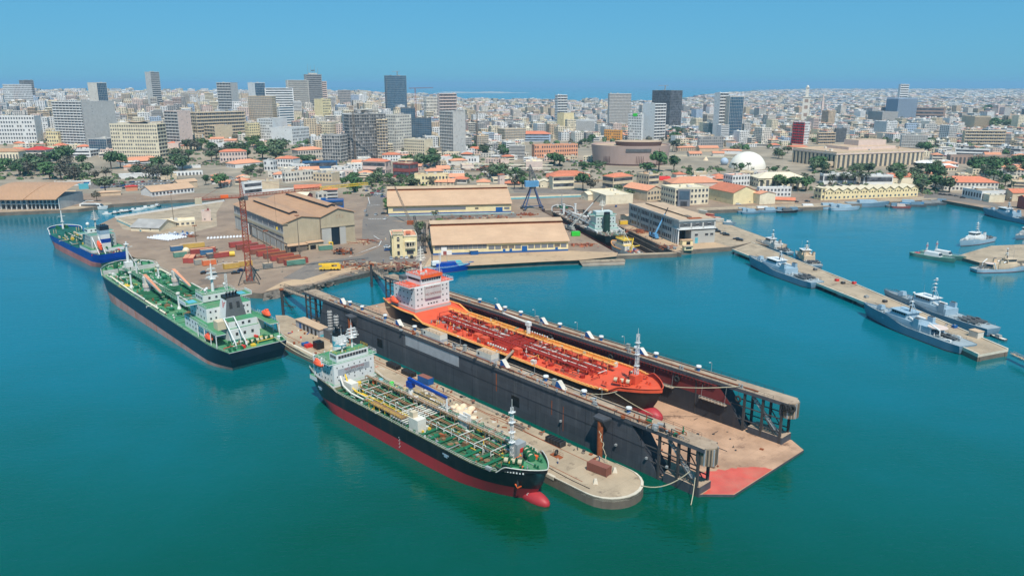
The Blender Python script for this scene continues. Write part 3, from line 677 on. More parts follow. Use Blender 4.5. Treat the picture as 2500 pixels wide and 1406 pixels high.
sg.build('mooring_cleats',wl)
# inner face of the far wing: scalloped gutter, tyres on chains, hanging staging
gt=MB();x=26
while x<204:gt.box(x,RY0,WT-2.2,x+.55,RY0+.7,WT-1.25,'darksteel');x+=1.5
gt.box(24,RY0+.5,WT-1.6,204,RY0+.9,WT-1.3,'dockred');gt.build('gutter_brackets',wr_)
ty=MB();ty.torus((0,0,0),.85,.38,'rubber',(0,1,0),16,8);tye=ty.mesh('tyre_fender',True)
for i,px in enumerate((1150,1213,1347,1494,1656,1806)):
 x=dock_plane(px,700+(px-1090)*.345,RY0)[0];o=inst(tye,'tyre_fender',wr_,(x,RY0+.5,WT-3.6));q=MB();q.path([(x,RY0+.5,WT-2.8),(x,RY0+.4,WT-.8)],.06,'darksteel',4);q.build('chain',wr_)
for k,a in enumerate((0.5,.9,1.3)):inst(tye,'tyre_fender',wr_,(3.0*math.cos(a+.9)*.98-.2,ycr+3.2*math.sin(a+.9),WT-1.5),a+2.4,1.15)
for x0,x1 in((20,30),(41,50),(56,61)):
 m=MB();z=7.6 if x0<55 else 9
 m.box(x0,RY0+.05,z,x1,RY0+1.4,z+.12,'dockdeck');m.rail([(x0,RY0+1.4,z),(x1,RY0+1.4,z)],1.1,'offwhite',1.2,.07)
 for q in(x0+.5,x1-.5):m.path([(q,RY0+1.0,z),(q,RY0+.3,WT-1)],.05,'steel',4);m.beam((q,RY0+1.3,z),(q,RY0+.05,z-2),.12,'darksteel')
 m.build('hanging_staging',wr_)
for x in(32,64,96,128):rect_face('ladder',x,x+.5,1,WT-2,'darksteel',.15,RY0,wr_)
# gangway trusses from shore to both wings at the far end
for nm,y,lb,b in(('gangway',ycl,'lattice gangway from the boulder shore to the near dock wing',G(690,700,4)),('gangway',ycr,'lattice gangway at the far dock wing by the scrap heap',G(912,655,4))):
 a=DL(219,y,WT-3);m=MB();m.lattice(a,b,2.6,2.6,7,.14,'concdark');d=(b-a);s=Vector((-d.y,d.x,0)).normalized()*1.2
 m.face([a-s-Vector((0,0,1)),a+s-Vector((0,0,1)),b+s-Vector((0,0,1)),b-s-Vector((0,0,1))],'dockdeck');tag(m.build(nm),lb,'gangway')
for nm,pp,lb in(('mooring_dolphin',G(908,700,0),'steel pile frame standing in water at the far wing end'),('mooring_dolphin',G(692,770,0),'rusty steel pile beside the near gangway')):
 m=MB();m.cyl((0,0,-3),(0,0,13),.7,n=10,key='darksteel');m.cyl((0,0,13),(0,0,13.6),1.1,n=10,key='rust')
 for k in range(3):m.beam((0,0,11-k*3),(4+k,1.5,2+k),.3,'darksteel')
 tag(m.build(nm,loc=pp),lb,'pile')
# keel blocks
kbm=MB();kbm.box(-.6,-1,0,.6,1,1.7,'concdark');kb2=kbm.mesh('keel_block')
for i in range(30):inst(kb2,'keel_block',pon,(44+i*4.3,-24,.75))
clutter(pon,2,34,17,.76,26,['rust','concdark','darksteel'],random.Random(8),'deck_litter',.7)
for c in[o for o in COL.objects if o.parent==pon and o.name.startswith('deck_litter')]:c.location.y-=24;c.scale.z=.4
# ------------------------------------------------------------------ finger pier
pier=MB();pts=[(216,8),(40,8),(24,7.4)]
for i in range(13):
 a=math.pi/2*-1+math.pi*i/12;pts.append((19-9.5*math.cos(a-0),17+9.6*math.sin(a)))
pts+=[(30,26.8),(195,28),(232,12),(228,8)]
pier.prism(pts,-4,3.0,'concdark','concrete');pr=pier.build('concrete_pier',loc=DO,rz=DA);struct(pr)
kb_=MB();n=len(pts)
for i in range(2,17):
 a,b=Vector((*pts[i],0)),Vector((*pts[i+1],0));c0=Vector((60,17,0));ai=a+(c0-a).normalized()*.9;bi=b+(c0-b).normalized()*.9
 kb_.idx([(a.x,a.y,2.2),(b.x,b.y,2.2),(b.x,b.y,3.2),(a.x,a.y,3.2),(ai.x,ai.y,3.2),(bi.x,bi.y,3.2)],[(0,1,2,3),(3,2,5,4)],'concpale')
kb_.box(31,26.0,2.2,194,26.95,3.22,'concpale');kb_.build('kerb',pr)
dk=MB();dk.prism([(215,10.5),(40,10.5),(26,10),(17,12),(13,17),(17,22),(28,24.5),(190,25),(214,12)],3.004,3.012,'concrete','concrete',False);dk.build('worn_slab',pr)
rl=MB()
for y in(12.5,22.5):rl.box(24,y,3.02,214,y+.15,3.1,'rust')
rl.build('crane_rails',pr)
def onpier(name,label,cat,x,y,fn,rz=0,z=3.02,group=None):
 t=thing(name,label,cat,DL(x,y,z),DA+rz,group);fn(t);return t
def container_mesh(key,L=6.06,roof=None):
 m=MB();H=2.6;Wd=2.44;m.box(-L/2,-Wd/2,.12,L/2,Wd/2,H-.04,key)
 n=int(L/.55)
 for i in range(n):
  x=-L/2+.3+i*(L-.6)/(n-1)
  for s in(-1,1):m.box(x-.12,s*Wd/2-(.05 if s>0 else.05),.25,x+.12,s*Wd/2+.05,H-.15,key)
 return m
def container(name,label,p,rz,key,L=6.06,group=None,roof='rooftan',sc=1.0,z=0):
 t=thing(name,label,'container',p+Vector((0,0,z)),rz,group);t.scale=(sc,sc,sc)
 container_mesh(key,L).build('box_walls',t)
 m=MB();m.box(-L/2,-1.22,2.56,L/2,1.22,2.64,roof);m.build('roof_panel',t)
 m=MB()
 for x in(-L/2,L/2):
  for y in(-1.22,1.22):m.box(x-.1,y-.1,0,x+.1,y+.1,2.66,key)
 m.build('corner_posts',t)
 for y in(-.6,.6):
  m=MB();m.box(L/2,y-.55,.2,L/2+.06,y+.55,2.5,key)
  for q in(-.25,.25):m.cyl((L/2+.09,y+q,.2),(L/2+.09,y+q,2.5),.03,n=4,key='steel')
  m.build('door',t)
 return t
container('shipping_container','brown container standing alone near the rounded pier tip',DL(24.5,15,3.02),DA+.12,'boxbrown',6.6,None,'boxbrown')
container('shipping_container','blue container on the pier at the foot of the dock wall',DL(113,10.8,3.02),DA+.05,'bluepaint',6,None,'boxbrown')
def crate_black(t):
 m=MB();m.box(-3.2,-1.2,0,3.2,1.2,1.6,'black')
 for i in range(6):m.box(-3.2+i*1.25,-1.3,0,-3.05+i*1.25,1.3,1.75,'darksteel')
 m.build('rack',t)
onpier('steel_rack','black steel rack on the pier near its tip','rack',45.5,11.2,crate_black)
onpier('steel_rack','black steel rack on the pier just beyond the blue container','rack',124,10.6,crate_black)
onpier('steel_rack','black steel rack on the pier nearest the white ship bridge','rack',134.5,10.4,crate_black)
def shed(t):
 m=MB();m.box(-11,-2.2,0,11,2.2,3.4,'dockgrey','rooftan');m.build('walls',t)
 m=MB();m.box(-11.3,-2.5,3.4,0,2.6,3.7,'rooftan');m.box(.15,-2.5,3.4,11.3,2.6,3.6,'rooftan');m.build('roof',t)
 for x in(-8,-4.5,-1,2.5,6):m=MB();m.box(x,2.2,0,x+1.6,2.28,2.6,'bluepaint' if x==6 else 'black');m.build('door',t)
 m=MB();m.box(-11.02,-2.1,0,-11,2.1,1.2,'tealpaint');m.build('painted_end',t)
onpier('workshop_shed','long low pale shed with dark doors beside the dock wall','shed',198,11,shed)
def ballast(t):
 m=MB();m.box(-2.3,-2.3,0,2.3,2.3,4.0,'dkgrey');m.build('block',t)
 for k in range(7):m=MB();m.cyl((0,0,4+k*1.25),(0,0,4.75+k*1.25),1.2,.9,8,'grey');m.cyl((0,0,4.75+k*1.25),(0,0,5.25+k*1.25),.6,n=8,key='darksteel');m.build('sheave',t)
onpier('ballast_stack','dark concrete counterweight with a tall sheave column nearer the shed','counterweight',184,9.5,ballast);onpier('ballast_stack','dark concrete counterweight with a tall sheave column nearer the near tanker','counterweight',176,11,ballast)
def blackbox(t):
 m=MB();m.box(-1.9,-1.6,0,1.9,1.6,3,'black');m.build('tank',t);m=MB();m.cyl((0,0,3),(0,0,3.4),1.0,n=12,key='black');m.build('lid',t)
onpier('water_tank','black square tank beside the red tarpaulin stack on the pier','tank',175,20.5,blackbox)
def tarps(t):
 m=MB()
 for i in range(4):
  for j in range(3):m.box(i*1.25,j*1.0,0,i*1.25+1.1,j+.9,1.2+.1*((i+j)%2),'redpaint' if i<2 else 'bluepaint')
 m.build('drum_stack',t)
onpier('drum_pallet','pallets of red and blue drums behind the green tanker stern','drums',178,21.5,tarps)
def sandpile(t):
 m=MB();rr=random.Random(2)
 for i in range(24):m.sphere((rr.gauss(0,2.4),rr.gauss(0,2.0),-.2),rr.uniform(.8,2.2),rr.uniform(.8,1.8),rr.uniform(.4,1.3),'sand',8,4,0)
 m.build('heap',t)
o=onpier('sand_heap','pale heap of spent blasting grit on the pier beside the ship','heap',83,17,sandpile)
o2=onpier('sand_heap','small pale grit heap on the pier behind the white bridge','heap',159,17,sandpile)
for i,(x,y)in enumerate(((92,19.6),(94,19.6),(96,19.4),(98,19.5),(94.5,21.8),(97,21.6))):
 m=MB();m.sphere((0,0,.55),.8,.8,.65,'sackwhite',8,4,-.9);tag(m.build('bulk_bag',loc=DL(x,y,3.02)),'white bulk bag in the cluster beside the blue ship crane','bag','white bulk bags on the pier')
def planks(t,n=6,k='concdark'):
 m=MB();rr=random.Random(int(t.location.x*7))
 for i in range(n):m.cbox(rr.uniform(-1,1),i*.5-1,.0+.12*(i%3),7,.35,.14,k,rr.uniform(-.08,.08))
 m.build('timbers',t)
for x,y,lb in((103,17.5,'dark timber stack on the pier below the blue container'),(99,13.5,'dark timber pile along the pier walkway rail'),(63,11,'rusty steel profiles by the wall hatch on the pier'),(108,20,'second dark timber stack nearest the ship bridge on the pier'),(162,13.5,'rusty pallet rack by the white funnel on the pier')):onpier('timber_stack',lb,'timber',x,y,planks)
m=MB();m.rail([DL(66,10,3),DL(100,9.6,3)],1.1,'steel',2.5,.05);tag(m.build('walkway_rail'),'pipe handrail on the pier below the dock wall','handrail')
def person(label,p,rz=0,key='cloth',top='orange'):
 m=MB()
 for s in(-.1,.1):m.cyl((s,0,0),(s*.9,0,.85),.075,.1,6,key,False)
 m.cyl((0,0,.82),(0,0,1.42),.17,.2,8,top);m.cyl((0,0,1.42),(0,0,1.55),.06,n=6,key='skin');m.sphere((0,0,1.65),.1,.11,.13,'skin',8,6);m.sphere((0,0,1.7),.12,.13,.1,'white',8,4,0)
 for s in(-1,1):m.cyl((s*.2,0,1.4),(s*.27,.05,1.1),.06,.05,6,top,False);m.cyl((s*.27,.05,1.1),(s*.25,.16,.85),.045,.04,6,'skin',True)
 tag(m.build('person',loc=p,rz=rz),label,'person')
person('person in white hard hat standing alone on the pier near the tip',DL(36,20,3.02),.3,'cloth','offwhite')
person('person in dark blue beside the wall end of the pier',DL(28.5,10.2,3.02),1.2,'cloth','bluepaint')
person('person walking on the pier by the walkway handrail',DL(101.5,11.3,3.02),1,'cloth','dkgrey')
for x,y in((36,25),(60,25.4),(90,25.4),(168,25.8),(186,26),(56,21.8)):
 m=MB();m.cyl((0,0,0),(0,0,.8),.45,.38,9,'rust');m.cyl((0,0,.8),(0,0,1.2),.6,.55,9,'rust');tag(m.build('quay_bollard',loc=DL(x,y,3.02)),'rusty mooring bollard on the edge of the concrete finger pier','bollard','bollards on the finger pier')
def tyre_stand(t):
 m=MB();m.box(-2,-.8,0,2,.8,.25,'rust');m.build('skid',t);m=MB();m.torus((0,0,1.3),.7,.25,'rubber',(1,.2,0));m.build('tyre',t);m=MB();m.rail([(-2,-.8,.2),(2,-.8,.2)],1.2,'rust',1.2);m.build('frame',t)
onpier('tyre_skid','rusty skid carrying a black tyre in the middle of the pier','skid',39.5,17,tyre_stand)
for x,y in((21.5,11.6),(21,20.5)):
 m=MB();m.idx([(-.7,-.7,0),(.7,-.7,0),(.7,.7,0),(-.7,.7,0),(-.35,-.35,1.3),(.35,-.35,1.3),(.35,.35,1.3),(-.35,.35,1.3)],[(0,1,5,4),(1,2,6,5),(2,3,7,6),(3,0,4,7),(4,5,6,7)],'concpale');tag(m.build('concrete_block',loc=DL(x,y,3.02)),'tapered concrete anchor block beside the brown container' if y<15 else 'tapered concrete anchor block near the pier edge','block')
def litter(label,x0,x1,y0,y1,n,keys,seed):
 m=MB();q=random.Random(seed)
 for _ in range(n):
  x,y=q.uniform(x0,x1),q.uniform(y0,y1);k=q.choice(keys)
  if q.random()<.5:m.cbox(x,y,0,q.uniform(.4,3.2),q.uniform(.15,.5),q.uniform(.1,.4),k,q.uniform(0,3))
  else:m.cbox(x,y,0,q.uniform(.3,1.2),q.uniform(.3,1.0),q.uniform(.15,.8),k,q.uniform(0,3))
 tag(m.build('pier_litter',loc=DL(0,0,3.02),rz=DA,kind='stuff'),label,'litter')
litter('scattered timber, hoses and pallets on the pier beside the near tanker',60,118,13,24,90,['concdark','rust','offwhite','boxbrown','rope','dkgrey'],3);litter('loose scrap along the pier foot of the dock wall',30,170,8.6,10.2,80,['rust','concdark','darksteel'],4);litter('scattered gear on the shore end of the pier',135,205,12,25,50,['concdark','rust','offwhite','bluepaint','redpaint','sand'],5)
for k,(a,b,lb)in enumerate((((20,24,3.1),(120,22,3.1),'long dark hose lying along the ship side of the pier'),((26,9.4,3.1),(30,9,12),'pale hose hanging from the dock wall to the pier'),((44,12,3.1),(150,11,3.1),'long rusty cable lying along the dock side of the pier'))):
 m=MB();A,B=Vector(a),Vector(b);q=random.Random(k);m.path([DL(*(A.lerp(B,i/16)+Vector((0,q.uniform(-.5,.5)if 0<i<16 else 0,0))))for i in range(17)],.11,'rubber' if k==0 else 'rope' if k==1 else 'rust',4);tag(m.build('hose'),lb,'hose')
# ------------------------------------------------------------------ near tanker: black and red hull, green deck
t1=thing('tanker_ship','black and red tanker with green deck moored at the finger pier','ship',DL(82.4,36.4),DA+math.pi+R(1.2))
h1=Hull(114,19.5,8.4,3.9,-1,rake=6,srake=9,fore=(.895,.925,2.3),aft=(.165,.2,1.6),bul=.15,fbul=1.1,ts=.16,s0=.62,tb=.76,flare=.18)
h1.build(t1,'hullblack','hullred','deckdark')
m=MB();m.sphere((51.8,0,.4),6.2,2.3,2.3,'hullred',14,8);m.build('bulbous_bow',t1,smooth=True)
h1.cap(t1,'pipe',.9,1,.14);h1.rail(t1,'pipe',.17,.9,1.0);h1.rail(t1,'white',0,.16,1.0,'aft_railing')
fd=MB()
pf=[(h1.xw(t,1)[0],h1.xw(t,1)[1]-.25)for t in(.92,.94,.96,.975,.985,.995)]
fd.face([(x,w,h1.dz(50)+.03)for x,w in pf]+[(x,-w,h1.dz(50)+.03)for x,w in pf[::-1]],'deckgreen');fd.build('forecastle_deck',t1)
ZD=8.25;rr=random.Random(11)
gm=MB();gm.box(-.25,-8.9,0,.25,8.9,.75,'deckgreen');gm.box(-.6,-8.9,.75,.6,8.9,.83,'gearGreen');gme=gm.mesh('deck_girder')
for i in range(20):inst(gme,'deck_girder',t1,(-33+i*3.9,0,ZD))
lg=MB()
for y in(-8,-6.6,-5.2,5.2,6.6,8):lg.box(-34,y-.08,ZD,44,y+.08,ZD+.35,'deckgreen')
lg.build('deck_stiffeners',t1)
pipe_rack(t1,-34,42,[-2.6,-1.9,-1.2,-.5,.2,.9,1.6,2.3],ZD+.3,.17,['pipe','pipebrown','deckgreen','steel','pipebrown'],7,'pipe',rr)
pipe_rack(t1,-30,10,[-5.6,-4.9],ZD+.2,.16,['pipe','yellow'],8,'pipe',rr);pipe_rack(t1,-30,36,[4.6,5.3],ZD+.2,.16,['pipebrown','pipe'],8,'pipe',rr)
catwalk(t1,-34,43,3.4,ZD+.2,1.1,'pipebrown','pipe')
mf=MB()
for k in range(7):x=-2+k*1.3;mf.cyl((x,-8.6,ZD+1.5),(x,8.6,ZD+1.5),.2,n=6,key='pipe');mf.cyl((x,-8.6,ZD+1.5),(x,-9.0,ZD+1.5),.34,n=7,key='steel');mf.cyl((x,8.6,ZD+1.5),(x,9,ZD+1.5),.34,n=7,key='steel')
mf.build('manifold',t1)
for x0,x1,y in((-15,3,-7.3),(-15,3,6.6)):
 m=MB();m.box(x0,y-1.2,ZD+1.9,x1,y+1.2,ZD+2.0,'pipebrown')
 for x in range(int(x0),int(x1),3):m.beam((x,y-1.1,ZD),(x,y-1.1,ZD+1.9),.14,'yellow');m.beam((x,y+1.1,ZD),(x,y+1.1,ZD+1.9),.14,'yellow')
 c=m.build('drip_platform',t1);q=MB();q.rail([(x0,y-1.2,ZD+2),(x1,y-1.2,ZD+2),(x1,y+1.2,ZD+2),(x0,y+1.2,ZD+2),(x0,y-1.2,ZD+2)],1.0,'yellow',1.8,.05);q.build('handrail',c)
m=MB();m.box(7,-8.6,ZD,11.5,-5.4,ZD+4.2,'offwhite');m.box(7.2,-8.4,ZD+4.2,9,-6.6,ZD+6,'beige');m.build('deck_store',t1)
for x,y,k in((-29,6,'tealpaint'),(-30,4,'orange'),(-24,7,'limegreen'),(-32,-1,'yellow'),(-8,5.5,'white')):m=MB();m.cyl((x,y,ZD),(x,y,ZD+2.2),.8,n=9,key=k);m.build('deck_tank',t1)
m=MB();m.box(-34,-6,ZD,-29,-3.2,ZD+3.4,'offwhite');m.build('deck_locker',t1)
for i in range(10):
 for y in(-6.9,6.9):hatch(t1,-27+i*7.4,y*rr.uniform(.85,1),ZD,'pipebrown' if i%2 else 'gearGreen',.9)
clutter(t1,-33,43,8.6,ZD,230,['pipe','pipebrown','pipebrown','gearGreen','steel','deckgreen','rust','yellow'],rr,'deck_fitting',.8)
for i in range(10):
 m=MB();x=-28+i*7;m.path([(x,-3.4,ZD),(x,-3.4,ZD+2.8),(x+.5,-3.1,ZD+3.2),(x+1,-3.1,ZD+2.6)],.12,'pipe',5);m.build('gooseneck_vent',t1)
# white vent cluster, blue hose crane
m=MB()
for i in range(6):
 for j in range(2):m.cyl((17+i*.6,3.4+j*1.5,ZD),(17+i*.6,3.4+j*1.5,ZD+4.6),.16,n=5,key='white');m.sphere((17+i*.6,3.4+j*1.5,ZD+4.6),.28,.28,.3,'white',6,3)
m.rail([(16.5,3,ZD+2.4),(20.5,3,ZD+2.4),(20.5,5.4,ZD+2.4),(16.5,5.4,ZD+2.4),(16.5,3,ZD+2.4)],1,'white',1.3);m.build('vent_cluster',t1)
m=MB();m.cyl((-11,5.6,ZD),(-11,5.6,ZD+4.6),.9,.8,10,'white');m.box(-12.2,4.6,ZD+4.6,-9.8,6.6,ZD+6.6,'hullblue');cr=m.build('deck_crane',t1)
m=MB();m.idx([(-12,5.1,ZD+6.6),(-12,6.1,ZD+6.6),(-12,6.1,ZD+7.8),(-12,5.1,ZD+7.8),(8,5.3,ZD+6.2),(8,5.9,ZD+6.2),(8,5.9,ZD+6.8),(8,5.3,ZD+6.8)],[(0,1,5,4),(1,2,6,5),(2,3,7,6),(3,0,4,7),(0,3,2,1),(4,5,6,7)],'hullblue');m.build('jib',cr)
m=MB();m.cyl((8,5.6,ZD),(8,5.6,ZD+6.1),.3,n=8,key='white');m.build('jib_rest',cr)
# hoses and cargo lines in yellow/white at the aft end
for k,y in((0,-4.5),(1,-6.5)):m=MB();m.path([(-35,y,ZD+5),(-32,y-.8,ZD+2.6),(-27,y-1,ZD+1.4),(-20,y-.5,ZD+1.0)],.3,'offwhite' if k else 'yellow',7);m.build('cargo_hose',t1)
# forecastle
ZF=h1.dz(50)+.03
winch(t1,47,-3.2,ZF,.5,'gearGreen',5.5);winch(t1,47,3.2,ZF,-.5,'gearGreen',5.5)
for x,y in((51,-3.4),(51,3.4),(45,-6.6),(45,6.6),(53,0),(48,-5.4),(48,5.4)):bollard(t1,x,y,ZF,'gearGreen',.9)
clutter(t1,45,52,4,ZF,10,['steel','orange','gearGreen','yellow'],rr,'forecastle_fitting',.6)
m=MB();m.box(41.3,1.6,ZD,44,5.0,ZD+4.4,'steel');m.box(44,2.6,ZD+1.8,44.1,3.9,ZD+3,'redpaint');m.build('foremast_house',t1)
m=MB();m.lattice((42.4,1,ZD),(42.4,1,ZD+15.5),.8,.6,14,.07,'white')
for z in(5,8,11,14):m.cbox(42.4,1,ZD+z,1.5,1.5,.12,'white');m.beam((42.4,-.4,ZD+z),(42.4,2.4,ZD+z),.1,'white')
m.cyl((42.4,1,ZD+15),(42.4,1,ZD+18),.07,n=4,key='white');m.build('foremast',t1)
for y,n2 in((-1,'anchor'),(1,'anchor')):
 m=MB();x=50.2;m.cyl((x,y*3.9,7.4),(x+.4,y*4.5,6.8),.55,n=8,key='black');m.beam((x+.3,y*4.6,7.2),(x+.3,y*4.7,4.8),.3,'darksteel');m.beam((x-.8,y*4.6,5.4),(x+.3,y*4.75,4.6),.3,'orange');m.beam((x+1.4,y*4.4,5.4),(x+.3,y*4.75,4.6),.3,'orange');m.build(n2,t1)
# painted marks: name, load line, draft scales (illegible dots of paint in the photograph are small bars here)
m=MB()
for sd in(-1,1):
 for i in range(8):x=47.2+i*.75;w=h1.xw((x+57)/114,.9)[1];m.cbox(x,sd*(w+.02),9.2,.42,.1,.5,'white',-sd*.5 if x>48 else-sd*.35)
 for i in range(7):w=h1.xw((3+57)/114,.5)[1];m.box(3+(i%2)*.4,sd*w-.04,1.2+i*.55,3.3+(i%2)*.4,sd*w+.04,1.45+i*.55,'white')
 for i in range(9):m.cbox(51.0+.16*i,sd*(2.0-.12*i),.6+i*.5,.3,.3,.2,'white')
m.build('hull_marks',t1)
for x in(26,-44):
 for sd in(-1,1):w=h1.xw((x+57)/114,.85)[1];m=MB();m.box(x-1.4,sd*w-.1,6.9,x+1.4,sd*w+.1,7.3,'navygrey');m.box(x-.7,sd*w-.1,6.3,x+.7,sd*w+.1,6.9,'navygrey');m.build('hull_emblem',t1)
# aft house
ZA=9.85
m=MB();m.box(-52,-8.8,ZD,-36,8.8,ZA,'white','deckgreen');m.box(-50,-8.2,ZA,-36.2,8.2,17.2,'white','deckgreen');m.build('deckhouse',t1)
m=MB();m.box(-41.5,-9.7,17.2,-36.6,9.7,17.5,'white','deckgreen');m.box(-41.5,-6.4,17.5,-36.9,6.4,20.3,'white','deckgreen');br=m.build('wheelhouse',t1)
windows(br,(-36.85,-5.8,19.2),(-36.85,5.8,19.2),10,.95,1.0,math.pi/2);windows(br,(-41,-6.42,19.2),(-37.2,-6.42,19.2),3,.9,1.0,0);windows(br,(-41,6.42,19.2),(-37.2,6.42,19.2),3,.9,1.0,0)
m=MB();m.rail([(-41.5,-9.6,17.5),(-36.7,-9.6,17.5),(-36.7,-6.5,17.5)],1.1,'white',1.5);m.rail([(-41.5,9.6,17.5),(-36.7,9.6,17.5),(-36.7,6.5,17.5)],1.1,'white',1.5);m.rail([(-41.4,-6.3,20.3),(-37,-6.3,20.3),(-37,6.3,20.3),(-41.4,6.3,20.3)],1.0,'yellow',1.6);m.rail([(-50,-8.1,17.2),(-42,-8.1,17.2)],1,'white',2);m.rail([(-50,8.1,17.2),(-42,8.1,17.2)],1,'white',2);m.build('bridge_railing',t1)
m=MB();m.box(-36.2,-6.6,13.0,-36.12,6.2,15.2,'dockgrey');m.build('sign_panel',t1)
text_part('NO SMOKING',t1,'lettering',1.25,Matrix.Translation((-36.08,0,14.55))@FRONT,'redwall');text_part('SAFETY + FIRST',t1,'lettering',1.05,Matrix.Translation((-36.08,0,13.45))@FRONT,'dkgrey')
for z in(11.4,12.6,15.9):windows(t1,(-36.15,-8,z),(-36.15,8,z),7 if z>12 else 5,.35,.4,math.pi/2)
for z in(11.2,13.4,15.6):windows(t1,(-49,-8.22,z),(-37,-8.22,z),6,.5,.55,0);windows(t1,(-49,8.22,z),(-37,8.22,z),6,.5,.55,0)
m=MB()
for y in(-8.3,8.3):
 for i in range(9):m.box(-44+i*.85,y-.06,ZA+.2,-43.9+i*.85,y+.06,15,'ltgrey')
m.build('side_louvres',t1)
m=MB();m.box(-47.6,-.2-2.6,17.2,-43,2.6,18.2,'white');m.build('funnel_base',t1)
m=MB();m.cyl((-45.3,0,17.2),(-45.3,0,20.4),2.5,2.4,18,'white');m.cyl((-45.3,0,20.4),(-45.3,0,22.4),2.4,2.4,18,'tealpaint');m.cyl((-45.3,0,22.4),(-45.3,0,24.2),2.4,2.35,18,'white');m.cyl((-45.3,0,24.2),(-45.3,0,25.6),2.35,2.2,18,'black');fn=m.build('funnel',t1,smooth=False)
m=MB()
for a,b in((-.7,-.6),(.6,.6),(0,1.2),(.9,-.9)):m.path([(-45.3+a,b,25.5),(-45.3+a,b,26.8),(-46+a,b,27.4),(-46.6+a,b,27.2)],.42,'black',7)
m.build('exhaust_pipes',fn)
radar_mast(t1,-40.5,2.2,20.3,8,'white',.4);radar_mast(t1,-38.3,-3.2,20.3,6.5,'white',.35,4,'signal_mast')
lifeboat(t1,-46,-8.4,14.5,0,.85);lifeboat(t1,-46,8.4,14.5,0,.85)
m=MB()
for y in(-8.4,8.4):
 for x in(-48.5,-43.5):m.path([(x,y*.97,ZA),(x,y,14),(x,y*1.04,17.6),(x,y*.97,18)],.18,'white',5)
m.build('davits',t1)
clutter(t1,-56,-51,6,ZA-.2,14,['gearGreen','pipebrown','steel','orange'],rr,'poop_fitting',.8);winch(t1,-53.5,0,ZA-.2,1.57,'gearGreen',4)
clutter(t1,-50,-37,7.5,17.3,18,['white','offwhite','gearGreen','steel'],rr,'roof_fitting',.55)
rope('mooring_rope','white mooring line from the tanker bow to the pier bollard',DL(31,33,9),DL(36,25,4),1);rope('mooring_rope','white mooring line from the pier tip to the dock stairs',DL(11,13,3.6),DL(3,1.8,7),2.2);rope('mooring_rope','slack white line hanging from the dock end into the water',DL(1,2.2,6),DL(-1,6.5,.2),1.4)
# ------------------------------------------------------------------ tanker in the floating dock: orange deck
t4=thing('tanker_ship','orange-decked black tanker standing inside the floating dry dock','ship',DL(106.9,-24,2.4),DA+math.pi-R(.6))
h4=Hull(151,24.5,11.2,5.4,.2,rake=7,srake=10,fore=(.9,.935,2.2),aft=(.205,.245,2.4),bul=.2,fbul=1.4,ts=.16,s0=.6,tb=.78,flare=.2)
h4.build(t4,'hullblack','hullred','deckorange','deckorange')
m=MB();m.sphere((70.3,0,2.9),5.8,2.9,3.0,'hullred',16,8);m.build('bulbous_bow',t4,smooth=True)
h4.cap(t4,'bulworange',0,.88,.4,'fender_rail',40);h4.cap(t4,'deckorange',.9,1,.18)
fr=MB()
for sd in(-1,1):
 for i in range(24):t=.9+.1*i/24;x,w=h4.xw(t,1);z=h4.top(t);fr.idx([(x,sd*(w-.15),z),(x,sd*max(0,w-.9),z-1.35),(x,sd*(w-.15),z-1.35)],[(0,1,2)],'gearRed')
fr.build('bulwark_stays',t4)
ZE=11.0;rr=random.Random(21)
for sd in(-1,1):
 m=MB()
 for k in range(60):x=-46+k*1.8;m.box(x,sd*(h4.hw(x)-.5),ZE+.25,x+1.5,sd*(h4.hw(x)+.15),ZE+.75,'bulworange')
 m.build('yellow_sheer_blocks',t4)
pipe_rack(t4,-40,50,[-3.2,-2.5,-1.8,-1.1,-.4,.3,1.0,1.7,2.4,3.1],ZE,.22,['gearRed','deckorange','gearRed','pipe','gearRed'],6.5,'gearRed',rr)
catwalk(t4,-42,52,4.6,ZE,1.4,'bulworange','yellow');catwalk(t4,-38,48,-4.6,ZE-.8,1.0,'gearRed','gearRed')
m=MB()
for k in range(8):x=2+k*1.4;m.cyl((x,-10.6,ZE+1.6),(x,10.6,ZE+1.6),.26,n=6,key='gearRed');m.cyl((x,-10.6,ZE+1.6),(x,-11.1,ZE+1.6),.42,n=7,key='pipe');m.cyl((x,10.6,ZE+1.6),(x,11.1,ZE+1.6),.42,n=7,key='pipe')
m.build('manifold',t4)
for x,y in((-9,-8),(-4,-8.5),(14,-8),(-2,8)):m=MB();m.box(x,y-1.2,ZE,x+3,y+1.2,ZE+2.4,'deckorange');m.build('deck_locker',t4)
for i in range(12):hatch(t4,-36+i*7.6,7.4,ZE,'gearRed');hatch(t4,-36+i*7.6,-7.4,ZE,'gearRed')
clutter(t4,-40,52,10.2,ZE,240,['gearRed','deckorange','gearRed','rust','bulworange','steel','pipe','boxbrown'],rr,'deck_fitting',.95)
clutter(t4,10,24,8,ZE,30,['sackwhite','pinkwall','steel','rust'],rr,'repair_litter',.8)
for i in range(18):
 m=MB();x=-38+i*5;m.beam((x,-3.8,ZE),(x,-3.8,ZE+3.2),.16,'gearRed');m.beam((x,3.8,ZE),(x,3.8,ZE+3.2),.16,'gearRed');m.beam((x,-3.8,ZE+3.2),(x,3.8,ZE+3.2),.16,'gearRed');m.build('pipe_portal',t4)
m=MB();m.cyl((4,8.3,ZE),(4,8.3,ZE+5),.8,n=9,key='white');m.box(3,7.5,ZE+5,5,9.1,ZE+6.6,'white');c4=m.build('deck_crane',t4);m=MB();m.path([(4,8.3,ZE+6),(-12,9.2,ZE+6.3)],.45,'offwhite',6);m.build('jib',c4)
m=MB();m.sphere((-3,9,ZE+1.2),1.8,1.2,1.2,'boxgreen',8,5);m.build('green_tarpaulin',t4)
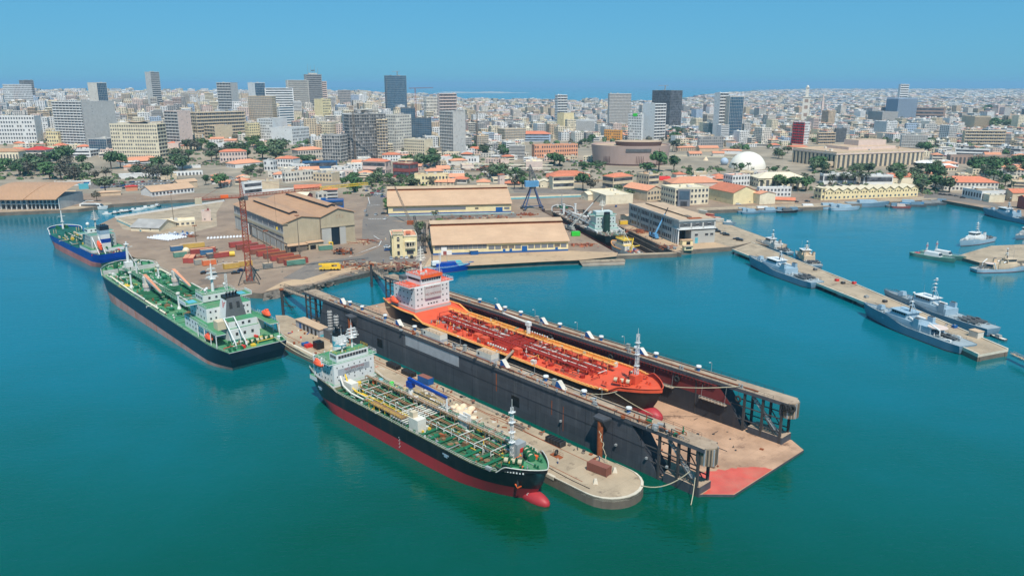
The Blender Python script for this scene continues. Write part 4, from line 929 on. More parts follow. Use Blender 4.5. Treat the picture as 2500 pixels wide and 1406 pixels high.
n4=set(t4.children);ZG=h4.dz(69);winch(t4,57.5,-3.6,ZG,.35,'deckorange',6);winch(t4,57.5,3.6,ZG,-.35,'deckorange',6)
for x,y in((64,-2.5),(64,2.5),(54,-8),(54,8),(60,-6),(60,6)):bollard(t4,x,y,ZG,'deckorange')
m=MB();m.box(59,-1.4,ZG,61.4,1.4,ZG+3,'deckorange');m.build('foremast_house',t4)
m=MB();m.lattice((60.4,.5,ZG),(60.4,.5,ZG+17),1.0,.7,14,.09,'white');m.path([(60.4,.5,ZG+9),(57.8,.5,ZG)],.12,'white',5);m.cyl((60.4,.5,ZG+17),(60.4,.5,ZG+19),.07,n=4,key='white')
for z in(6,10,14):m.cbox(60.4,.5,ZG+z,1.5,1.5,.1,'white')
m.build('foremast',t4)
for o in t4.children:
 if o not in n4:o.location.x+=4
ZP=13.4;n4=set(t4.children)
m=MB();m.box(-60,-9.6,ZE,-41.5,9.6,14.6,'cladpale','deckorange');m.box(-58,-9.2,14.6,-42,9.2,23.4,'white','deckorange');m.box(-52,-9.2,23.4,-42,9.2,24.0,'white');m.box(-52,-11.8,24.0,-42.2,11.8,24.5,'white','deckorange');m.build('deckhouse',t4)
m=MB();m.box(-42.0,-4.2,18.6,-41.2,4.2,24.0,'ltgrey');m.build('front_casing',t4)
m=MB();m.box(-53,-5.4,24.5,-42.6,5.4,27.2,'white');m.box(-53.3,-5.8,27.2,-42.2,5.8,28.6,'white','deckorange');br=m.build('wheelhouse',t4)
m=MB();m.box(-42.25,-5.8,27.3,-42.12,5.8,28.6,'orange');m.build('orange_fascia',t4)
windows(br,(-42.55,-5,26.5),(-42.55,5,26.5),8,1.0,1.0,math.pi/2);windows(br,(-52,-5.42,26.5),(-43.5,-5.42,26.5),8,.85,1.0,0);windows(br,(-52,5.42,26.5),(-43.5,5.42,26.5),8,.85,1.0,0)
text_part('NO SMOKING',t4,'lettering',1.35,Matrix.Translation((-41.17,0,20.4))@FRONT,'redwall')
m=MB()
for i in range(9):m.box(-41.19,-4+i*.9,23.1,-41.13,-3.4+i*.9,23.1+.3+.25*(i in(3,5)),'redwall')
m.build('red_script',t4)
for z in(16,18.6,21.2,23):windows(t4,(-41.95,-8.8,z),(-41.95,-4.6,z),2,.5,.6,math.pi/2);windows(t4,(-41.95,4.6,z),(-41.95,8.8,z),2,.5,.6,math.pi/2);windows(t4,(-57.5,-9.22,z),(-43,-9.22,z),5,.55,.6,0);windows(t4,(-57.5,9.22,z),(-43,9.22,z),5,.55,.6,0)
windows(t4,(-41.95,-3,16),(-41.95,3,16),4,.7,.5,math.pi/2)
m=MB();m.rail([(-53.2,-5.7,28.6),(-42.3,-5.7,28.6),(-42.3,5.7,28.6),(-53.2,5.7,28.6),(-53.2,-5.7,28.6)],1.0,'offwhite',1.6);m.rail([(-52,-11.7,24.5),(-42.3,-11.7,24.5),(-42.3,-6,24.5)],1.1,'white',1.6);m.rail([(-52,11.7,24.5),(-42.3,11.7,24.5),(-42.3,6,24.5)],1.1,'white',1.6);m.rail([(-58,-9.1,23.4),(-52,-9.1,23.4)],1,'white',2);m.build('bridge_railing',t4)
clutter(t4,-52,-43.5,5,28.6,16,['white','offwhite','steel'],rr,'roof_fitting',.6);clutter(t4,-57.5,-54,8,23.4,8,['deckorange','white','steel'],rr,'roof_fitting',.8)
radar_mast(t4,-50,0,28.6,11,'offwhite',.55,4);m=MB();m.path([(-43.2,5,28.6),(-43.2,5,38)],.12,'white',5);m.build('whip_aerial',t4)
m=MB();m.box(-64,-3.4,13.4,-59.6,3.4,20,'offwhite');m.box(-63.8,-2.4,20,-60.2,2.4,24.5,'ltgrey');m.box(-63.9,-2.5,23.4,-60.1,2.5,24.8,'dkgrey');m.build('funnel',t4)
m=MB();m.rail([(-66,-9.4,ZP+.2),(-42,-9.4,ZP+.2)],1.0,'redwall',2);m.build('side_railing',t4)
lifeboat(t4,-56,-10.6,15.2,0,.9);winch(t4,-68,0,ZP,1.57,'gearGreen',5);clutter(t4,-70,-66.5,6,ZP,10,['gearRed','boxgreen','offwhite'],rr,'poop_fitting',.8)
for o in t4.children:
 if o not in n4:o.location.x-=6
for i,(x,y)in enumerate(((-27,-8.6),(-22,-9),(-14,-8.4),(-5.5,-9.6),(-13.2,-8.8))):person('worker in orange overalls on the orange tanker deck' if i else 'worker in white hat nearest the white house on the orange deck',(Matrix.Rotation(DA+math.pi-R(.6),4,'Z')@Vector((x,y,0)))+DL(106.9,-24,2.4+ZE),i,'orange','offwhite' if i%2 else 'orange')
for o in ALL:
 if o.name.startswith('person')and 'overalls' in o['label']:o['group']='workers on the orange deck'
rope('mooring_rope','pale line from the orange tanker bow to the near dock wing',DL(42,-13.5,14.5),DL(52,-3,15.6),1.6);rope('mooring_rope','pale line crossing the black bow of the orange tanker',DL(43,-13,14),DL(33,-21,7),.3);rope('mooring_rope','pale line from the orange tanker bow to the far dock wing',DL(33,-27,15.2),DL(16,-44,15.6),.6);rope('mooring_rope','pale line from the orange tanker stern to the near dock wing',DL(172,-15,14.5),DL(192,-4,15.5),1)
m=MB();m.cyl(DL(85,-3.5,16),DL(92,-14,15),.5,n=8,key='dockdeck');m.box(0,0,0,.01,.01,.01,'dockdeck');tag(m.build('boarding_gangway'),'tan gangway tube from the near dock wing to the orange deck','gangway')
# ------------------------------------------------------------------ big tanker with green deck, stern towards the viewer
A2=R(133.2);t2=thing('tanker_ship','large dark tanker with bright green deck and black funnel at the quay','ship',(-159.7,354.2,.7),A2);t2.rotation_euler=(0,-R(1.6),A2)
h2=Hull(168,29.5,10.0,2.8,-5,rake=4,srake=7,fore=(.905,.915,2.9),aft=None,bul=.25,fbul=1.0,ts=.1,s0=.84,tb=.83,pb=(2.0,2.5),qb=(.62,.66),flare=.06)
mk('bootrust',C(196,150,140),rough=.7,var=.12,sc=.15,streak=C(196,104,52),samt=.9,dirt=C(168,92,76),damt=.7,dsc=.12)
h2.build(t2,'hullnavy','bootrust','deckgreen','white')
h2.rail(t2,'offwhite',0,.9,1.0);h2.cap(t2,'offwhite',.905,1,.16);h2.rail(t2,'gearGreen',.915,1,1.0,'bow_railing')
ZD=9.75;rr=random.Random(31)
m=MB()
for sd in(-1,1):m.box(67.9,sd*.3,ZD,68.3,sd*13.6,ZD+2.6,'ltgrey');m.idx([(68.1,sd*13.6,ZD),(62,sd*14.3,ZD),(68.1,sd*14.0,ZD+3.4)],[(0,1,2)],'offwhite')
m.build('forecastle_bulkhead',t2)
for i in range(-5,10):m=MB();m.box(-26+i*0+9.8*(i+5)*.68-22,-14.4,ZD,-25.7+9.8*(i+5)*.68-22,14.4,ZD+.12,'gearGreen');m.build('deck_seam',t2)
pipe_rack(t2,-30,66,[-3.4,-2.6,-1.8,-1,-.2,.6,1.4,2.2],ZD+.4,.26,['gearGreen','deckgreen','gearGreen','pipe'],8,'gearGreen',rr);catwalk(t2,-32,67,3.6,ZD,1.6,'gearGreen','pipe')
m=MB()
for k in range(9):x=6+k*1.6;m.cyl((x,-13.4,ZD+1.6),(x,13.4,ZD+1.6),.3,n=6,key='gearGreen');m.cyl((x,13.4,ZD+1.6),(x,14,ZD+1.6),.45,n=7,key='pipe');m.cyl((x,-13.4,ZD+1.6),(x,-14,ZD+1.6),.45,n=7,key='pipe')
m.build('manifold',t2)
clutter(t2,-30,66,13,ZD,230,['gearGreen','gearGreen','deckgreen','pipe','pipebrown','white','boxgreen','offwhite'],rr,'deck_fitting',1.1)
for i in range(10):hatch(t2,-24+i*9.4,8.6,ZD,'gearGreen',1.2);hatch(t2,-24+i*9.4,-8.6,ZD,'gearGreen',1.2)
for x,y in((20,7.5),(22,-7)):  # hose cranes with orange-topped jibs
 m=MB();m.cyl((x,y,ZD),(x,y,ZD+3.4),1.6,n=12,key='ltgrey');m.cyl((x,y,ZD+3.4),(x,y,ZD+5),1.9,n=12,key='pinkwall');m.box(x-1.4,y-1.3,ZD+5,x+1.4,y+1.3,ZD+8.6,'offwhite');c=m.build('hose_crane',t2)
 m=MB();q=[(x+1.5,y-.8,ZD+8),(x+1.5,y+.8,ZD+8),(x-19,y+.5,ZD+4.6),(x-19,y-.5,ZD+4.6)];m.prism([p[:2]for p in q],0,.01,'ltgrey');m=MB()
 m.idx([*q,*[(a,b,c2+(1.5 if i<2 else.7))for i,(a,b,c2)in enumerate(q)]],[(0,1,2,3),(0,4,7,3),(1,5,6,2),(3,7,6,2),(0,4,5,1)],'ltgrey');m.idx([(a,b,c2+(1.52 if i<2 else.72))for i,(a,b,c2)in enumerate(q)],[(0,1,2,3)],'tile2');m.build('jib',c)
for x,y,h in((36,9.8,7.5),(-14,5,7),(58,0,8),(46,-7,6)):m=MB();m.cyl((x,y,ZD),(x,y,ZD+1.2),1.0,.6,9,'white');m.cyl((x,y,ZD+1.2),(x,y,ZD+h),.42,n=9,key='white');m.cyl((x,y,ZD+h),(x,y,ZD+h+.8),.9,n=9,key='offwhite');m.build('vent_post',t2)
m=MB();m.cyl((41,10,ZD+.05),(41,10,ZD+.13),2.6,n=20,key='yellow')
for k in range(14):a=2*math.pi*k/14;m.cbox(41+3.9*math.cos(a),10+3.9*math.sin(a),ZD+.05,1.3,.35,.08,'yellow',a)
m.build('winching_circle',t2)
for y0 in(13.4,-13.4):m=MB();m.path([(64,y0*.86,ZD+.5),(57,y0*.93,ZD+1.2),(40,y0*.96,ZD+1.0),(15,y0*.98,ZD+.8),(-20,y0*.98,ZD+.8)],.45,'cream',7);m.build('fire_main',t2)
ZF=h2.dz(75);winch(t2,74,-5.5,ZF,.3,'gearGreen',7);winch(t2,74,5.5,ZF,-.3,'gearGreen',7)
for x,y in((80,-3),(80,3),(72,-11),(72,11),(78,-8),(78,8)):bollard(t2,x,y,ZF,'gearGreen',1.2)
clutter(t2,69.5,80,8,ZF,26,['gearGreen','pipebrown','white','gearGreen'],rr,'forecastle_fitting',1.0)
m=MB();m.box(69,-2,ZF,72,2,ZF+3,'white');m.cyl((70.5,0,ZF+3),(70.5,0,ZF+14),.8,.4,10,'white');m.beam((70.5,-3,ZF+11),(70.5,3,ZF+11),.25,'white');m.cbox(70.5,0,ZF+12.5,2.2,2.2,.2,'white');m.path([(70.5,0,ZF+10),(66,-4,ZD)],.15,'white',5);m.build('foremast',t2)
# house
m=MB();m.box(-78,-13.2,ZD,-40,13.2,ZD+.12,'deckgreen');m.box(-64,-12.2,ZD,-40,12.2,ZD+5.4,'white','deckgreen');m.box(-58,-9.6,ZD+5.4,-40.5,9.6,ZD+11.4,'white','deckgreen');m.box(-72,-6.5,ZD,-64,6.5,ZD+5.4,'white','deckgreen');m.build('deckhouse',t2)
m=MB();m.box(-49,-14.6,ZD+11.4,-42,14.6,ZD+11.8,'white','deckgreen');m.box(-49.5,-7.2,ZD+11.8,-41.5,7.2,ZD+14.8,'white','deckgreen');br=m.build('wheelhouse',t2)
windows(br,(-41.45,-6.4,ZD+13.5),(-41.45,6.4,ZD+13.5),10,1,1,math.pi/2);windows(br,(-49,7.22,ZD+13.4),(-42,7.22,ZD+13.4),4,1,1,0);windows(br,(-49,-7.22,ZD+13.4),(-42,-7.22,ZD+13.4),4,1,1,0);windows(br,(-49.55,-6,ZD+13.4),(-49.55,6,ZD+13.4),4,.9,.9,math.pi/2)
for z in(ZD+2,ZD+4.2):windows(t2,(-63,12.25,z),(-41,12.25,z),7,.6,.7,0);windows(t2,(-63,-12.25,z),(-41,-12.25,z),7,.6,.7,0)
for z in(ZD+7,ZD+9.8):windows(t2,(-57,9.65,z),(-41,9.65,z),5,.6,.7,0);windows(t2,(-57,-9.65,z),(-41,-9.65,z),5,.6,.7,0);windows(t2,(-58.05,-9,z),(-58.05,-4,z),3,.7,.7,math.pi/2);windows(t2,(-58.05,4.6,z),(-58.05,9,z),2,.7,.7,math.pi/2)
m=MB()
for sd in(-1,1):
 q=[(-49,sd*14.5,ZD+11.8),(-42.2,sd*14.5,ZD+11.8),(-42.2,sd*7.3,ZD+11.8)];m.rail(q,1.1,'white',1.6)
 m.box(-49,min(sd*14.4,sd*14.6),ZD+11.8,-42,max(sd*14.4,sd*14.6),ZD+13,'white');m.box(-47.5,min(sd*9,sd*12.5),ZD+11.82,-43,max(sd*9,sd*12.5),ZD+11.95,'tealpaint')
 m.rail([(-58,sd*9.5,ZD+11.4),(-49,sd*9.5,ZD+11.4)],1,'white',1.8);m.rail([(-64,sd*12,ZD+5.4),(-40.5,sd*12,ZD+5.4)],1,'white',2)
m.rail([(-49.4,-7.1,ZD+14.8),(-41.6,-7.1,ZD+14.8),(-41.6,7.1,ZD+14.8),(-49.4,7.1,ZD+14.8),(-49.4,-7.1,ZD+14.8)],1,'white',1.6);m.build('bridge_railing',t2)
for sd in(-1,1):  # flying boat-deck frames on each side aft
 m=MB();y=sd*13.4;m.box(-76,min(y,y-sd*4),ZD+5.2,-56,max(y,y-sd*4),ZD+5.45,'white','deckgreen')
 for x in(-75.5,-70,-64,-57):m.beam((x,y,ZD),(x,y,ZD+5.2),.3,'white')
 m.rail([(-76,y,ZD+5.4),(-56,y,ZD+5.4)],1,'white',2);m.build('boat_deck',t2)
 lifeboat(t2,-66,sd*12.6,ZD+6.2 if sd<0 else ZD+1.2,0,1.0)
m=MB();q=[(-65,-5),(-65,5),(-57,5),(-57,-5)];q2=[(-63.4,-2.9),(-63.4,2.9),(-58,2.9),(-58,-2.9)];z0,z1=ZD+5.4,ZD+16.0
for i in range(4):
 a,b=q[i],q[(i+1)%4];c,d=q2[(i+1)%4],q2[i];m.face([(*a,z0),(*b,z0),(*c,z1),(*d,z1)],'white' if i in(1,3)else 'dkgrey')
m.face([(*p,z1)for p in q2],'black');fn=m.build('funnel',t2)
m=MB();m.prism([(p[0]*1.0,p[1]*1.06)for p in q2],z1-1.6,z1+.5,'black');m.build('funnel_cap',fn)
m=MB()
for y in(-2,-.7,.7,2):m.path([(-61.4,y,z1),(-61.4,y,z1+1.7),(-62.2,y,z1+2.2)],.38,'black',7)
m.build('exhaust_pipes',fn)
for y in(-1.6,1.6):
 m=MB();sl=(q2[0][0]-q[0][0])/(z1-z0)
 for k in range(5):zz=z0+6.2+k*.55;x=q[0][0]+sl*(zz-z0)-.06;m.box(x-.08,y-.65,zz,x+.02,y+.65,zz+.35,'darksteel')
 m.build('louvre',fn)
# red chevron mark on the white flank of the funnel
m=MB()
for k in range(3):
 zz=z0+7.8-k*.85;s_=(q[1][1]-q2[1][1])/(z1-z0)
 for dx in(-1,1):
  P=lambda x,z:(x,q[1][1]-s_*(z-z0)+.06,z);w=1.5-.35*k;xm=-61.2
  m.face([P(xm,zz),P(xm,zz+.4),P(xm+dx*w,zz+1.3),P(xm+dx*w,zz+.9)],'redpaint')
m.build('funnel_mark',fn)
m=MB();m.box(-71,-6,ZD+5.4,-65,6,ZD+8.2,'white','deckgreen');m.build('engine_casing',t2);windows(t2,(-71.05,-4,ZD+7),(-71.05,4,ZD+7),3,1.0,1.0,math.pi/2);windows(t2,(-72.05,-5,ZD+3),(-72.05,5,ZD+3),3,1.0,1.2,math.pi/2)
m=MB();m.box(-70.5,6.6,ZD+5.5,-66.5,10.4,ZD+9.0,'beige');m.build('provision_store',t2)
for y in(3.2,7.4):
 m=MB();m.path([(-70,y,ZD+10),(-79.5,y,ZD+2.2),(-80.5,y,ZD)],.28,'white',5);m.path([(-70,y,ZD+10),(-66.5,y,ZD+5.5)],.28,'white',5);m.build('davit_leg',t2)
m=MB();m.beam((-70,3.2,ZD+10),(-70,7.4,ZD+10),.3,'white');m.beam((-75,3.2,ZD+6),(-75,7.4,ZD+6),.25,'white');m.build('davit_crossbeam',t2)
rm=radar_mast(t2,-45,1,ZD+14.8,12,'white',.7,3);m=MB();m.lattice((-47.5,-4,ZD+14.8),(-47.5,-4,ZD+22),.8,.7,8,.07,'white');m.build('signal_mast',t2)
for x,y in((-46,4),(-43,-5),(-48,5.5)):m=MB();m.cyl((x,y,ZD+14.8),(x,y,ZD+16),.2,n=6,key='white');m.sphere((x,y,ZD+16.5),.6,.6,.7,'white',9,6);m.build('satellite_dome',t2)
winch(t2,-79,-6,ZD,1.57,'gearGreen',6);winch(t2,-79,0,ZD,1.57,'gearGreen',6)
for y in(-11,-8,6,9,11):bollard(t2,-82,y,ZD,'gearGreen',1.1)
clutter(t2,-82,-73,11,ZD,34,['gearGreen','gearGreen','yellow','pipebrown','white','redpaint'],rr,'poop_fitting',1.0)
m=MB();w=h2.xw(0,.5)[1];m.idx([(-83.0,-w*.82,-2.2),(-83.0,w*.82,-2.2),(-83.6,w*.86,-.6),(-83.6,-w*.86,-.6)],[(0,1,2,3)],'bootpink');m.build('transom_boot_band',t2)
for k,(y,e)in enumerate(((9,DL(150,27,3.6)),(6,DL(152,27,3.6)))):rope('mooring_rope',('upper' if k else 'lower')+' of the two white lines from the green tanker stern to the pier',Matrix.Rotation(A2,4,'Z')@Vector((-83.5,-y-2,0))+Vector((-160.5,355,10)),e,2.2,.14)
# ------------------------------------------------------------------ blue ship beyond it
A3=R(135.0);t3=thing('tanker_ship','blue hulled ship with pink boot band and orange stern lifeboat','ship',(-288,508,.6),A3);t3.rotation_euler=(0,-R(.8),A3)
h3=Hull(112,21,7.6,3.4,-3,rake=5,srake=5,fore=(.84,.86,3.2),aft=(.3,.32,1.2),bul=.6,fbul=1.2,ts=.1,s0=.84,tb=.8,pb=(1.9,2.4),qb=(.7,.7),flare=.12)
h3.build(t3,'hullblue','bootpink','deckteal','hullblue');h3.cap(t3,'white',.84,1,.3);ZD=7.0;rr=random.Random(41)
clutter(t3,-20,38,8.6,ZD,70,['deckteal','gearGreen','tan','pipe','yellow','gearGreen'],rr,'deck_fitting',1.2);pipe_rack(t3,-18,38,[-2,-1.2,-.4,.4,1.2],ZD,.25,['gearGreen','deckteal','pipe'],8,'gearGreen',rr)
for y in(-8,-6.5,6.5,8):m=MB();m.beam((38,y,ZD),(38,y,ZD+4),.35,'tan');m.build('deck_post',t3)
m=MB();m.cyl((-8,2,ZD),(-8,2,ZD+4),.9,n=9,key='tan');m.box(-9.4,.8,ZD+4,-6.6,3.2,ZD+6,'tan');c=m.build('deck_crane',t3);m=MB();m.path([(-8,2,ZD+5.4),(9,3,ZD+6)],.5,'tan',6);m.build('jib',c)
m=MB();z=h3.dz(46);m.cyl((45,0,z),(45,0,z+13),.7,.3,9,'white');m.beam((45,-2.4,z+9),(45,2.4,z+9),.2,'white');m.cbox(45,0,z+5,2,2,.2,'white');m.build('foremast',t3);winch(t3,47,2.5,z,0,'gearGreen',5);winch(t3,47,-2.5,z,0,'gearGreen',5)
m=MB();m.box(-46,-9.8,ZD,-24,9.8,ZD+3.2,'white','deckgreen');m.box(-40,-7.4,ZD+3.2,-24.5,7.4,ZD+11,'cladpale','boxgreen');m.build('deckhouse',t3)
m=MB();m.box(-30,-10,ZD+11,-24,10,ZD+11.3,'white','boxgreen');m.box(-31,-6,ZD+11.3,-24.8,6,ZD+14,'white','boxgreen');br=m.build('wheelhouse',t3);windows(br,(-24.75,-5,ZD+12.8),(-24.75,5,ZD+12.8),8,.9,.9,math.pi/2);windows(br,(-30.5,6.05,ZD+12.8),(-25.5,6.05,ZD+12.8),4,.9,.9,0);windows(br,(-31.05,-5,ZD+12.8),(-31.05,5,ZD+12.8),4,.9,.9,math.pi/2)
for z in(5,7.5,9.8):windows(t3,(-39,7.45,ZD+z),(-26,7.45,ZD+z),5,.6,.6,0);windows(t3,(-40.05,-6.6,ZD+z),(-40.05,-3.4,ZD+z),2,.6,.6,math.pi/2)
m=MB();zz=[ZD+3.2,ZD+6.6,ZD+9.2,ZD+12,ZD+14.6,ZD+17.4];kk_=['white','hullblue','white','navygrey','hullblack'];kk_[4]='hullblue'
for i in range(5):m.box(-45,-2.6+.02*i,zz[i],-38.6+.02*i,2.9,zz[i+1],kk_[i]if i!=4 else 'hullnavy')
fn=m.build('funnel',t3);m=MB()
for y in(-1,0,1):m.cyl((-42,y,zz[-1]),(-42,y,zz[-1]+.8),.3,n=6,key='black')
m.build('exhaust_pipes',fn)
lifeboat(t3,-47.5,5,ZD+5.4,0,1.05,'white',-.75)
for y in(3.2,6.8):m=MB();m.path([(-41,y,ZD+10.5),(-51.5,y,ZD+1),(-51.5,y,ZD)],.26,'white',5);m.path([(-41,y,ZD+10.5),(-41,y,ZD+3)],.2,'white',5);m.build('lifeboat_ramp',t3)
radar_mast(t3,-28,0,ZD+14,11,'ltgrey',.6,4);m=MB();m.cyl((-26,4,ZD+14),(-26,4,ZD+15.6),.2,n=6,key='white');m.sphere((-26,4,ZD+16.4),1.1,1.1,1.2,'white',10,7);m.build('satellite_dome',t3)
m=MB();m.rail([(-40,7.3,ZD+11),(-31,7.3,ZD+11)],1,'white',2);m.rail([(-46,9.7,ZD+3.2),(-25,9.7,ZD+3.2)],1,'boxgreen',2);m.rail([(-46,-9.7,ZD+3.2),(-25,-9.7,ZD+3.2)],1,'boxgreen',2);m.build('railing',t3);h3.rail(t3,'pipe',0,.16,1.0,'stern_railing')
clutter(t3,-55,-47,8,ZD+.3,34,['dkgrey','gearGreen','steel','darksteel','redpaint'],rr,'poop_fitting',1.2);clutter(t3,-46,-41,9,ZD+3.2,12,['offwhite','dkgrey','gearGreen'],rr,'roof_fitting',.9);winch(t3,-52,-4,ZD+.3,1.57,'dkgrey',5)
# ------------------------------------------------------------------ ship in the graving dock
AX5=math.atan2(DK_ax.y,DK_ax.x);mid5=(DK_NL+DK_NR)/2+DK_ax*112;lat=Vector((-DK_ax.y,DK_ax.x,0));mid5=mid5+lat*5
t5=thing('tanker_ship','grey-decked black ship with pale teal house in the graving dock','ship',(mid5.x,mid5.y,-4.6),AX5)
h5=Hull(138,22,10.4,3.0,-1.2,rake=6,srake=10,fore=(.88,.91,2.4),aft=(.17,.2,1.0),bul=.2,fbul=1.2,ts=.16,s0=.7,tb=.78)
mk('hullgreenblack',(0.012,0.03,0.034),rough=.4,var=.3);h5.build(t5,'hullgreenblack','dockred','deckbrown');h5.cap(t5,'white',.86,1,.35);h5.rail(t5,'offwhite',.86,1,1.4,'bow_railing');h5.rail(t5,'pipe',0,.2,1.0,'stern_railing');ZD=10.2;rr=random.Random(51)
clutter(t5,-34,48,9.4,ZD,160,['steel','pipe','rust','offwhite','deckbrown','steel'],rr,'deck_fitting',1.3);pipe_rack(t5,-34,46,[-3,-2,-1,0,1,2,3],ZD,.3,['steel','pipe','rust'],7,'steel',rr);catwalk(t5,-34,48,4.4,ZD,1.6,'steel','offwhite')
for x,y in((30,-3),(30,7)):m=MB();m.cyl((x,y,ZD),(x,y,ZD+9),.8,n=10,key='white');m.cbox(x,y,ZD+9,2,2,.3,'white');m.build('king_post',t5)
m=MB();m.path([(-8,0,ZD+4),(4,8,ZD+6),(14,9,ZD+2)],.9,'ltgrey',6);m.path([(-8,0,ZD+4),(6,-8,ZD+6),(16,-9,ZD+2)],.9,'ltgrey',6);m.build('cargo_derrick',t5)
m=MB();z=h5.dz(60);m.cyl((58,0,z),(58,0,z+12),.6,.3,9,'steel')
for q in(5,8,10):m.beam((58,-3,z+q),(58,3,z+q),.25,'steel')
m.build('foremast',t5);clutter(t5,54,64,5,z,16,['offwhite','steel','gearGreen'],rr,'forecastle_fitting',1.2)
mk('funneldark',C(34,62,54),rough=.5,var=.2);mk('paleteal',C(196,206,202),rough=.5,var=.08)
m=MB();m.box(-52,-9.6,ZD,-36,9.6,ZD+3,'paleteal','boxgreen');m.box(-50,-8.6,ZD+3,-36.4,8.6,ZD+6,'paleteal','boxgreen');m.box(-49,-7.6,ZD+6,-37,7.6,ZD+11.6,'paleteal','boxgreen');m.box(-44,-10.4,ZD+11.6,-38,10.4,ZD+12,'white','boxgreen');m.box(-46,-6.4,ZD+12,-38,6.4,ZD+14.6,'paleteal','paleteal');m.build('deckhouse',t5)
for z in(1.6,4.5,7.4,10):windows(t5,(-50.05 if z<6 else-49.05,-7,ZD+z),(-50.05 if z<6 else-49.05,7,ZD+z),6,.8,.8,math.pi/2)
m=MB();m.cyl((-53,.8,ZD+1),(-53,.8,ZD+14),2.6,2.3,16,'funneldark');m.cyl((-53,.8,ZD+14),(-53,.8,ZD+15.4),2.3,2.1,16,'black');fn=m.build('funnel',t5);radar_mast(t5,-41,0,ZD+14.6,8,'offwhite',.5,3)
for sd in(-1,1):m=MB();m.box(-58,min(sd*9,sd*10),ZD,-36,max(sd*9,sd*10),ZD+2.4,'white');[m.box(-57+k*3,min(sd*9,sd*10.02),ZD+.4,-55.4+k*3,max(sd*9,sd*10.02),ZD+1.8,'dkgrey')for k in range(7)];m.build('side_casing',t5)
m=MB();m.path([(-57,-5,ZD+6),(-66,-8,ZD+3)],.4,'offwhite',6);m.build('stern_boom',t5);clutter(t5,-67,-56,8,ZD+.8,44,['gearGreen','offwhite','pipe','steel','boxgreen'],rr,'poop_fitting',1.0)
# tug with yellow upperworks in front of it
p6=(DK_NL+DK_NR)/2+DK_ax*22+lat*6
t6=thing('tug_boat','white tug with yellow upperworks behind the graving dock gate','boat',(p6.x,p6.y,-3.2),AX5+math.pi*0+.12)
h6=Hull(36,10.5,5.4,1.6,-1.6,rake=2,srake=1,fore=(.6,1.0,2.0),bul=.7,fbul=1.0,ts=.2,s0=.7,tb=.6);h6.build(t6,'offwhite','hullred','deckbrown');h6.cap(t6,'bulworange',.4,1,.3)
m=MB();m.box(-6,-3.6,4.6,8,3.6,8,'offwhite','yellow');m.box(-3,-3,8,7,3,11,'offwhite','yellow');m.box(-3.6,-3.6,11,7.6,3.6,11.4,'yellow');m.build('deckhouse',t6);windows(t6,(-3.05,-2.6,9.8),(-3.05,2.6,9.8),4,.9,.9,math.pi/2);windows(t6,(-2.5,3.05,9.8),(6.5,3.05,9.8),5,1,.9,0)
m=MB();m.cyl((2,0,11.4),(2,0,18),.3,n=7,key='offwhite');m.beam((2,-3,15),(2,3,15),.15,'offwhite');m.path([(2,0,16),(-14,3,10)],.14,'offwhite',5);m.build('mast',t6)
m=MB();m.path([(-9,0,4.6),(-9,0,9),(-2,-5,12)],.35,'yellow',6);m.path([(-12,3,4.6),(-12,3,8.5),(-16,-2,10)],.35,'yellow',6);m.rail([(-3.4,-3.5,11.4),(7.4,-3.5,11.4),(7.4,3.5,11.4),(-3.4,3.5,11.4),(-3.4,-3.5,11.4)],1,'yellow',1.2,.08);m.build('yellow_derrick',t6);clutter(t6,-16,-7,4,4.6,26,['yellow','bluepaint','offwhite','rust','orange','steel'],rr,'deck_fitting',1.0)
m=MB();m.box(-21,-5,-1.5,-18.4,5,5,'cladpale');[m.box(-21.1,-4.8+k*1.4,-1.5,-21,-4+k*1.4,5,'steel')for k in range(7)];m.build('stern_hoarding',t6)
# ------------------------------------------------------------------ generic building: two seen faces, detail per face
WORDN=['zero','one','two','three','four','five','six','seven','eight','nine','ten','eleven','twelve','thirteen','fourteen','fifteen','sixteen','seventeen','eighteen','nineteen','twenty']
def face_fn(side,w,d):  # maps (u, out, z) on a face to building-local coordinates
 if side=='F':return w,lambda u,o,z:(u-w/2,-d/2-o,z)
 if side=='L':return d,lambda u,o,z:(-w/2-o,d/2-u,z)
 if side=='R':return d,lambda u,o,z:(w/2+o,u-d/2,z)
 return w,lambda u,o,z:(w/2-u,d/2+o,z)
def fbox(m,P,u0,u1,o0,o1,z0,z1,key):
 v=[P(u,o,z)for z in(z0,z1)for u,o in((u0,o0),(u1,o0),(u1,o1),(u0,o1))]
 m.idx(v,[(0,1,5,4),(1,2,6,5),(2,3,7,6),(3,0,4,7),(4,5,6,7),(0,3,2,1)],key)
def fq(m,P,u0,u1,z0,z1,o,key):m.face([P(u0,o,z0),P(u1,o,z0),P(u1,o,z1),P(u0,o,z1)],key)
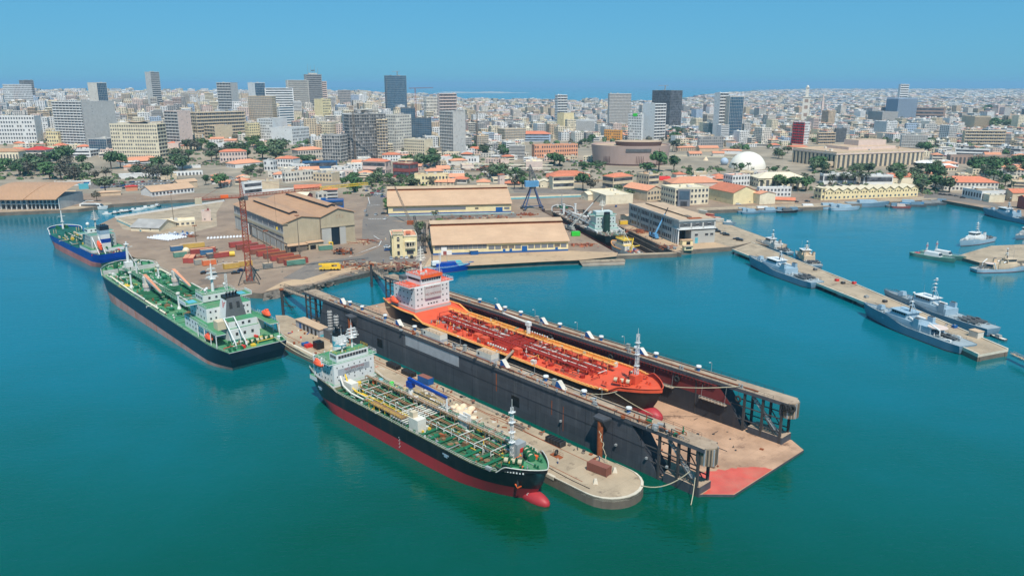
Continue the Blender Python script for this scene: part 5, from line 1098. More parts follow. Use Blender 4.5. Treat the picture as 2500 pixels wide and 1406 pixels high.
def facade(wm,bmx,style,side,w,d,H,fl,key,rr,wkey='citywin',z0=0.0,bay=3.6):
 L,P=face_fn(side,w,d);n=max(1,fl);fh=(H-z0)/n;m_=max(1,int(L/bay));bw=L/m_
 if style=='plain':
  for k in range(n):
   if rr.random()<.6:u=L*(.3 if rr.random()<.5 else.7);fbox(wm,P,u-.5,u+.5,0,.05,z0+k*fh+1.1,z0+k*fh+2.2,wkey)
 elif style=='grid':
  for k in range(n):
   for j in range(m_):
    if rr.random()<.06:continue
    c=(j+.5)*bw;hw=bw*.28;fbox(wm,P,c-hw,c+hw,0,.05,z0+k*fh+fh*.3,z0+k*fh+fh*.78,wkey)
    fbox(bmx,P,c-hw-.1,c+hw+.1,0,.22,z0+k*fh+fh*.24,z0+k*fh+fh*.3,key)
 elif style=='band':
  for k in range(n):fbox(wm,P,L*.03,L*.97,0,.05,z0+k*fh+fh*.35,z0+k*fh+fh*.82,wkey);fbox(bmx,P,0,L,0,.35,z0+k*fh+fh*.9,z0+k*fh+fh*1.0,key)
 elif style=='bal':
  for k in range(n):
   fbox(wm,P,L*.02,L*.98,0,.04,z0+k*fh+fh*.12,z0+k*fh+fh*.88,wkey);fbox(bmx,P,0,L,0,1.1,z0+k*fh-fh*.06,z0+k*fh+fh*.06,key);fbox(bmx,P,0,L,1.0,1.1,z0+k*fh+fh*.06,z0+k*fh+fh*.32,key)
   for j in range(m_+1):fbox(bmx,P,max(0,j*bw-.12),min(L,j*bw+.12),0,1.0,z0+k*fh+fh*.06,z0+k*fh+fh*.94,key)if j%2==0 else fbox(bmx,P,j*bw-.5,j*bw+.5,.05,.12,z0+k*fh+fh*.12,z0+k*fh+fh*.88,'grey')
  fbox(bmx,P,0,L,0,1.1,H-.25,H,key)
 elif style=='frame':
  for k in range(n):
   fbox(wm,P,0,L,0,.03,z0+k*fh+fh*.08,z0+k*fh+fh*.97,wkey if wkey=='dkgrey' else 'grey');fbox(bmx,P,0,L,0,.8,z0+k*fh+fh*.9,z0+k*fh+fh*1.02,key)  # strip tone paints in the shade of the recess between slabs and columns
   for j in range(m_+1):fbox(bmx,P,max(0,j*bw-.25),min(L,j*bw+.25),.03,.5,z0+k*fh,z0+k*fh+fh*.9,key)
   for j in range(m_):
    if rr.random()<.35:fbox(bmx,P,j*bw+.3,(j+rr.uniform(.4,.9))*bw,.03,.1,z0+k*fh,z0+k*fh+fh*.85,'grey')
 elif style=='curt':
  fbox(wm,P,L*.02,L*.98,0,.05,z0+.5,H-.6,wkey)
  for k in range(n+1):fbox(bmx,P,0,L,.03,.16,z0+k*fh-.12,z0+k*fh+.12,key)
  for j in range(0,m_+1):fbox(bmx,P,max(0,j*bw-.08),min(L,j*bw+.08),.03,.14,z0,H-.5,key)
 elif style=='fins':
  fbox(wm,P,0,L,0,.03,z0,H-1.5,'dkgrey');q=max(3,int(L/1.5))
  for j in range(q+1):fbox(bmx,P,max(0,L*j/q-.3),min(L,L*j/q+.3),.03,.9,z0,H-.8,key)
 elif style=='cols':
  fbox(wm,P,L*.02,L*.98,0,.05,z0,H*.82,'dkgrey')
  for j in range(m_+1):fbox(bmx,P,max(0,(j-.24)*bw),min(L,(j+.24)*bw),.05,.9,z0,H*.82,key)
ROOFS={'flat':'roofgrey'}
def building(label,cat,corner,rz,w,d,H,fl,key,styles,rr,roof='flat',rkey='roofgrey',wkey='citywin',name='building',group=None,z0=0.0,bay=3.6,clutter_n=3,ridge=None,sep=True,slab=None,sx=1):
 """corner = ground point of the nearest corner; w along the front (local +x), d along local +y. sx=-1: the corner is the front's right end."""
 c,s=math.cos(rz),math.sin(rz)
 ctr=Vector(corner)+Vector((c,s,0))*(w/2*sx)+Vector((-s,c,0))*(d/2)
 t=thing(name,label,cat,ctr,rz,group)
 m=MB();m.box(-w/2,-d/2,-3,w/2,d/2,H,key,rkey);m.build('walls',t)
 wm,bx=MB(),MB()
 for side,st in styles.items():facade(wm,bx,st,side,w,d,H,fl,slab or key,rr,wkey,z0,bay)
 if wm.v:wm.build('windows',t,kind='stuff')
 if bx.v:bx.build('ledges',t,kind='stuff')
 r=MB()
 if roof=='flat':
  for a,b,c2,e in((-w/2-.1,-d/2-.1,w/2+.1,-d/2+.25),(-w/2-.1,d/2-.25,w/2+.1,d/2+.1),(-w/2-.1,-d/2+.25,-w/2+.25,d/2-.25),(w/2-.25,-d/2+.25,w/2+.1,d/2-.25)):r.box(a,b,H+.002,c2,e,H+.9,key)
  for _ in range(clutter_n):
   a,b=rr.uniform(1.2,min(5,w*.3)),rr.uniform(1.2,min(4,d*.35));x,y=rr.uniform(-w/2+a,w/2-a),rr.uniform(-d/2+b,d/2-b);r.cbox(x,y,H+.002,a,b,rr.uniform(.8,2.8),rr.choice([key,'ltgrey','offwhite',rkey]))
  r.build('roof',t)
 elif roof=='gable':r.gable(-w/2,-d/2,w/2,d/2,H+.01,ridge or H+min(w,d)*.22,rkey,key);r.build('roof',t)
 elif roof=='gabley':r.gable(-w/2,-d/2,w/2,d/2,H+.01,ridge or H+min(w,d)*.22,rkey,key,ax='y');r.build('roof',t)
 elif roof=='hip':r.hip(-w/2,-d/2,w/2,d/2,H+.3,ridge or H+min(w,d)*.22,rkey);r.build('roof',t)
 return t
def pbuild(label,l,r,top,base,s,key,sF,sS,fl=None,th=30,roof='flat',rkey='roofgrey',cat='building',Y=None,**kw):
 """a building from its outline in the photograph: l..r columns, top and base rows, s = share of the left face (negative: right face)"""
 rr=random.Random(hash((l,r,top))%9999);sp=l+abs(s)*(r-l)if s>=0 else r+s*(r-l)
 p=GT(sp,base)
 if Y:k=(sp-1250)/F_PX;p=Vector((k*Y*1.0,Y,0));dd=Y*CP-(HT(p.x,Y)-CAM_H)*SP;p.x=(sp-1250)/F_PX*dd;p.z=HT(p.x,Y)
 dep=p.y*CP-(p.z-CAM_H)*SP;mpp=dep/F_PX;W=(r-l)*mpp;ph=math.atan2(p.x,p.y);d0=kw.pop('d',None);a=R(th)
 if abs(s)<.03:w,d,rz,side,a=W,d0 or W*.6,-ph,None,0
 else:w=(1-abs(s))*W/math.cos(a);d=d0 or abs(s)*W/math.sin(a);rz=(a if s>0 else-a)-ph;side='L' if s>0 else 'R'
 if roof!='flat' and not d0:d=max(d,w*.5)
 H=max(3.2,ZAT(p+Vector((math.sin(ph),math.cos(ph),0))*(d*math.cos(a)*(.85 if roof=='flat' else.5)),top)-p.z)
 if roof in('hip','gable','gabley'):rise=min(w,d)*.2;H=max(2.8,H-rise);kw.setdefault('ridge',H+rise)
 fl=fl or max(1,round(H/3.3));st={'F':sF}
 if side:st[side]=sS
 return building(label,cat,p,rz,w,d,H,fl,key,st,rr,roof,rkey,sx=(1 if s>=0.03 else-1)if side else 1,**kw)if side else building(label,cat,p+Vector((-math.cos(rz)*w/2,-math.sin(rz)*w/2,0)),rz,w,d,H,fl,key,st,rr,roof,rkey,**kw)
# ------------------------------------------------------------------ big hall with the dark door
def frame_at(c,ang):return Vector((math.cos(ang),math.sin(ang),0)),Vector((-math.sin(ang),math.cos(ang),0))
AH=R(36);th=thing('assembly_hall','huge tan steel hall with double ridged roof and tall dark doorway','hall',(-151.3,500.4,3),AH)
PR=[(0,18),(13,22),(26,20),(39,25),(51,21.4)];HD=106
for yq in(0,HD):m=MB();m.face([(x,yq,z)for x,z in[(0,0),(51,0)]+PR[::-1]],'cladtan');m.build('gable_wall',th)
m=MB();m.face([(51,0,0),(51,HD,0),(51,HD,21.4),(51,0,21.4)],'cladtan');m.build('side_wall',th)
for z0,z1,k,o in((0,8.0,'cladpale',0),(8.0,9.6,'cladgrey',0),(9.6,11.4,'cladtan',.35),(11.4,12.6,'cladpale',.2),(12.6,18,'cladgrey',0)):m=MB();m.box(-o-.02,0,z0,0,HD,z1,k);m.build('cladding_band',th)
for i in range(4):
 (x0,z0),(x1,z1)=PR[i],PR[i+1];e0=-.8 if i==0 else 0;e1=.8 if i==3 else 0;m=MB();m.idx([(x0+e0,-.8,z0-.2*(i==0)),(x1+e1,-.8,z1),(x1+e1,HD+.8,z1),(x0+e0,HD+.8,z0),(x0+e0,-.8,z0+.35),(x1+e1,-.8,z1+.35),(x1+e1,HD+.8,z1+.35),(x0+e0,HD+.8,z0+.35)],[(4,5,6,7),(0,1,5,4),(3,0,4,7),(1,2,6,5)],'sheetbrown');rp=m.build('roof_slope',th)
m=MB();m.box(-.9,-.85,17.9,3.2,HD+.85,18.0,'sheetpale');m.idx([(-.85,-.85,18.2),(4.2,-.85,19.72),(4.2,HD+.85,19.72),(-.85,HD+.85,18.2)],[(0,1,2,3)],'sheetpale');m.build('pale_edge_sheets',th)
for xr,zr,y0,y1 in((13,22,14,90),(39,25,10,92)):
 m=MB();m.box(xr-2.6,y0,zr-.8,xr+2.6,y1,zr+1.1,'dkgrey');m.gable(xr-3.2,y0-.5,xr+3.2,y1+.5,zr+1.1,zr+2.0,'sheetbrown',None,.3,.15,'y');m.build('ridge_monitor',th)
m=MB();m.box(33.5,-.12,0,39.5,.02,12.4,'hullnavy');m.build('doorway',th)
for x0,x1 in((26.6,33.4),(39.6,44)):m=MB();m.box(x0,-.4,0,x1,-.15,12.2,'cladpale');m.build('sliding_door',th)
m=MB();m.box(26,-.7,12.4,51,-.1,13.2,'cladtan');m.box(25.6,-.5,0,26.2,0,20,'concdark');m.build('door_track',th)
for k in range(3):m=MB();m.box(38+k*1.8,-.1,18.3,39+k*1.8,.02,21,'concrete');m.build('gable_vent',th)
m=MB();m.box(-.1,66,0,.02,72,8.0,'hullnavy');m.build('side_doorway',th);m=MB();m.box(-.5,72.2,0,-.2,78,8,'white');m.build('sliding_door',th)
for i in range(9):m=MB();m.box(-.25,i*12+4,0,-.03,i*12+4.4,18,'cladpale');m.build('wall_rib',th)
m=MB();m.path([(-6,-22,9),(-2.5,60,9)],.55,'concdark',4)
for y in(-22,-10,0,14,30,45,60):m.path([(-6+3.5*(y+22)/82,y,0),(-6+3.5*(y+22)/82,y,9)],.25,'concdark',4)
m.build('crane_runway',th)
for x0,x1,y0,y1,h,k,lb in((.5,13,-7,-1,4.2,'concdark','low lean-to shed at the foot of the big hall'),(14.5,25,-6,-1,4.6,'cladtan','second low shed against the big hall front')):
 t=thing('lean_to_shed',lb,'shed',(-151.3,500.4,3),AH);m=MB();m.box(x0,y0,0,x1,y1,h,k);m.build('walls',t);m=MB();m.box(x0-.6,y0-.8,h,x1+.6,y1+.3,h+.3,'sheettan');m.build('roof',t)
 m=MB();m.box(x0+1,y0-.05,0,x0+5,y0,3,'black');m.build('opening',t)
# ------------------------------------------------------------------ long warehouses
def warehouse(label,A,B,depth,he,hr,roofk,seed,base='bluepaint'):
 ax=(B-A);L=ax.length;ang=math.atan2(ax.y,ax.x);t=thing('warehouse',label,'warehouse',(A.x,A.y,3),ang);rr=random.Random(seed)
 m=MB();m.box(0,0,0,L,depth,he,'yellowwall');m.face([(0,0,he),(0,depth,he),(0,depth/2,hr)],'cladgrey');m.face([(L,0,he),(L,depth,he),(L,depth/2,hr)],'yellowwall');m.build('walls',t)
 m=MB();m.box(-.1,-.08,0,L+.1,0,1.1,base);m.box(-.08,0,0,0,depth,1.1,base);m.build('painted_plinth',t)
 mh=hr*.86;dm=depth*.5-(depth*.5)*(hr-mh)/(hr-he)*1.0
 def slope(y0,z0,y1,z1,key,nm):
  q=MB();q.idx([(-.8,y0,z0),(L+.8,y0,z0),(L+.8,y1,z1),(-.8,y1,z1),(-.8,y0,z0+.3),(L+.8,y0,z0+.3),(L+.8,y1,z1+.3),(-.8,y1,z1+.3)],[(4,5,6,7),(0,1,5,4),(1,2,6,5),(3,0,4,7),(2,3,7,6),(0,3,2,1)],key);return q.build(nm,t)
 slope(-1.4,he-.2,dm,mh,roofk,'roof_slope');slope(depth+1.4,he-.2,depth-dm,mh,roofk,'roof_slope')
 q=MB();q.box(0,dm+.5,mh-.6,L,depth-dm-.5,mh+1.6,'rust');q.build('clerestory',t)
 slope(dm-.2,mh+1.7,depth/2,mh+2.9,'rooftan','ridge_roof');slope(depth-dm+.2,mh+1.7,depth/2,mh+2.9,'rooftan','ridge_roof')
 for i in range(int(L/9)):q=MB();q.box(4+i*9,-1.42,he-.3,4.08+i*9,-1.4,he+.14,'concdark');q.build('sheet_joint',t)
 return t,L
wh2,L2=warehouse('long tan-roofed warehouse on the quay behind the blue boat',G(1058,623),G(1387,612),56,6.8,17.2,'sheettan',1)
n=12
for i in range(n):
 x0=36+i*4.4;m=MB()
 if i in(5,):m.box(x0+.3,-.14,.2,x0+3.9,-.02,4.2,'bluepaint');m.build('door',wh2)
 elif i in(2,3,10):m.box(x0+.8,-.14,.1,x0+2.6,-.02,2.6,'bluepaint');m.build('door',wh2);m=MB();m.box(x0+.2,-.1,2.9,x0+4,-.02,5.0,'concdark');m.build('shutter',wh2)
 else:m.box(x0+.2,-.1,2.5,x0+4.0,-.02,5.0,'cladgrey');m.build('shutter',wh2)
for i in range(11):m=MB();m.box(1+i*3.1,-.12,3.4,3.9+i*3.1,-.02,6.2,'cladgrey');m.build('metal_panel',wh2)
m=MB();m.box(5,-.2,0,12,-.03,2.8,'white');m.box(6.4,-.25,0,8.6,-.2,2.4,'redwall');m.box(5.2,-.25,2.9,8.8,-.2,5.4,'white');m.build('red_white_gatehouse',wh2)
m=MB();m.box(24,-3,0,29,-.4,2.8,'bluepaint','sheettan');m.box(23.6,-3.4,2.8,29.4,-.4,3.0,'sheetpale');m.build('porch',wh2)
wh1,L1=warehouse('larger cream-roofed warehouse farther back behind the palm row',G(948,525),G(1248,518),66,7.6,19.5,'sheettan',2)
m=MB();m.box(4,-.12,3.2,66,-.02,5.6,'cladgrey');m.build('grey_band',wh1);m=MB();m.box(92,-.14,.2,98,-.02,4.6,'bluepaint');m.build('door',wh1);m=MB();m.box(99.4,-.14,2.6,104,-.02,4.6,'cladgrey');m.build('shutter',wh1);m=MB();m.box(74,-.14,3.4,77,-.02,4.6,'window');m.build('window',wh1)
# ------------------------------------------------------------------ three-storey dock office
AD=R(16);Dp=G(1655,597);td_=thing('dock_office','long weathered three-storey grey office with flat brown roof by the graving dock','office',(Dp.x,Dp.y,3),AD);DW,DD,DH=29,82,16.5
m=MB();m.box(.6,9,0,DW-.5,DD,DH-.6,'ltgrey','rooftan');m.box(10,.3,0,DW-.5,9,9,'cladpale');m.box(.6,0.3,10.2,DW-.5,9,DH-.6,'ltgrey');m.build('walls',td_)
m=MB();m.box(-.5,-.5,DH-.6,DW+.4,DD+.4,DH,'ltgrey','rooftan');m.box(-.4,-.4,DH,0,DD+.3,DH+.6,'cladpale');m.box(-.4,-.4,DH,DW+.3,0,DH+.5,'cladpale');m.build('roof_slab',td_)
m=MB();m.box(12,10,DH,15,DD-4,DH+.9,'concdark');m.box(11.6,16,DH+.9,15.4,DD-4,DH+1.1,'rooftan');m.box(10,4,DH,20,8,DH+.5,'rust');m.build('roof_vent_curb',td_)
for i in range(4):m=MB();y=.6+i*2.9;m.box(-.2,y-.35,0,.6,y+.35,10.2,'white');m.build('portico_column',td_)
m=MB();m.box(-.3,-.3,10.0,DW,9,10.6,'white');m.build('portico_slab',td_);m=MB();m.box(1,8.9,0,10,9.0,10,'black');m.build('portico_recess',td_)
for y in(9.4,26,41,46,62,67,DD-.8):m=MB();m.box(.1,y,0,.6,y+1.2,DH-.6,'cladpale');m.build('pilaster',td_)
for k,z in enumerate((1.8,6.9,12.0)):
 for seg in((11.5,25.5,5),(28,40.5,5),(43,45.2,1),(48,61,5),(64,66.4,1),(69,DD-1.4,4)):
  y0,y1,nw=seg
  for i in range(nw):inst(wmesh(1.7,2.7,'window','cladpale'),'window',td_,(.56,y0+(i+.5)*(y1-y0)/nw,z+1.4),-math.pi/2)
for i in range(3):m=MB();x=1+i*9.2;m.box(x,.2,11.6,x+8,.34,14.6,'dkgrey');m.build('loggia_opening',td_);m=MB();m.box(x,-.1,10.6,x+8,.2,11.8,'white');m.build('loggia_parapet',td_);inst(wmesh(2.4,1.6,'window','white'),'window',td_,(x+4,.12,13.2),0)
for x,z in((14,6),(22,6),(26,6)):inst(wmesh(2.4,1.8,'window','white'),'window',td_,(x,.25,z),0)
m=MB();m.box(13.2,.2,0,15.4,.3,4,'tealpaint');m.build('door',td_)
m=MB();m.box(1,-4.5,0,9,-.6,3.4,'yellowwall','rooftan');m.box(.6,-4.9,3.4,9.4,-.4,3.7,'sheettan');m.box(4,-4.6,.2,7,-4.5,2.6,'black');m.build('annex',td_)
pbuild('small tan-roofed shed at the left end of the dock office',1514,1552,524,545,.55,'beige','grid','plain',1,30,'gable','sheettan',cat='shed',name='small_shed')
# yellow villa with tower
AV=R(12);tv=thing('yellow_villa','yellow three-storey villa with square balustraded tower by the road bend','villa',G(958,628),AV)
m=MB();m.box(0,0,0,16,20,13.0,'yellowwall','tile2');m.build('walls',tv);m=MB();m.box(1,-1.2,0,7,5,16.6,'yellowwall','tile2');tw=m.build('tower',tv)
m=MB();m.box(.4,-1.8,15.0,7.6,5.6,15.5,'cream');[m.box(.6+i*.95,-1.6,14.3,1.0+i*.95,-1.2,15.0,'cream')for i in range(8)];m.rail([(.5,-1.6,15.5),(7.5,-1.6,15.5),(7.5,5.5,15.5),(.5,5.5,15.5),(.5,-1.6,15.5)],1.3,'cream',.9,.14);m.build('tower_cornice',tv)
m=MB();[m.box(-.3+(0 if i<2 else 0),-.3,13.0,16.3,.1,13.9,'cream')for i in range(1)];m.box(-.3,-.3,13,.1,20.3,13.9,'cream');m.box(15.9,-.3,13,16.3,20.3,13.9,'cream');m.box(-.3,19.9,13,16.3,20.3,13.9,'cream');m.build('parapet',tv)
for z in(1.6,6.2,10.6):inst(wmesh(1.6,2.6,'window','cream'),'window',tv,(4,-1.22,z+1.2),0);inst(wmesh(4.4,2.6,'window','cream'),'window',tv,(11.5,-.02,z+1.2),0)if z<9 else None
for z in(2,6.4,10.6):windows(tv,(-.02,1,z+1),(-.02,19,z+1),5,1.5,2.2,math.pi/2)
m=MB();m.box(8.4,-1.6,5.6,14.8,0,5.9,'cream');m.rail([(8.4,-1.5,5.9),(14.8,-1.5,5.9)],1,'cream',.6,.1);[m.cyl((x,-1.3,5.9),(x,-1.3,9.6),.22,n=7,key='cream')for x in(8.8,11,12.6,14.4)];m.box(8.2,-1.7,9.6,15,0,10.1,'cream');m.build('balcony',tv)
m=MB();m.torus((4,-1.3,12.6),.9,.18,'cream',(0,1,0));m.build('round_ornament',tv);m=MB();m.cbox(11,6,13.9,3,3,1.6,'tile');m.build('roof_box',tv)
# terminal with two barrel-tilted brown roofs at the far left
for i,(l,r)in enumerate(((-40,62),(65,142))):
 A,B=G(l,513-0*i),G(r,512.5 if i else 513.5);ax=B-A;L=ax.length;t=thing('terminal_hall',('white-fronted' if i==0 else 'darker glass-fronted')+' terminal hall with sweeping brown roof on the left quay','hall',(A.x,A.y,3),math.atan2(ax.y,ax.x));D_=46
 m=MB();m.box(0,4,0,L,D_,10,'white' if i==0 else 'ltgrey');m.build('walls',t);m=MB();q=[]
 for k in range(11):u=k/10;q.append((-1.5+(D_+4)*u,9.6+9.5*math.sin(u*1.75)))
 for(y0,z0),(y1,z1)in zip(q,q[1:]):m.idx([(-.3,y0,z0),(L+.3+(3*y0/D_ if i else 0),y0,z0),(L+.3+(3*y1/D_ if i else 0),y1,z1),(-.3,y1,z1),(-.3,y0,z0-.6),(L+.3,y0,z0-.6),(L+.3,y1,z1-.6),(-.3,y1,z1-.6)],[(0,1,2,3),(0,4,5,1),(1,5,6,2),(3,2,6,7),(0,3,7,4)],'sheetbrown')
 m.build('roof',t);m=MB();m.box(0,2.5,4.6,L,4.1,5.2,'white');[m.box(x*L/8-.3,2.5,0,x*L/8+.3,3.1,9.6,'white')for x in range(9)];m.build('colonnade',t)
 for x in range(8):m=MB();m.box((x+.15)*L/8,3.9,5.6,(x+.85)*L/8,4.02,8.4,'glassblue');m.build('window',t);m=MB();m.box((x+.1)*L/8,3.9,.3,(x+.9)*L/8,4.02,4.3,'window');m.build('window',t)
 if i==0:m=MB();m.box(L*.62,2.3,8.6,L*.9,2.48,9.4,'bluepaint');m.build('blue_sign',t)
# ------------------------------------------------------------------ low port buildings read off the photograph
PB=pbuild
PB('long low beige quay office right of the brown-roofed terminal',125,236,471,492,0,'beige','band',None,2,rkey='rooftan',cat='office',d=14)
PB('white sailing club with stepped tan roofs above the marina',357,470,455,481,.12,'white','grid','plain',1,25,'gable','sheettan',cat='club')
PB('tan boathouse with dark awning behind the sailing club',425,480,440,462,.2,'tan','plain','plain',1,25,'gable','sheettan',cat='shed')
PB('low cream workshop with blue doorway and blue plinth in the yard',326,430,543,566,-.4,'cream','plain','plain',1,35,'gable','roofgrey',cat='workshop')
PB('pale flat workshop annex beside the big hall',428,520,538,553,0,'cream','grid',None,1,rkey='sheetpale',cat='workshop',d=16)
PB('tan kiosk against the far end of the big hall',505,526,515,540,0,'pinkwall','plain',None,1,cat='kiosk',rkey='redwall',d=8)
PB('white two-storey office behind the tower crane head',590,640,447,478,.15,'white','band','plain',2,cat='office')
PB('white long house with flat tan roof behind the crane jib',690,766,421,447,.1,'offwhite','grid','grid',2,rkey='rooftan',cat='house')
PB('grey workshop with dark roof left of the orange jib section',650,712,441,462,0,'beige','plain',None,1,cat='workshop',d=14)
PB('white office with dark windows behind the orange-roofed shed',766,830,422,445,-.3,'beige','grid','plain',2,cat='office')
PB('narrow grey tower block with orange roof beside the port road',808,842,456,489,0,'ltgrey','band',None,3,rkey='tile',roof='hip',cat='block',d=12)
PB('long orange-roofed shed below the crane jib',752,815,452,466,0,'tan','plain',None,1,roof='gable',rkey='tile',cat='shed',d=14)
PB('low pale store with maroon gable beside the big hall',712,764,470,492,-.3,'redwall','plain','plain',1,25,'gable','sheetpale',cat='store')
PB('small white villa with steps beside the palm road',772,800,472,500,.2,'offwhite','grid','grid',2,cat='villa')
PB('low blue-walled depot along the port road',800,878,488,510,0,'bluepaint','band',None,1,rkey='sheettan',cat='depot',d=9)
PB('yellow two-storey residence behind the larger warehouse',1054,1136,425,455,0,'yellowwall','grid',None,2,rkey='rooftan',cat='residence',d=14)
PB('pink gate tower with tiled cap behind the blue portal crane',1215,1232,425,458,.3,'pinkwall','plain','plain',2,roof='hip',rkey='tile',cat='tower')
PB('pale twin-gabled store left of the orange U-shaped school',1306,1326,438,458,0,'cream','plain',None,1,roof='gabley',rkey='sheetpale',cat='store',d=16);PB('second pale gabled store touching the orange U-shaped school',1328,1346,438,458,0,'cream','plain',None,1,roof='gabley',rkey='sheetpale',cat='store',d=16)
PB('left wing of the orange-roofed U-shaped school',1346,1402,425,462,.06,'cream','band','plain',2,20,'hip','tile',cat='school');PB('orange-roofed middle range of the U-shaped school',1386,1492,416,449,0,'beige','band',None,2,roof='hip',rkey='tile',cat='school',d=30)
PB('right wing of the orange-roofed U-shaped school',1470,1545,424,464,.35,'beige','band','band',2,40,'hip','tile',cat='school')
PB('orange-roofed long store beside the yellow customs office',1520,1617,452,492,.62,'beige','grid','plain',2,42,'gabley','tile2',cat='store')
PB('white-roofed low shed behind the docked grey ship',1462,1545,467,500,.2,'cream','plain','plain',1,25,'flat','sheetpale',cat='shed',d=44);PB('small cream gabled hut beside the docked ship bow',1418,1462,468,490,.4,'cream','plain','plain',1,35,'gable','sheetpale',cat='hut')
to=PB('yellow three-storey customs office with blue glass stair bay',1612,1728,456,503,.3,'cream','grid','grid',3,32,cat='office',rkey='sheetpale')
PB('orange-roofed wide store left of the yellow gabled warehouse',1634,1760,432,456,.05,'pinkwall','plain','plain',1,20,'hip','tile2',cat='store')
PB('grey two-storey range behind the customs office',1553,1608,425,455,.55,'beige','band','grid',2,40,rkey='rooftan',cat='range')
PB('yellow gabled warehouse with orange roof on the basin quay',1728,1846,452,500,.52,'yellowwall','plain','plain',1,38,'gabley','tile',cat='warehouse',wkey='cladgrey');PB('smaller cream gabled store with turquoise door on the basin quay',1838,1890,468,500,.3,'cream','plain','plain',1,38,'gabley','tile2',cat='store',wkey='tealpaint')
PB('white two-storey house with pink roof above the basin',1765,1828,427,456,.35,'white','grid','grid',2,35,rkey='tile2',cat='house')
PB('cream arcaded residence with wide pale roof above the basin',1838,1962,421,458,.1,'cream','cols','grid',2,22,'hip','sheetpale',cat='residence',bay=6)
PB('white flat-roofed office below the arcaded residence',1846,1927,458,481,.08,'white','grid','plain',2,22,cat='office');PB('long low orange-roofed guardhouse on the basin quay',1890,1984,481,496,0,'tan','plain',None,1,roof='gable',rkey='tile',cat='guardhouse',d=9)
PB('low blue-trimmed office under the palms',2000,2085,425,450,.1,'white','band','band',1,25,cat='office');PB('second low blue-trimmed office nearer the red gabled hall',2100,2172,428,452,.1,'white','band','band',1,25,cat='office')
PB('red-tiled hall with cream curved gable',2152,2222,424,450,.3,'cream','plain','plain',1,35,'gable','tile',cat='hall');PB('white barracks with long red roof by the basin corner',2288,2418,430,465,.12,'offwhite','grid','grid',2,24,'hip','tile',cat='barracks')
PB('low white boat store at the basin corner',2352,2446,464,490,.45,'white','grid','grid',1,40,cat='store',rkey='concrete');PB('cream gatehouse in front of the boat store',2400,2446,476,494,.3,'cream','plain','plain',1,30,cat='gatehouse');PB('red-roofed house at the right edge above the patrol ship',2448,2520,462,492,.3,'beige','plain','plain',1,35,'gable','tile',cat='house');PB('maroon shed at the right edge beside the patrol ship',2484,2540,478,512,.3,'redwall','plain','plain',1,35,'gable','tile',cat='shed')
# glass bay of the customs office
bx_=G(1668,503.5);q=MB();q.box(-5.5,0,0,5.5,1.2,15.5,'cladgrey');q.box(-4.4,-.1,6,4.4,0,14,'glassblue');q.box(-3,-.1,.2,3,0,4.6,'window');o=q.build('stair_bay',loc=(bx_.x,bx_.y-1.5,3),rz=-.12);o.parent=to;o.matrix_parent_inverse=to.matrix_basis.inverted()
# saw-tooth roofed yellow barracks
A,B=G(2012,489),G(2240,480);ax=B-A;L=ax.length;t=thing('sawtooth_barracks','yellow two-storey barracks with saw-tooth roof on the basin quay','barracks',(A.x,A.y,3),math.atan2(ax.y,ax.x));D_=17;NB=11
m=MB();m.box(0,0,0,L,D_,8.6,'yellowwall');m.build('walls',t)
for i in range(NB):
 x0,x1=L*i/NB,L*(i+1)/NB;m=MB();xm=(x0+x1)/2;m.idx([(x0,-1,8.6),(x1,-1,8.6),(xm,-1,11.4),(x0,D_+1,8.6),(x1,D_+1,8.6),(xm,D_+1,11.4)],[(0,2,5,3),(1,4,5,2)],'sheetpale');m.idx([(x0,0,8.6),(x1,0,8.6),(xm,0,11.2)],[(0,1,2)],'yellowwall');m.build('roof_bay',t)
 windows(t,(x0+.5,-.02,6.6),(x1-.5,-.02,6.6),3,1.2,1.5,0);windows(t,(x0+.5,-.02,2.2),(x1-.5,-.02,2.2),2,1.8,1.8,0,'glassblue')
PB('yellow end block of the saw-tooth barracks',1988,2014,456,489,.6,'yellowwall','grid','grid',2,40,'hip','sheetpale',cat='house')
# perimeter walls with blue band
for nm,a,b,lb,h in(('boundary_wall',(950,528),(1255,521),'low blue and cream kerb wall before the larger warehouse',.9),('boundary_wall',(1240,487),(1440,480),'cream and blue boundary wall behind the portal crane',2.6),('boundary_wall',(282,533),(548,492),'long pale parapet wall along the marina side of the yard',1.6),('boundary_wall',(285,540),(345,566),'low blue and cream wall beside the cream workshop',2.0),('boundary_wall',(1330,441),(1800,450),'long grey wall between port and boulevard',2.2),('boundary_wall',(640,470),(780,462),'white boundary wall behind the big hall',3.0),('boundary_wall',(1640,382),(1790,388),'cream and blue wall behind the plaza',2.6)):
 A,B=G(*a),G(*b);d=(B-A).normalized();s=Vector((-d.y,d.x,0))*.5;k='white' if 'pale' in lb or 'white' in lb else('concrete' if 'grey' in lb else 'cream');t=thing(nm,lb,'wall',A)
 B=B-A;m=MB();m.prism([(0,0),(B.x,B.y),(B.x+s.x,B.y+s.y),(s.x,s.y)],0,h,k);m.build('wall_body',t)
 if 'blue' in lb:m=MB();n_=-s*.1;m.prism([(n_.x,n_.y),(B.x+n_.x,B.y+n_.y),(B.x,B.y),(0,0)],0.01,h*.5,'tealpaint');m.build('blue_band',t)
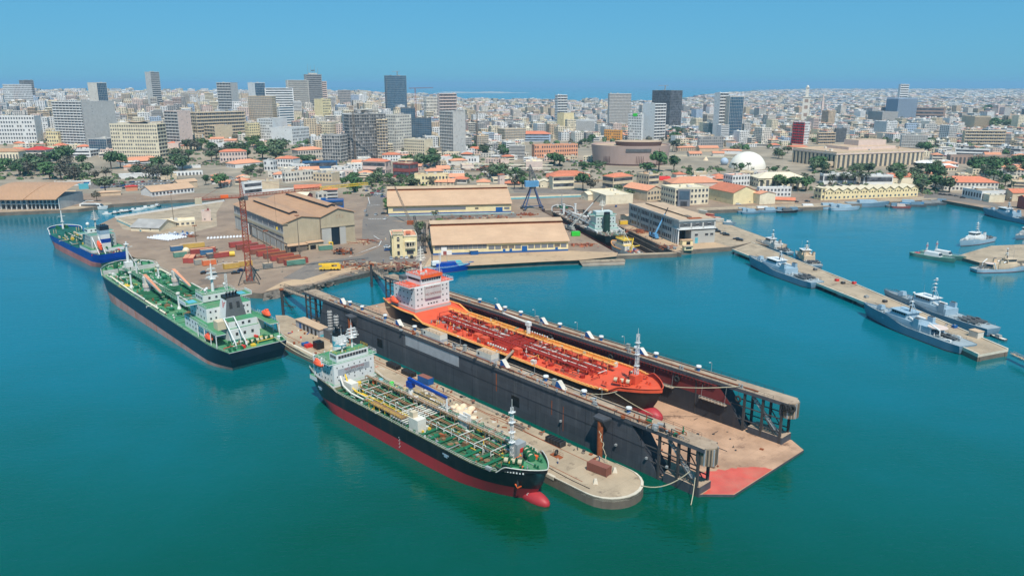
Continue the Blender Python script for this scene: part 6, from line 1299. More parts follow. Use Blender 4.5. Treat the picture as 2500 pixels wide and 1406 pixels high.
# ------------------------------------------------------------------ cranes
t=thing('tower_crane','rust-red lattice tower crane with long jib over the yard','crane',(-146.7,416,3),math.atan2(.43,.9))
m=MB();m.lattice((0,0,0),(0,0,47),3.0,2.6,24,.22,'cranerust',rb=.13);m.build('mast',t)
m=MB();m.cbox(0,0,46.6,3.8,3.8,1.2,'darksteel');m.cbox(1.8,-1.6,46.4,2,1.6,2.2,'dkgrey');m.build('slewing_unit',t)
m=MB();m.lattice((0,0,48),(-.5,0,59),1.8,.5,8,.14,'cranerust',rb=.09);m.build('cat_head',t)
m=MB();m.lattice((1,0,48.6),(42,0,50.4),1.5,1.4,24,.12,'cranerust',rb=.08);m.build('jib',t);m=MB();m.lattice((42,0,50.4),(70,0,51.6),1.4,1.1,18,.12,'yellow',rb=.08);m.build('jib_tip',t)
m=MB();m.box(-24,-.9,47.6,-1,.9,48.1,'cranerust');m.rail([(-24,-.9,48.1),(-1,-.9,48.1)],1,'cranerust',2);m.rail([(-24,.9,48.1),(-1,.9,48.1)],1,'cranerust',2);m.build('counter_jib',t);m=MB();m.box(-24,-1.2,45.6,-20.5,1.2,48.8,'beige');m.build('counterweight',t);m=MB();m.box(-11,-1,48.1,-7,1,49.6,'orange');m.build('hoist_house',t)
m=MB();m.path([(-.5,0,59),(30,0,50.4)],.07,'cranerust',4);m.path([(-.5,0,59),(-21,0,48.4)],.07,'cranerust',4);m.path([(-.5,0,59),(55,0,51.4)],.06,'cranerust',4);m.build('tie_rods',t)
m=MB();m.path([(17,0,48.6),(17,0,30)],.06,'darksteel',4);m.cbox(17,0,28.6,.9,.6,1.6,'yellow');m.build('hoist_line',t)
m=MB()
for a in range(4):b=a*math.pi/2+.6;m.path([(1.3*math.cos(b),1.3*math.sin(b),11),(8*math.cos(b),8*math.sin(b),.2)],.28,'darksteel',5)
m.cbox(0,0,0,6,6,1,'concdark');m.build('stay_struts',t)
t=thing('portal_crane','blue-grey portal crane on splayed legs beside the graving dock','crane',G(1300,512),.2)
m=MB()
mk('craneblue',C(70,84,118),rough=.5,var=.15)
for x in(-8.5,8.5):
 for y in(-6,6):m.beam((x,y,0),(x*.2,y*.25,19),1.0,'craneblue')
 m.beam((x,-6,3),(x,6,3),.7,'craneblue');m.cbox(x,-6,0,2.4,1.6,1.4,'darksteel');m.cbox(x,6,0,2.4,1.6,1.4,'darksteel')
m.beam((-8.2,-6,4),(8.2,-6,4),.6,'craneblue');m.build('portal_legs',t);m=MB();m.cyl((0,0,18.6),(0,0,20.4),3,n=14,key='darksteel');m.build('slew_ring',t);m=MB();m.box(-7,-2.6,20.4,5,2.6,25.4,'palecrane');m.build('machinery_house',t);m=MB();m.lattice((-1,0,25),(-2,3,38),3.0,1.6,8,.2,'dkgrey');m.build('frame_tower',t);m=MB();m.lattice((4,0,24),(3,24,37),1.4,.8,12,.14,'dkgrey');m.build('jib',t)
def mobile_crane(label,p,rz,tip,key,bk,name='mobile_crane',small=False):
 t=thing(name,label,'crane',p,rz);m=MB();m.box(-6.2,-1.35,.9,6.2,1.35,2.1,key);m.build('carrier',t)
 wm=MB();wm.cyl((0,-1.45,.65),(0,-1.0,.65),.65,n=10,key='tyre');wm.cyl((0,1.0,.65),(0,1.45,.65),.65,n=10,key='tyre');me=wm.mesh('axle_wheels')
 for x in(-5,-3.2,.8,2.6,4.6):inst(me,'wheel_pair',t,(x,0,0))
 m=MB();m.box(4.2,-1.3,2.1,6.2,1.3,3.3,key);m.build('driver_cab',t);m=MB();m.box(-4.5,-1.4,2.1,1,1.4,3.6,key);m.build('upper_works',t);m=MB();m.box(.2,.3,2.4,2.2,1.4,4.2,'glass');m.build('operator_cab',t)
 if tip is not None:
  m=MB();a=Vector((-2.5,0,3.6));b=Vector(tip);m.cyl(a,a.lerp(b,.45),.62,n=6,key=key if not small else bk);m.cyl(a.lerp(b,.4),a.lerp(b,.75),.48,n=6,key=bk);m.cyl(a.lerp(b,.7),b,.36,n=6,key='black');m.build('boom',t);m=MB();m.path([(2,0,3),a.lerp(b,.3)],.25,'steel',6);m.build('luffing_ram',t)
  m=MB()
  for x in(-5.5,5.5):m.box(x-.2,-4,.3,x+.2,4,.6,'steel');[m.cbox(x,y,0,.9,.9,.3,'darksteel')for y in(-4,4)]
  m.build('outriggers',t)
 else:m=MB();m.box(-6.5,-.55,3.4,5.6,.55,4.4,key);m.build('boom',t)
 return t
def tip_for(p,rz,tx,ty,dist):  # boom tip: a point over the ground at depth dist, in crane-local coordinates
 u=(tx-1250)/F_PX;v=(ty-703)/F_PX;d=Vector((u,CP-v*SP,-SP-v*CP));s=dist/d.y;w=Vector((0,0,CAM_H))+d*s-p;return Matrix.Rotation(-rz,4,'Z')@w
p=G(1392,563);mobile_crane('mobile crane with long raised black-tipped boom at the docked ship',p,2.0,tip_for(p,2.0,1466,476,p.y+4),'boxgrey','ltgrey')
p=G(1596,581);mobile_crane('small blue mobile crane with thin black boom before the dock office',p,1.8,tip_for(p,1.8,1631,507,p.y+3),'palecrane','palecrane',small=True)
mobile_crane('yellow four-axle mobile crane parked on the quay road',G(806,660),R(8),None,'yellow','yellow','crane_truck')
t=thing('crawler_crane','dark lattice crawler crane beside the quay warehouse','crane',G(1028,618),.3);m=MB()
for y in(-2,2):m.box(-3.4,y-.5,0,3.4,y+.5,1.2,'black')
m.build('tracks',t);m=MB();m.box(-3,-1.8,1.2,3,1.8,4,'dkgrey');m.build('cabin',t);m=MB();m.lattice((1,0,3),(-3,5,24),1.6,1.2,13,.14,'darksteel');m.lattice((2.4,2,2),(4,4,19),1.5,1.2,11,.14,'darksteel');m.build('lattice_boom',t)
t=thing('lattice_boom_crane','thin rusty lattice boom rising before the larger warehouse','crane',G(1002,548),0);m=MB();a=G(1002,548)*0;e=tip_for(G(1002,548),0,964,456,G(1002,548).y+22);m.lattice((0,0,2),e,1.7,.8,20,.12,'concdark');m.build('boom',t);m=MB();m.box(-2.5,-1.8,0,2.5,1.8,3,'rust');m.build('base_cabin',t)
# floodlight masts
for x,y,h,lb in((732,628,27,'tall floodlight mast in front of the big hall'),(425,547,25,'tall thin light mast on the yard by the parapet'),(1093,470,18,'light mast behind the larger warehouse'),(1180,505,9,'short light post before the larger warehouse'),(656,655,23,'dark leaning lamp mast on the yard near the tower crane'),(480,600,14,'white gantry post by the white bulk bags'),(1620,580,10,'lamp post on the dock office forecourt')):
 p=G(x,y);t=thing('light_mast',lb,'light mast',p);m=MB();m.cyl((0,0,0),(0,0,h),.32,.16,8,'concdark');m.build('pole',t);m=MB();m.torus((0,0,h),1.2,.12,'concdark');[m.cbox(1.2*math.cos(a),1.2*math.sin(a),h-.3,.6,.4,.5,'rust')for a in(0,1.05,2.1,3.14,4.2,5.2)];m.build('lamp_ring',t)
# ------------------------------------------------------------------ yard: containers, bags, scrap
YA=R(36)
for i,(x,y,ky,L,rz,lb)in enumerate(((432,612,'boxblue',6,YA,'blue container at the left end of the yard container group'),(470,605,'boxyellow',12.2,YA-.1,'long mustard container with window openings at the back of the yard group'),(496,618,'boxred',12.2,YA-.08,'long red container behind the short blue one in the yard'),(505,621,'boxblue',6,YA-.1,'short blue container against the long red one'),(440,627,'boxgreen',6,YA,'pale green container beside the white sphere tank'),(457,638,'boxred',9,YA+1.2,'left of two joined red containers near the tanker'),(470,638,'boxred',9,YA+1.2,'right of two joined red containers near the tanker'),(491,645,'boxgrey',6,YA,'pale grey container left of the orange one'),(511,647,'boxorange',6,YA,'orange container nearest the green tanker'),(520,630,'dkgrey',6,YA,'dark container beside the low red one'),(541,628,'boxred',8,YA,'low red container right of the dark one'),(565,655,'boxyellow',7,YA,'front yellow open-sided container by the tower crane'),(592,650,'boxyellow',9,YA,'rear yellow container by the tower crane'),(654,655,'boxgrey',4,YA,'small grey cabin on the yard right of the tower crane'),(722,646,'boxgreen',9,YA-.1,'grey-green container at the road side of the yard'),(795,610,'boxgreen',7,YA-.2,'grey-green cabin container before the hall door'))):
 container('shipping_container',lb,G(x,y)+Vector((0,0,.05)),rz,ky,L,None,{'boxyellow':'rooftan','boxred':'tile2'}.get(ky,'rooftan'),1.25)
for i in range(9):
 x=573+i*17;y=594+i*5.3;lab=['first','second','third','fourth','fifth','sixth','seventh','eighth','last'][i]
 container('steel_skip',lab+' rust-red skip in the row along the big hall, counted from its far end',G(x+14,y+8)+Vector((0,0,.05)),YA+.02,('boxred','boxbrown')[i%2],11,'row of rust-red skips along the hall','rust' if i>3 else 'boxred',1.3)
m=MB();m.sphere((0,0,1.6),2.3,2.3,2.3,'sheetpale',14,8,-.7);[m.cyl((1.4*a,1.4*b,0),(1.4*a,1.4*b,1),.15,n=5,key='steel')for a in(-1,1)for b in(-1,1)];tag(m.build('sphere_tank',loc=G(455,618)),'white sphere tank among the yard containers','tank')
m=MB();m.cyl((-1.6,0,1.7),(1.6,0,1.7),1.7,n=12,key='yellow');m.box(-1.2,-1,0,1.2,1,.6,'darksteel');tag(m.build('yellow_tank',loc=G(567,626),rz=.4),'yellow drum tank beside the row of skips','tank');m=MB();m.box(-1.4,-1,0,1.4,1,2.6,'yellow');m.box(-.8,-1.05,1,.8,-1,2.2,'glass');tag(m.build('yellow_machine',loc=G(808,600),rz=.4),'small yellow machine cabin before the hall door','machine')
bg=MB();bg.sphere((0,0,.7),.95,.95,.8,'sackwhite',8,5,-.88);bg.sphere((0,0,1.5),.35,.35,.25,'sackwhite',6,3,0);bgm=bg.mesh('bulk_bag')
A,ux,uy=G(362,583),Vector((math.cos(-.45),math.sin(-.45),0)),Vector((math.cos(1.0),math.sin(1.0),0))
for i in range(10):
 for j in range(7):tag(inst(bgm,'bulk_bag',None,A+ux*(i*2.25)+uy*(j*2.3),i*j),'white bulk bag in the block near the cream workshop, row %s, %s from left'%(WORDN[j+1],['first','second','third','fourth','fifth','sixth','seventh','eighth','ninth','tenth'][i]),'bag','block of white bulk bags in the yard')
A=G(508,585)
for i in range(12):
 for j in range(2):tag(inst(bgm,'bulk_bag',None,A+Vector((math.cos(.3),math.sin(.3),0))*(i*2.2)+Vector((-.3,.95,0))*(j*2.3),i),'white bulk bag in the %s row beside the big hall'%('front','back')[j],'bag','double row of white bulk bags')
def heap(name,label,p,r,keys,n,hmax=1.5,seed=1,long=False,cat='scrap'):
 m=MB();rr=random.Random(seed)
 for i in range(n):
  x,y=rr.gauss(0,r*.45),rr.gauss(0,r*.3);k=rr.choice(keys)
  if long and rr.random()<.6:a=rr.uniform(-.3,.3);L=rr.uniform(2,7);m.beam((x-L/2*math.cos(a),y-L/2*math.sin(a),rr.uniform(.2,hmax)),(x+L/2*math.cos(a),y+L/2*math.sin(a),rr.uniform(.2,hmax)),rr.uniform(.15,.4),k)
  else:m.cbox(x,y,0,rr.uniform(.5,2),rr.uniform(.5,1.6),rr.uniform(.3,hmax),k,rr.uniform(0,3))
 tag(m.build(name,loc=p,kind='stuff'),label,cat)
for nm,lb,p,r,ks,n,hm,lg in(('bag_heap','loose heap of blue and white sacks behind the bulk bags',G(432,574),14,['sackwhite','bluewall','boxgrey','bluepaint'],90,1.2,False),('scrap_pile','rusty scrap beside the loose sack heap',G(465,577),6,['rust','concdark'],30,1.0,True),('scrap_pile','brown scrap between the red yard containers',G(490,634),7,['rust','boxbrown','concdark'],40,2.0,True),('scrap_pile','tangled machine parts near the yellow drum tank',G(515,612),4,['rust','darksteel'],24,3.0,True),('steel_stack','stacked rusty plates at the road bend by the hall',G(893,592),13,['rust','tan','boxbrown'],50,1.4,True),('machinery_wreck','black burnt machinery on the yard before the hall',G(838,620),6,['black','dkgrey','rust'],40,4.0,True),('scrap_pile','wide heap of rusty frames along the quay above the boulders',G(880,652),22,['tan','rust','concdark','boxbrown'],110,2.0,True),('scrap_pile','row of brown steel cradles on the quay by the parked cars',G(985,652),14,['boxbrown','rust','tan'],60,3.0,True),('steel_stack','rusty beams lying between the two warehouses',G(1215,532),16,['rust','concdark','tan'],60,1.6,True),('scrap_pile','dark brushwood and scrap behind the quay warehouse',G(1110,536),20,['concdark','rust','leaf3'],60,1.6,True),('anchor_chain_row','rust-brown chain heap beside the portal crane',G(1285,525),10,['rust','boxbrown'],50,1.6,False),('anchor_chain_row','rust-brown chain heap left of the docked ship',G(1320,550),10,['rust','boxbrown'],46,1.6,False),('scrap_pile','rusty winch parts on the quay left of the tug',G(1425,600),8,['rust','tile','boxbrown'],40,1.6,True),('scaffold_stack','dark scaffolding on the quay by the graving dock mouth',G(1628,606),7,['darksteel','rust','steel'],40,2.0,True),('chain_row','line of brown chain along the office side coping',G(1565,566),14,['rust','darksteel','boxbrown'],70,1.6,True)):
 heap(nm,lb,p,r,ks,n,hm,n+int(r),lg)
container('steel_skip','bright green skip beside the docked ship',G(1405,576)+Vector((0,0,.05)),R(10),'limegreen',5,None,'limegreen',1.2)
container('small_cabin','yellow and dark cabin on the graving dock edge',G(1522,548)+Vector((0,0,.05)),R(10),'yellow',5,None,'rooftan',1.2)
for x,y,k,lb in((1716,522,'boxgrey','grey container at the start of the basin quay'),(1733,530,'boxred','red container second on the basin quay'),(1744,538,'boxred','long red container behind the white one'),(1756,542,'offwhite','white container nearest the stranded launch')):container('shipping_container',lb,G(x,y)+Vector((0,0,.05)),R(-40),k,9 if 'long' in lb else 6,None,'tile2' if k=='boxred' else 'offwhite',1.1)
m=MB();m.box(-3,-2,0,3,2,2.6,'yellowwall','rooftan');m.box(-3.4,-2.4,2.6,3.4,2.4,2.9,'rooftan');m.box(-2,-2.05,.8,2,-2,2,'window');tag(m.build('guard_hut',loc=G(1678,610),rz=.2),'cream guard hut on the quay front of the dock office','hut')
# floating caisson moored left of the dock mouth
A,B=G(1414,641,1.5),G(1524,637,1.5);ax=B-A;L=ax.length;t=thing('floating_caisson','rusty boat-shaped floating caisson beside the graving dock mouth','caisson',(A.x,A.y,0),math.atan2(ax.y,ax.x))
m=MB();m.idx([(0,-2.5,2.2),(L,-2.5,2.2),(L,2.2,2.2),(0,2.2,2.2),(1.5,-5.5,-.5),(L-1.5,-5.5,-.5),(L-.5,2,-.5),(.5,2,-.5)],[(0,1,2,3),(0,4,5,1),(1,5,6,2),(3,0,4,7)],'concdark');m.build('hull',t);m=MB();m.box(0,-2.4,2.2,L,2.1,2.5,'concrete');m.rail([(0,-2.3,2.5),(L,-2.3,2.5)],1,'concdark',3);m.build('walkway',t);m=MB();m.box(1,-4.3,.8,L-1,-3.9,1.1,'concpale');m.build('rubbing_band',t)
# ------------------------------------------------------------------ vehicles
CM={}
def car_mesh(col):
 if col in CM:return CM[col]
 m=MB();k='car_'+col;B_=[(-2.2,.5),(-2.15,.95),(-1.9,1.0),(2.1,.85),(2.25,.55),(2.2,.28),(-2.2,.28)]
 for y in(-.88,.88):m.face([(x,y,z)for x,z in B_],k)
 for(x0,z0),(x1,z1)in zip(B_,B_[1:]+B_[:1]):m.face([(x0,-.88,z0),(x1,-.88,z1),(x1,.88,z1),(x0,.88,z0)],k)
 m.idx([(-1.75,-.82,.98),(.95,-.82,.95),(.95,.82,.95),(-1.75,.82,.98),(-1.3,-.68,1.46),(.2,-.68,1.46),(.2,.68,1.46),(-1.3,.68,1.46)],[(0,1,5,4),(1,2,6,5),(2,3,7,6),(3,0,4,7)],'glass');m.idx([(-1.32,-.7,1.47),(.22,-.7,1.47),(.22,.7,1.47),(-1.32,.7,1.47)],[(0,1,2,3)],k)
 for x in(-1.35,1.4):
  for y in(-.9,.7):m.cyl((x,y,.32),(x,y+.2,.32),.32,n=8,key='tyre')
 CM[col]=m.mesh('car');return CM[col]
def car(px,py,rz,col,where,sc=1.12):tag(inst(car_mesh(col),'car',None,GT(px,py)+Vector((0,0,.03)),rz,sc),'%s car %s'%(col,where),'car','cars parked around the port')
def van(px,py,rz,label,L=7.5,key='white',h=2.9):
 t=thing('truck',label,'truck',GT(px,py)+Vector((0,0,.03)),rz);m=MB();m.box(-L/2,-1.2,.9,L/2-2.2,1.2,h+.4,key);m.build('box_body',t);m=MB();m.box(L/2-2.0,-1.1,.6,L/2,1.1,2.4,'white');m.box(L/2-.6,-1.0,1.5,L/2+.03,1.0,2.2,'glass');m.build('cab',t);m=MB();[m.cyl((x,y,.45),(x,y+.3,.45),.45,n=8,key='tyre')for x in(-L/2+1,L/2-1.2)for y in(-1.2,.9)];m.build('wheels',t)
for i,c in enumerate(('silver','grey','silver','white','black')):car(955+i*12.5,633-i*.9,R(100),c,'in the row before the yellow villa')
for x,y,c,rz,wh in((896,528,'grey',1.6,'driving on the port road'),(918,526,'silver',1.5,'driving on the port road'),(937,523,'black',.1,'by the corner of the larger warehouse'),(941,536,'white',1.4,'by the corner of the larger warehouse'),(892,517,'silver',1.6,'beside the big hall on the road'),(946,605,'white',.4,'beside the yellow villa wall'),(947,612,'blue',.4,'beside the yellow villa wall'),(1745,562,'black',2.6,'beside the dock office end'),(1752,567,'black',2.6,'beside the dock office end'),(1766,572,'grey',2.6,'on the basin quay'),(1773,575,'black',2.6,'on the basin quay'),(1798,585,'black',2.6,'near the pier entrance'),(1806,588,'black',2.6,'near the pier entrance'),(1916,496,'silver',0,'by the guardhouse on the basin quay'),(1943,494,'black',0,'by the guardhouse on the basin quay'),(1971,493,'black',0,'by the guardhouse on the basin quay'),(1802,500,'white',0,'before the yellow gabled warehouse'),(2297,476,'black',-.5,'in the line at the basin corner'),(2306,477,'black',-.5,'in the line at the basin corner'),(2320,478,'black',-.5,'in the line at the basin corner'),(2334,480,'grey',-.5,'in the line at the basin corner'),(2350,484,'black',-.5,'in the line at the basin corner'),(500,668,'black',.5,'beside the tower crane foot'),(590,662,'blue',.5,'beside the tower crane foot'),(575,668,'black',.4,'on the yard behind the tanker bridge'),(1504,505,'blue',1.4,'before the white-roofed shed')):car(x,y,rz,c,wh)
rr=random.Random(77)
def lot(x0,y0,x1,y1,n,where,rz=None,rows=1,dy=4):
 for r in range(rows):
  for i in range(n):
   if rr.random()<.15:continue
   u=(i+.5)/n;car(x0+(x1-x0)*u+rr.uniform(-1,1),y0+(y1-y0)*u+r*dy,(rz if rz is not None else 1.5)+rr.uniform(-.1,.1),rr.choice(['white','white','silver','grey','black','blue','silver','red']),where)
lot(890,461,940,463,5,'in the shady lot behind the port road',1.4,2,6);lot(905,472,940,477,4,'in the lot beside the larger warehouse',.3,2,5)
lot(300,447,470,440,22,'in the car park behind the sailing club',1.4,3,7);lot(240,455,300,450,8,'under the trees left of the car park',1.2,2,6)
lot(560,432,590,450,4,'in the lane beside the white crane office',.9);lot(1040,404,1330,412,24,'on the boulevard behind the residence',.05,2,8);lot(720,405,830,412,10,'on the boulevard before the skeleton tower',.1,2,6)
lot(1365,390,1440,396,9,'beside the round museum',.1,2,5);lot(2240,366,2330,374,14,'in the lot beside the grey hotel',.1,3,5);lot(2240,408,2330,404,8,'along the tents',.1)
lot(2000,456,2080,452,8,'under the palms behind the barracks',.1);lot(330,420,400,430,6,'on the avenue below the cream hotel',2.2)
for x,y,lb,k in((1098,405,'white box truck on the boulevard','white'),(1150,400,'white truck parked behind the boulevard trees','white'),(1475,462,'dark truck between the school wings','dkgrey'),(1040,408,'pale blue van on the boulevard','bluewall'),(1234,408,'dark lorry on the boulevard near the pink gate tower','dkgrey')):van(x,y,.2 if x!=1475 else 1.2,lb,7.5,k)
for i,(x,y)in enumerate(((870,641),(894,551),(936,639),(1622,600),(1624,601),(1612,596),(1640,604),(1427,606),(1460,606),(531,641),(545,640))):person(['worker in green by the scrap heap','pedestrian crossing the port road','person beside the yellow villa corner','first worker by the graving dock mouth','second worker by the graving dock mouth','worker beside the scaffold stack','worker at the dock gate end','worker left of the tug','worker near the tug bow','worker beside the orange container','worker between orange and yellow containers'][i],G(x,y),i,'cloth',['boxgreen','dkgrey','bluepaint','orange','offwhite','orange','cloth','tile','orange','dkgrey','offwhite'][i])
# ------------------------------------------------------------------ long jetty of the naval basin
jl=P2([(1787,609),(2130,747),(2388,866)],3);jr=P2([(1836,592),(2060,681),(2462,852)],3)
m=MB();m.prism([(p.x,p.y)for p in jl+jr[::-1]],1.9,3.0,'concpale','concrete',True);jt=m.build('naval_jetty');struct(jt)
m=MB();
for a,b in((jl[0],jl[1]),(jl[1],jl[2])):edge_slab(a,b,.7,3.0,3.35,'concpale',m)
for a,b in((jr[1],jr[0]),(jr[2],jr[1])):edge_slab(a,b,.7,3.0,3.35,'concpale',m)
m.build('kerb',jt);pl=MB();pl.cyl((0,0,-4),(0,0,1.95),.55,n=8,key='concdark');plm=pl.mesh('pile')
for i in range(34):
 u=i/33;a=jl[0].lerp(jl[1],u*2)if u<.5 else jl[1].lerp(jl[2],u*2-1);b=jr[0].lerp(jr[1],u*2)if u<.5 else jr[1].lerp(jr[2],u*2-1)
 for w in(.08,.92):q=a.lerp(b,w);inst(plm,'pile',jt,(q.x,q.y,0))
e=[jl[2],jr[2]];d=(jl[2]-jl[1]).normalized();m=MB();q0=jl[2]-d*16;q1=jr[2]-d*16;m.prism([(q0.x,q0.y),(jl[2].x,jl[2].y),(jr[2].x,jr[2].y),(q1.x,q1.y)],-4,1.9,'concdark','concpale');m.build('jetty_head',jt)
for x,y,k,lb in((2382,822,'offwhite','white utility cabin at the head of the naval jetty'),):t=thing('utility_cabin',lb,'cabin',G(x,y),-1.2);m=MB();m.box(-2.2,-1.8,0,2.2,1.8,2.8,k,'rooftan');m.build('walls',t);m=MB();m.box(-2.4,-2,2.8,2.4,2,3.0,'rooftan');m.build('roof',t)
for i,(x,y)in enumerate(((1990,660),(2043,686),(2058,693),(2085,693),(2160,738),(2115,727),(2330,800))):m=MB();m.box(-1,-.8,0,1,.8,1.2,['dkgrey','redpaint','darksteel','redpaint','darksteel','steel','bluepaint'][i]);m.cyl((0,0,1.2),(0,0,1.5),.4,n=7,key='steel');tag(m.build('jetty_box',loc=G(x,y)+Vector((0,0,.02)),rz=.3),['dark','red','black','scarlet','dark steel','grey','blue'][i]+' equipment box on the naval jetty, '+['nearest the shore','left of the railing gap','beside the red box','on the far kerb','nearest the bow of the big patrol ship','halfway along','beside the patrol ship stern'][i],'box')
a,b=G(2470,862,3),G(2560,905,3);m=MB();m.lattice(a,b,1.6,1.6,10,.1,'steel');d=(b-a);s=Vector((-d.y,d.x,0)).normalized();m.face([a-s,a+s,b+s,b-s],'concrete');tag(m.build('footbridge'),'narrow steel footbridge leaving the jetty head to the right','footbridge')
# short jetty at the right edge
q=P2([(2335,625),(2392,641),(2600,633),(2600,592),(2420,600)],2.2);m=MB();m.prism([(p.x,p.y)for p in q],-4,2.2,'concdark','concrete');struct(m.build('short_jetty'))
# ------------------------------------------------------------------ naval ships
def patrol(label,bow,stern,L,B,kind=0,hullk='navygrey2',topk='navygrey',name='patrol_ship',hz=4.2):
 b,s_=Vector(bow),Vector(stern);b.z=s_.z=0;d=(b-s_).normalized();c=s_+d*L/2 if kind!=9 else(b+s_)/2
 t=thing(name,label,'ship',c,math.atan2(d.y,d.x));hh=Hull(L,B,hz*.62,.4,-1.2,rake=L*.07,srake=1,fore=(.45,.7,hz*.38),bul=.15,fbul=.7,ts=.12,s0=.86,tb=.5,pb=(1.5,1.9),qb=(.8,.85),flare=.15);hh.build(t,hullk,'dockred','navydeck',topk);rq=random.Random(int(L*10+B));u=L/60
 z=hh.dz(0);zm=hz*.6
 m=MB();m.idx([(-9*u,-B*.43,zm-.3),(13*u,-B*.43,z-.2),(13*u,B*.43,z-.2),(-9*u,B*.43,zm-.3),(-9*u,-B*.40,zm+3),(11.5*u,-B*.38,zm+3.1),(11.5*u,B*.38,zm+3.1),(-9*u,B*.40,zm+3)],[(0,1,5,4),(1,2,6,5),(2,3,7,6),(3,0,4,7),(4,5,6,7)],topk);m.build('superstructure',t)
 m=MB();zb=zm+3;m.idx([(0,-B*.36,zb),(10*u,-B*.33,zb),(10*u,B*.33,zb),(0,B*.36,zb),(0,-B*.3,zb+2.6),(8.6*u,-B*.26,zb+2.6),(8.6*u,B*.26,zb+2.6),(0,B*.3,zb+2.6)],[(0,1,5,4),(1,2,6,5),(2,3,7,6),(3,0,4,7)],topk);m.box(-.8,-B*.36,zb+2.6,9.4*u,B*.36,zb+2.85,'white' if kind<2 else topk);br=m.build('bridge',t)
 nw=max(3,int(B*.5/1.1));windows(br,(9.35*u,-B*.26,zb+1.8),(9.35*u,B*.26,zb+1.8),nw,.95,.95,math.pi/2);windows(br,(.6,-B*.325,zb+1.8),(8.6*u,-B*.305,zb+1.8),6,1.0,.95,0);windows(br,(.6,B*.325,zb+1.8),(8.6*u,B*.305,zb+1.8),6,1.0,.95,0)
 mh=zb+2.8;m=MB();m.cyl((2*u,0,mh),(1*u,0,mh+9*u),.35,.15,7,'dkgrey' if kind!=1 else 'navygrey2');m.path([(-1*u,-1,mh),(1.4*u,0,mh+5*u)],.16,topk,5);m.path([(-1*u,1,mh),(1.4*u,0,mh+5*u)],.16,topk,5)
 for k in range(4 if kind==1 else 2):zz=mh+(3+1.7*k)*u;m.beam((1.4*u,-1.8,zz),(1.4*u,1.8,zz),.12,topk);m.cbox(1.4*u,0,zz,1.4,1.4,.15,'white');m.cyl((1.4*u,0,zz),(1.4*u,0,zz+.5),.5,n=8,key='white')
 m.sphere((1*u,0,mh+9*u),.6,.6,.4,'white',8,4);m.build('mast',t)
 for q in(-2.4,2.4):m=MB();m.cyl((5*u,q,mh),(5*u,q,mh+6),.05,n=4,key='steel');m.build('whip_aerial',t)
 m=MB();x=19*u;zg=hh.dz(x);m.cyl((x,0,zg),(x,0,zg+.6),1.5*u,n=10,key=topk);m.idx([(x-1.8*u,-1.4*u,zg+.6),(x+1.6*u,-1.2*u,zg+.6),(x+1.6*u,1.2*u,zg+.6),(x-1.8*u,1.4*u,zg+.6),(x-1.5*u,-1.0*u,zg+2.6*u),(x+.6*u,-.8*u,zg+2.4*u),(x+.6*u,.8*u,zg+2.4*u),(x-1.5*u,1*u,zg+2.6*u)],[(0,1,5,4),(1,2,6,5),(2,3,7,6),(3,0,4,7),(4,5,6,7)],topk);m.cyl((x+1*u,0,zg+1.7*u),(x+4*u,0,zg+2.2*u),.14,n=6,key='dkgrey');m.build('gun_turret',t)
 for sd in(-1,1):m=MB();m.box(-8*u,min(sd*B*.28,sd*B*.42),zm+.1,-5*u,max(sd*B*.28,sd*B*.42),zm+5.2,topk);m.box(-7.6*u,min(sd*B*.3,sd*B*.4),zm+5.2,-5.4*u,max(sd*B*.3,sd*B*.4),zm+5.6,'dkgrey');m.build('exhaust_trunk',t)
 m=MB();m.cyl((-4*u,-B*.3,zb+.6),(-.5,-B*.2,zb+1),.45,n=8,key='white');m.cyl((-4*u,B*.3,zb+.6),(-.5,B*.2,zb+1),.45,n=8,key='white');m.build('life_raft_canisters',t)
 zs=hh.dz(-L*.35)
 for k in range(3 if kind!=2 else 1):
  m=MB();y=(k-1)*B*.28 if kind!=2 else 0;m.cyl((-24*u,y-.7,zs+.9),(-16*u,y-.7,zs+.9),.38,n=7,key='dkgrey');m.cyl((-24*u,y+.7,zs+.9),(-16*u,y+.7,zs+.9),.38,n=7,key='dkgrey');m.box(-23.5*u,y-.6,zs+.3,-16.5*u,y+.6,zs+.8,'black');m.box(-21*u,y-.4,zs+.8,-19*u,y+.4,zs+1.9,'dkgrey');m.path([(-16*u,y-.7,zs+.9),(-14.6*u,y,zs+1.1),(-16*u,y+.7,zs+.9)],.36,'dkgrey',6);m.build('rib_boat',t)
 if kind==2:m=MB();m.torus((-20*u,0,zs+.08),2.6,.14,'white',n=20,m=4);m.build('landing_circle',t);m=MB();m.box(-14*u,-B*.36,zs,-9*u,B*.36,zs+3.0,topk);m.cyl((-14*u,0,zs+3),(-14*u,0,zs+3.2),B*.36,n=14,key='pinkwall');m.build('aft_house',t);windows(t,(-14.1*u,-B*.3,zs+1.8),(-14.1*u,B*.3,zs+1.8),5,1.0,1.2,math.pi/2,'glassblue');m=MB();m.path([(-18*u,3,zs),(-18*u,3,zs+3),(-13*u,4,zs+5)],.3,'white',6);m.path([(-12*u,-4,zs),(-15*u,-4,zs+4.4)],.3,'white',6);m.build('deck_crane',t)
 clutter(t,-26*u,-10*u,B*.36,zs,16,[topk,'steel','dkgrey','white'],rq,'deck_fitting',.7);clutter(t,14*u,17*u,B*.25,hh.dz(16*u),5,[topk,'steel'],rq,'deck_fitting',.6);hh.rail(t,'steel',.05,.98,.9,'railing',0,3);return t
patrol('pale grey patrol ship alongside the jetty nearest the shore',G(1832,628,5),G(1995,700,1),63,11,0,hz=6)
patrol('large two-tone grey patrol ship nearest the jetty head',G(2113,745,5),G(2362,858,1),61,11.5,2,hz=6.2)
patrol('grey patrol ship with tall ringed mast on the far jetty side',G(2157,710,5),G(2425,815,1),64,10,1,hz=6)
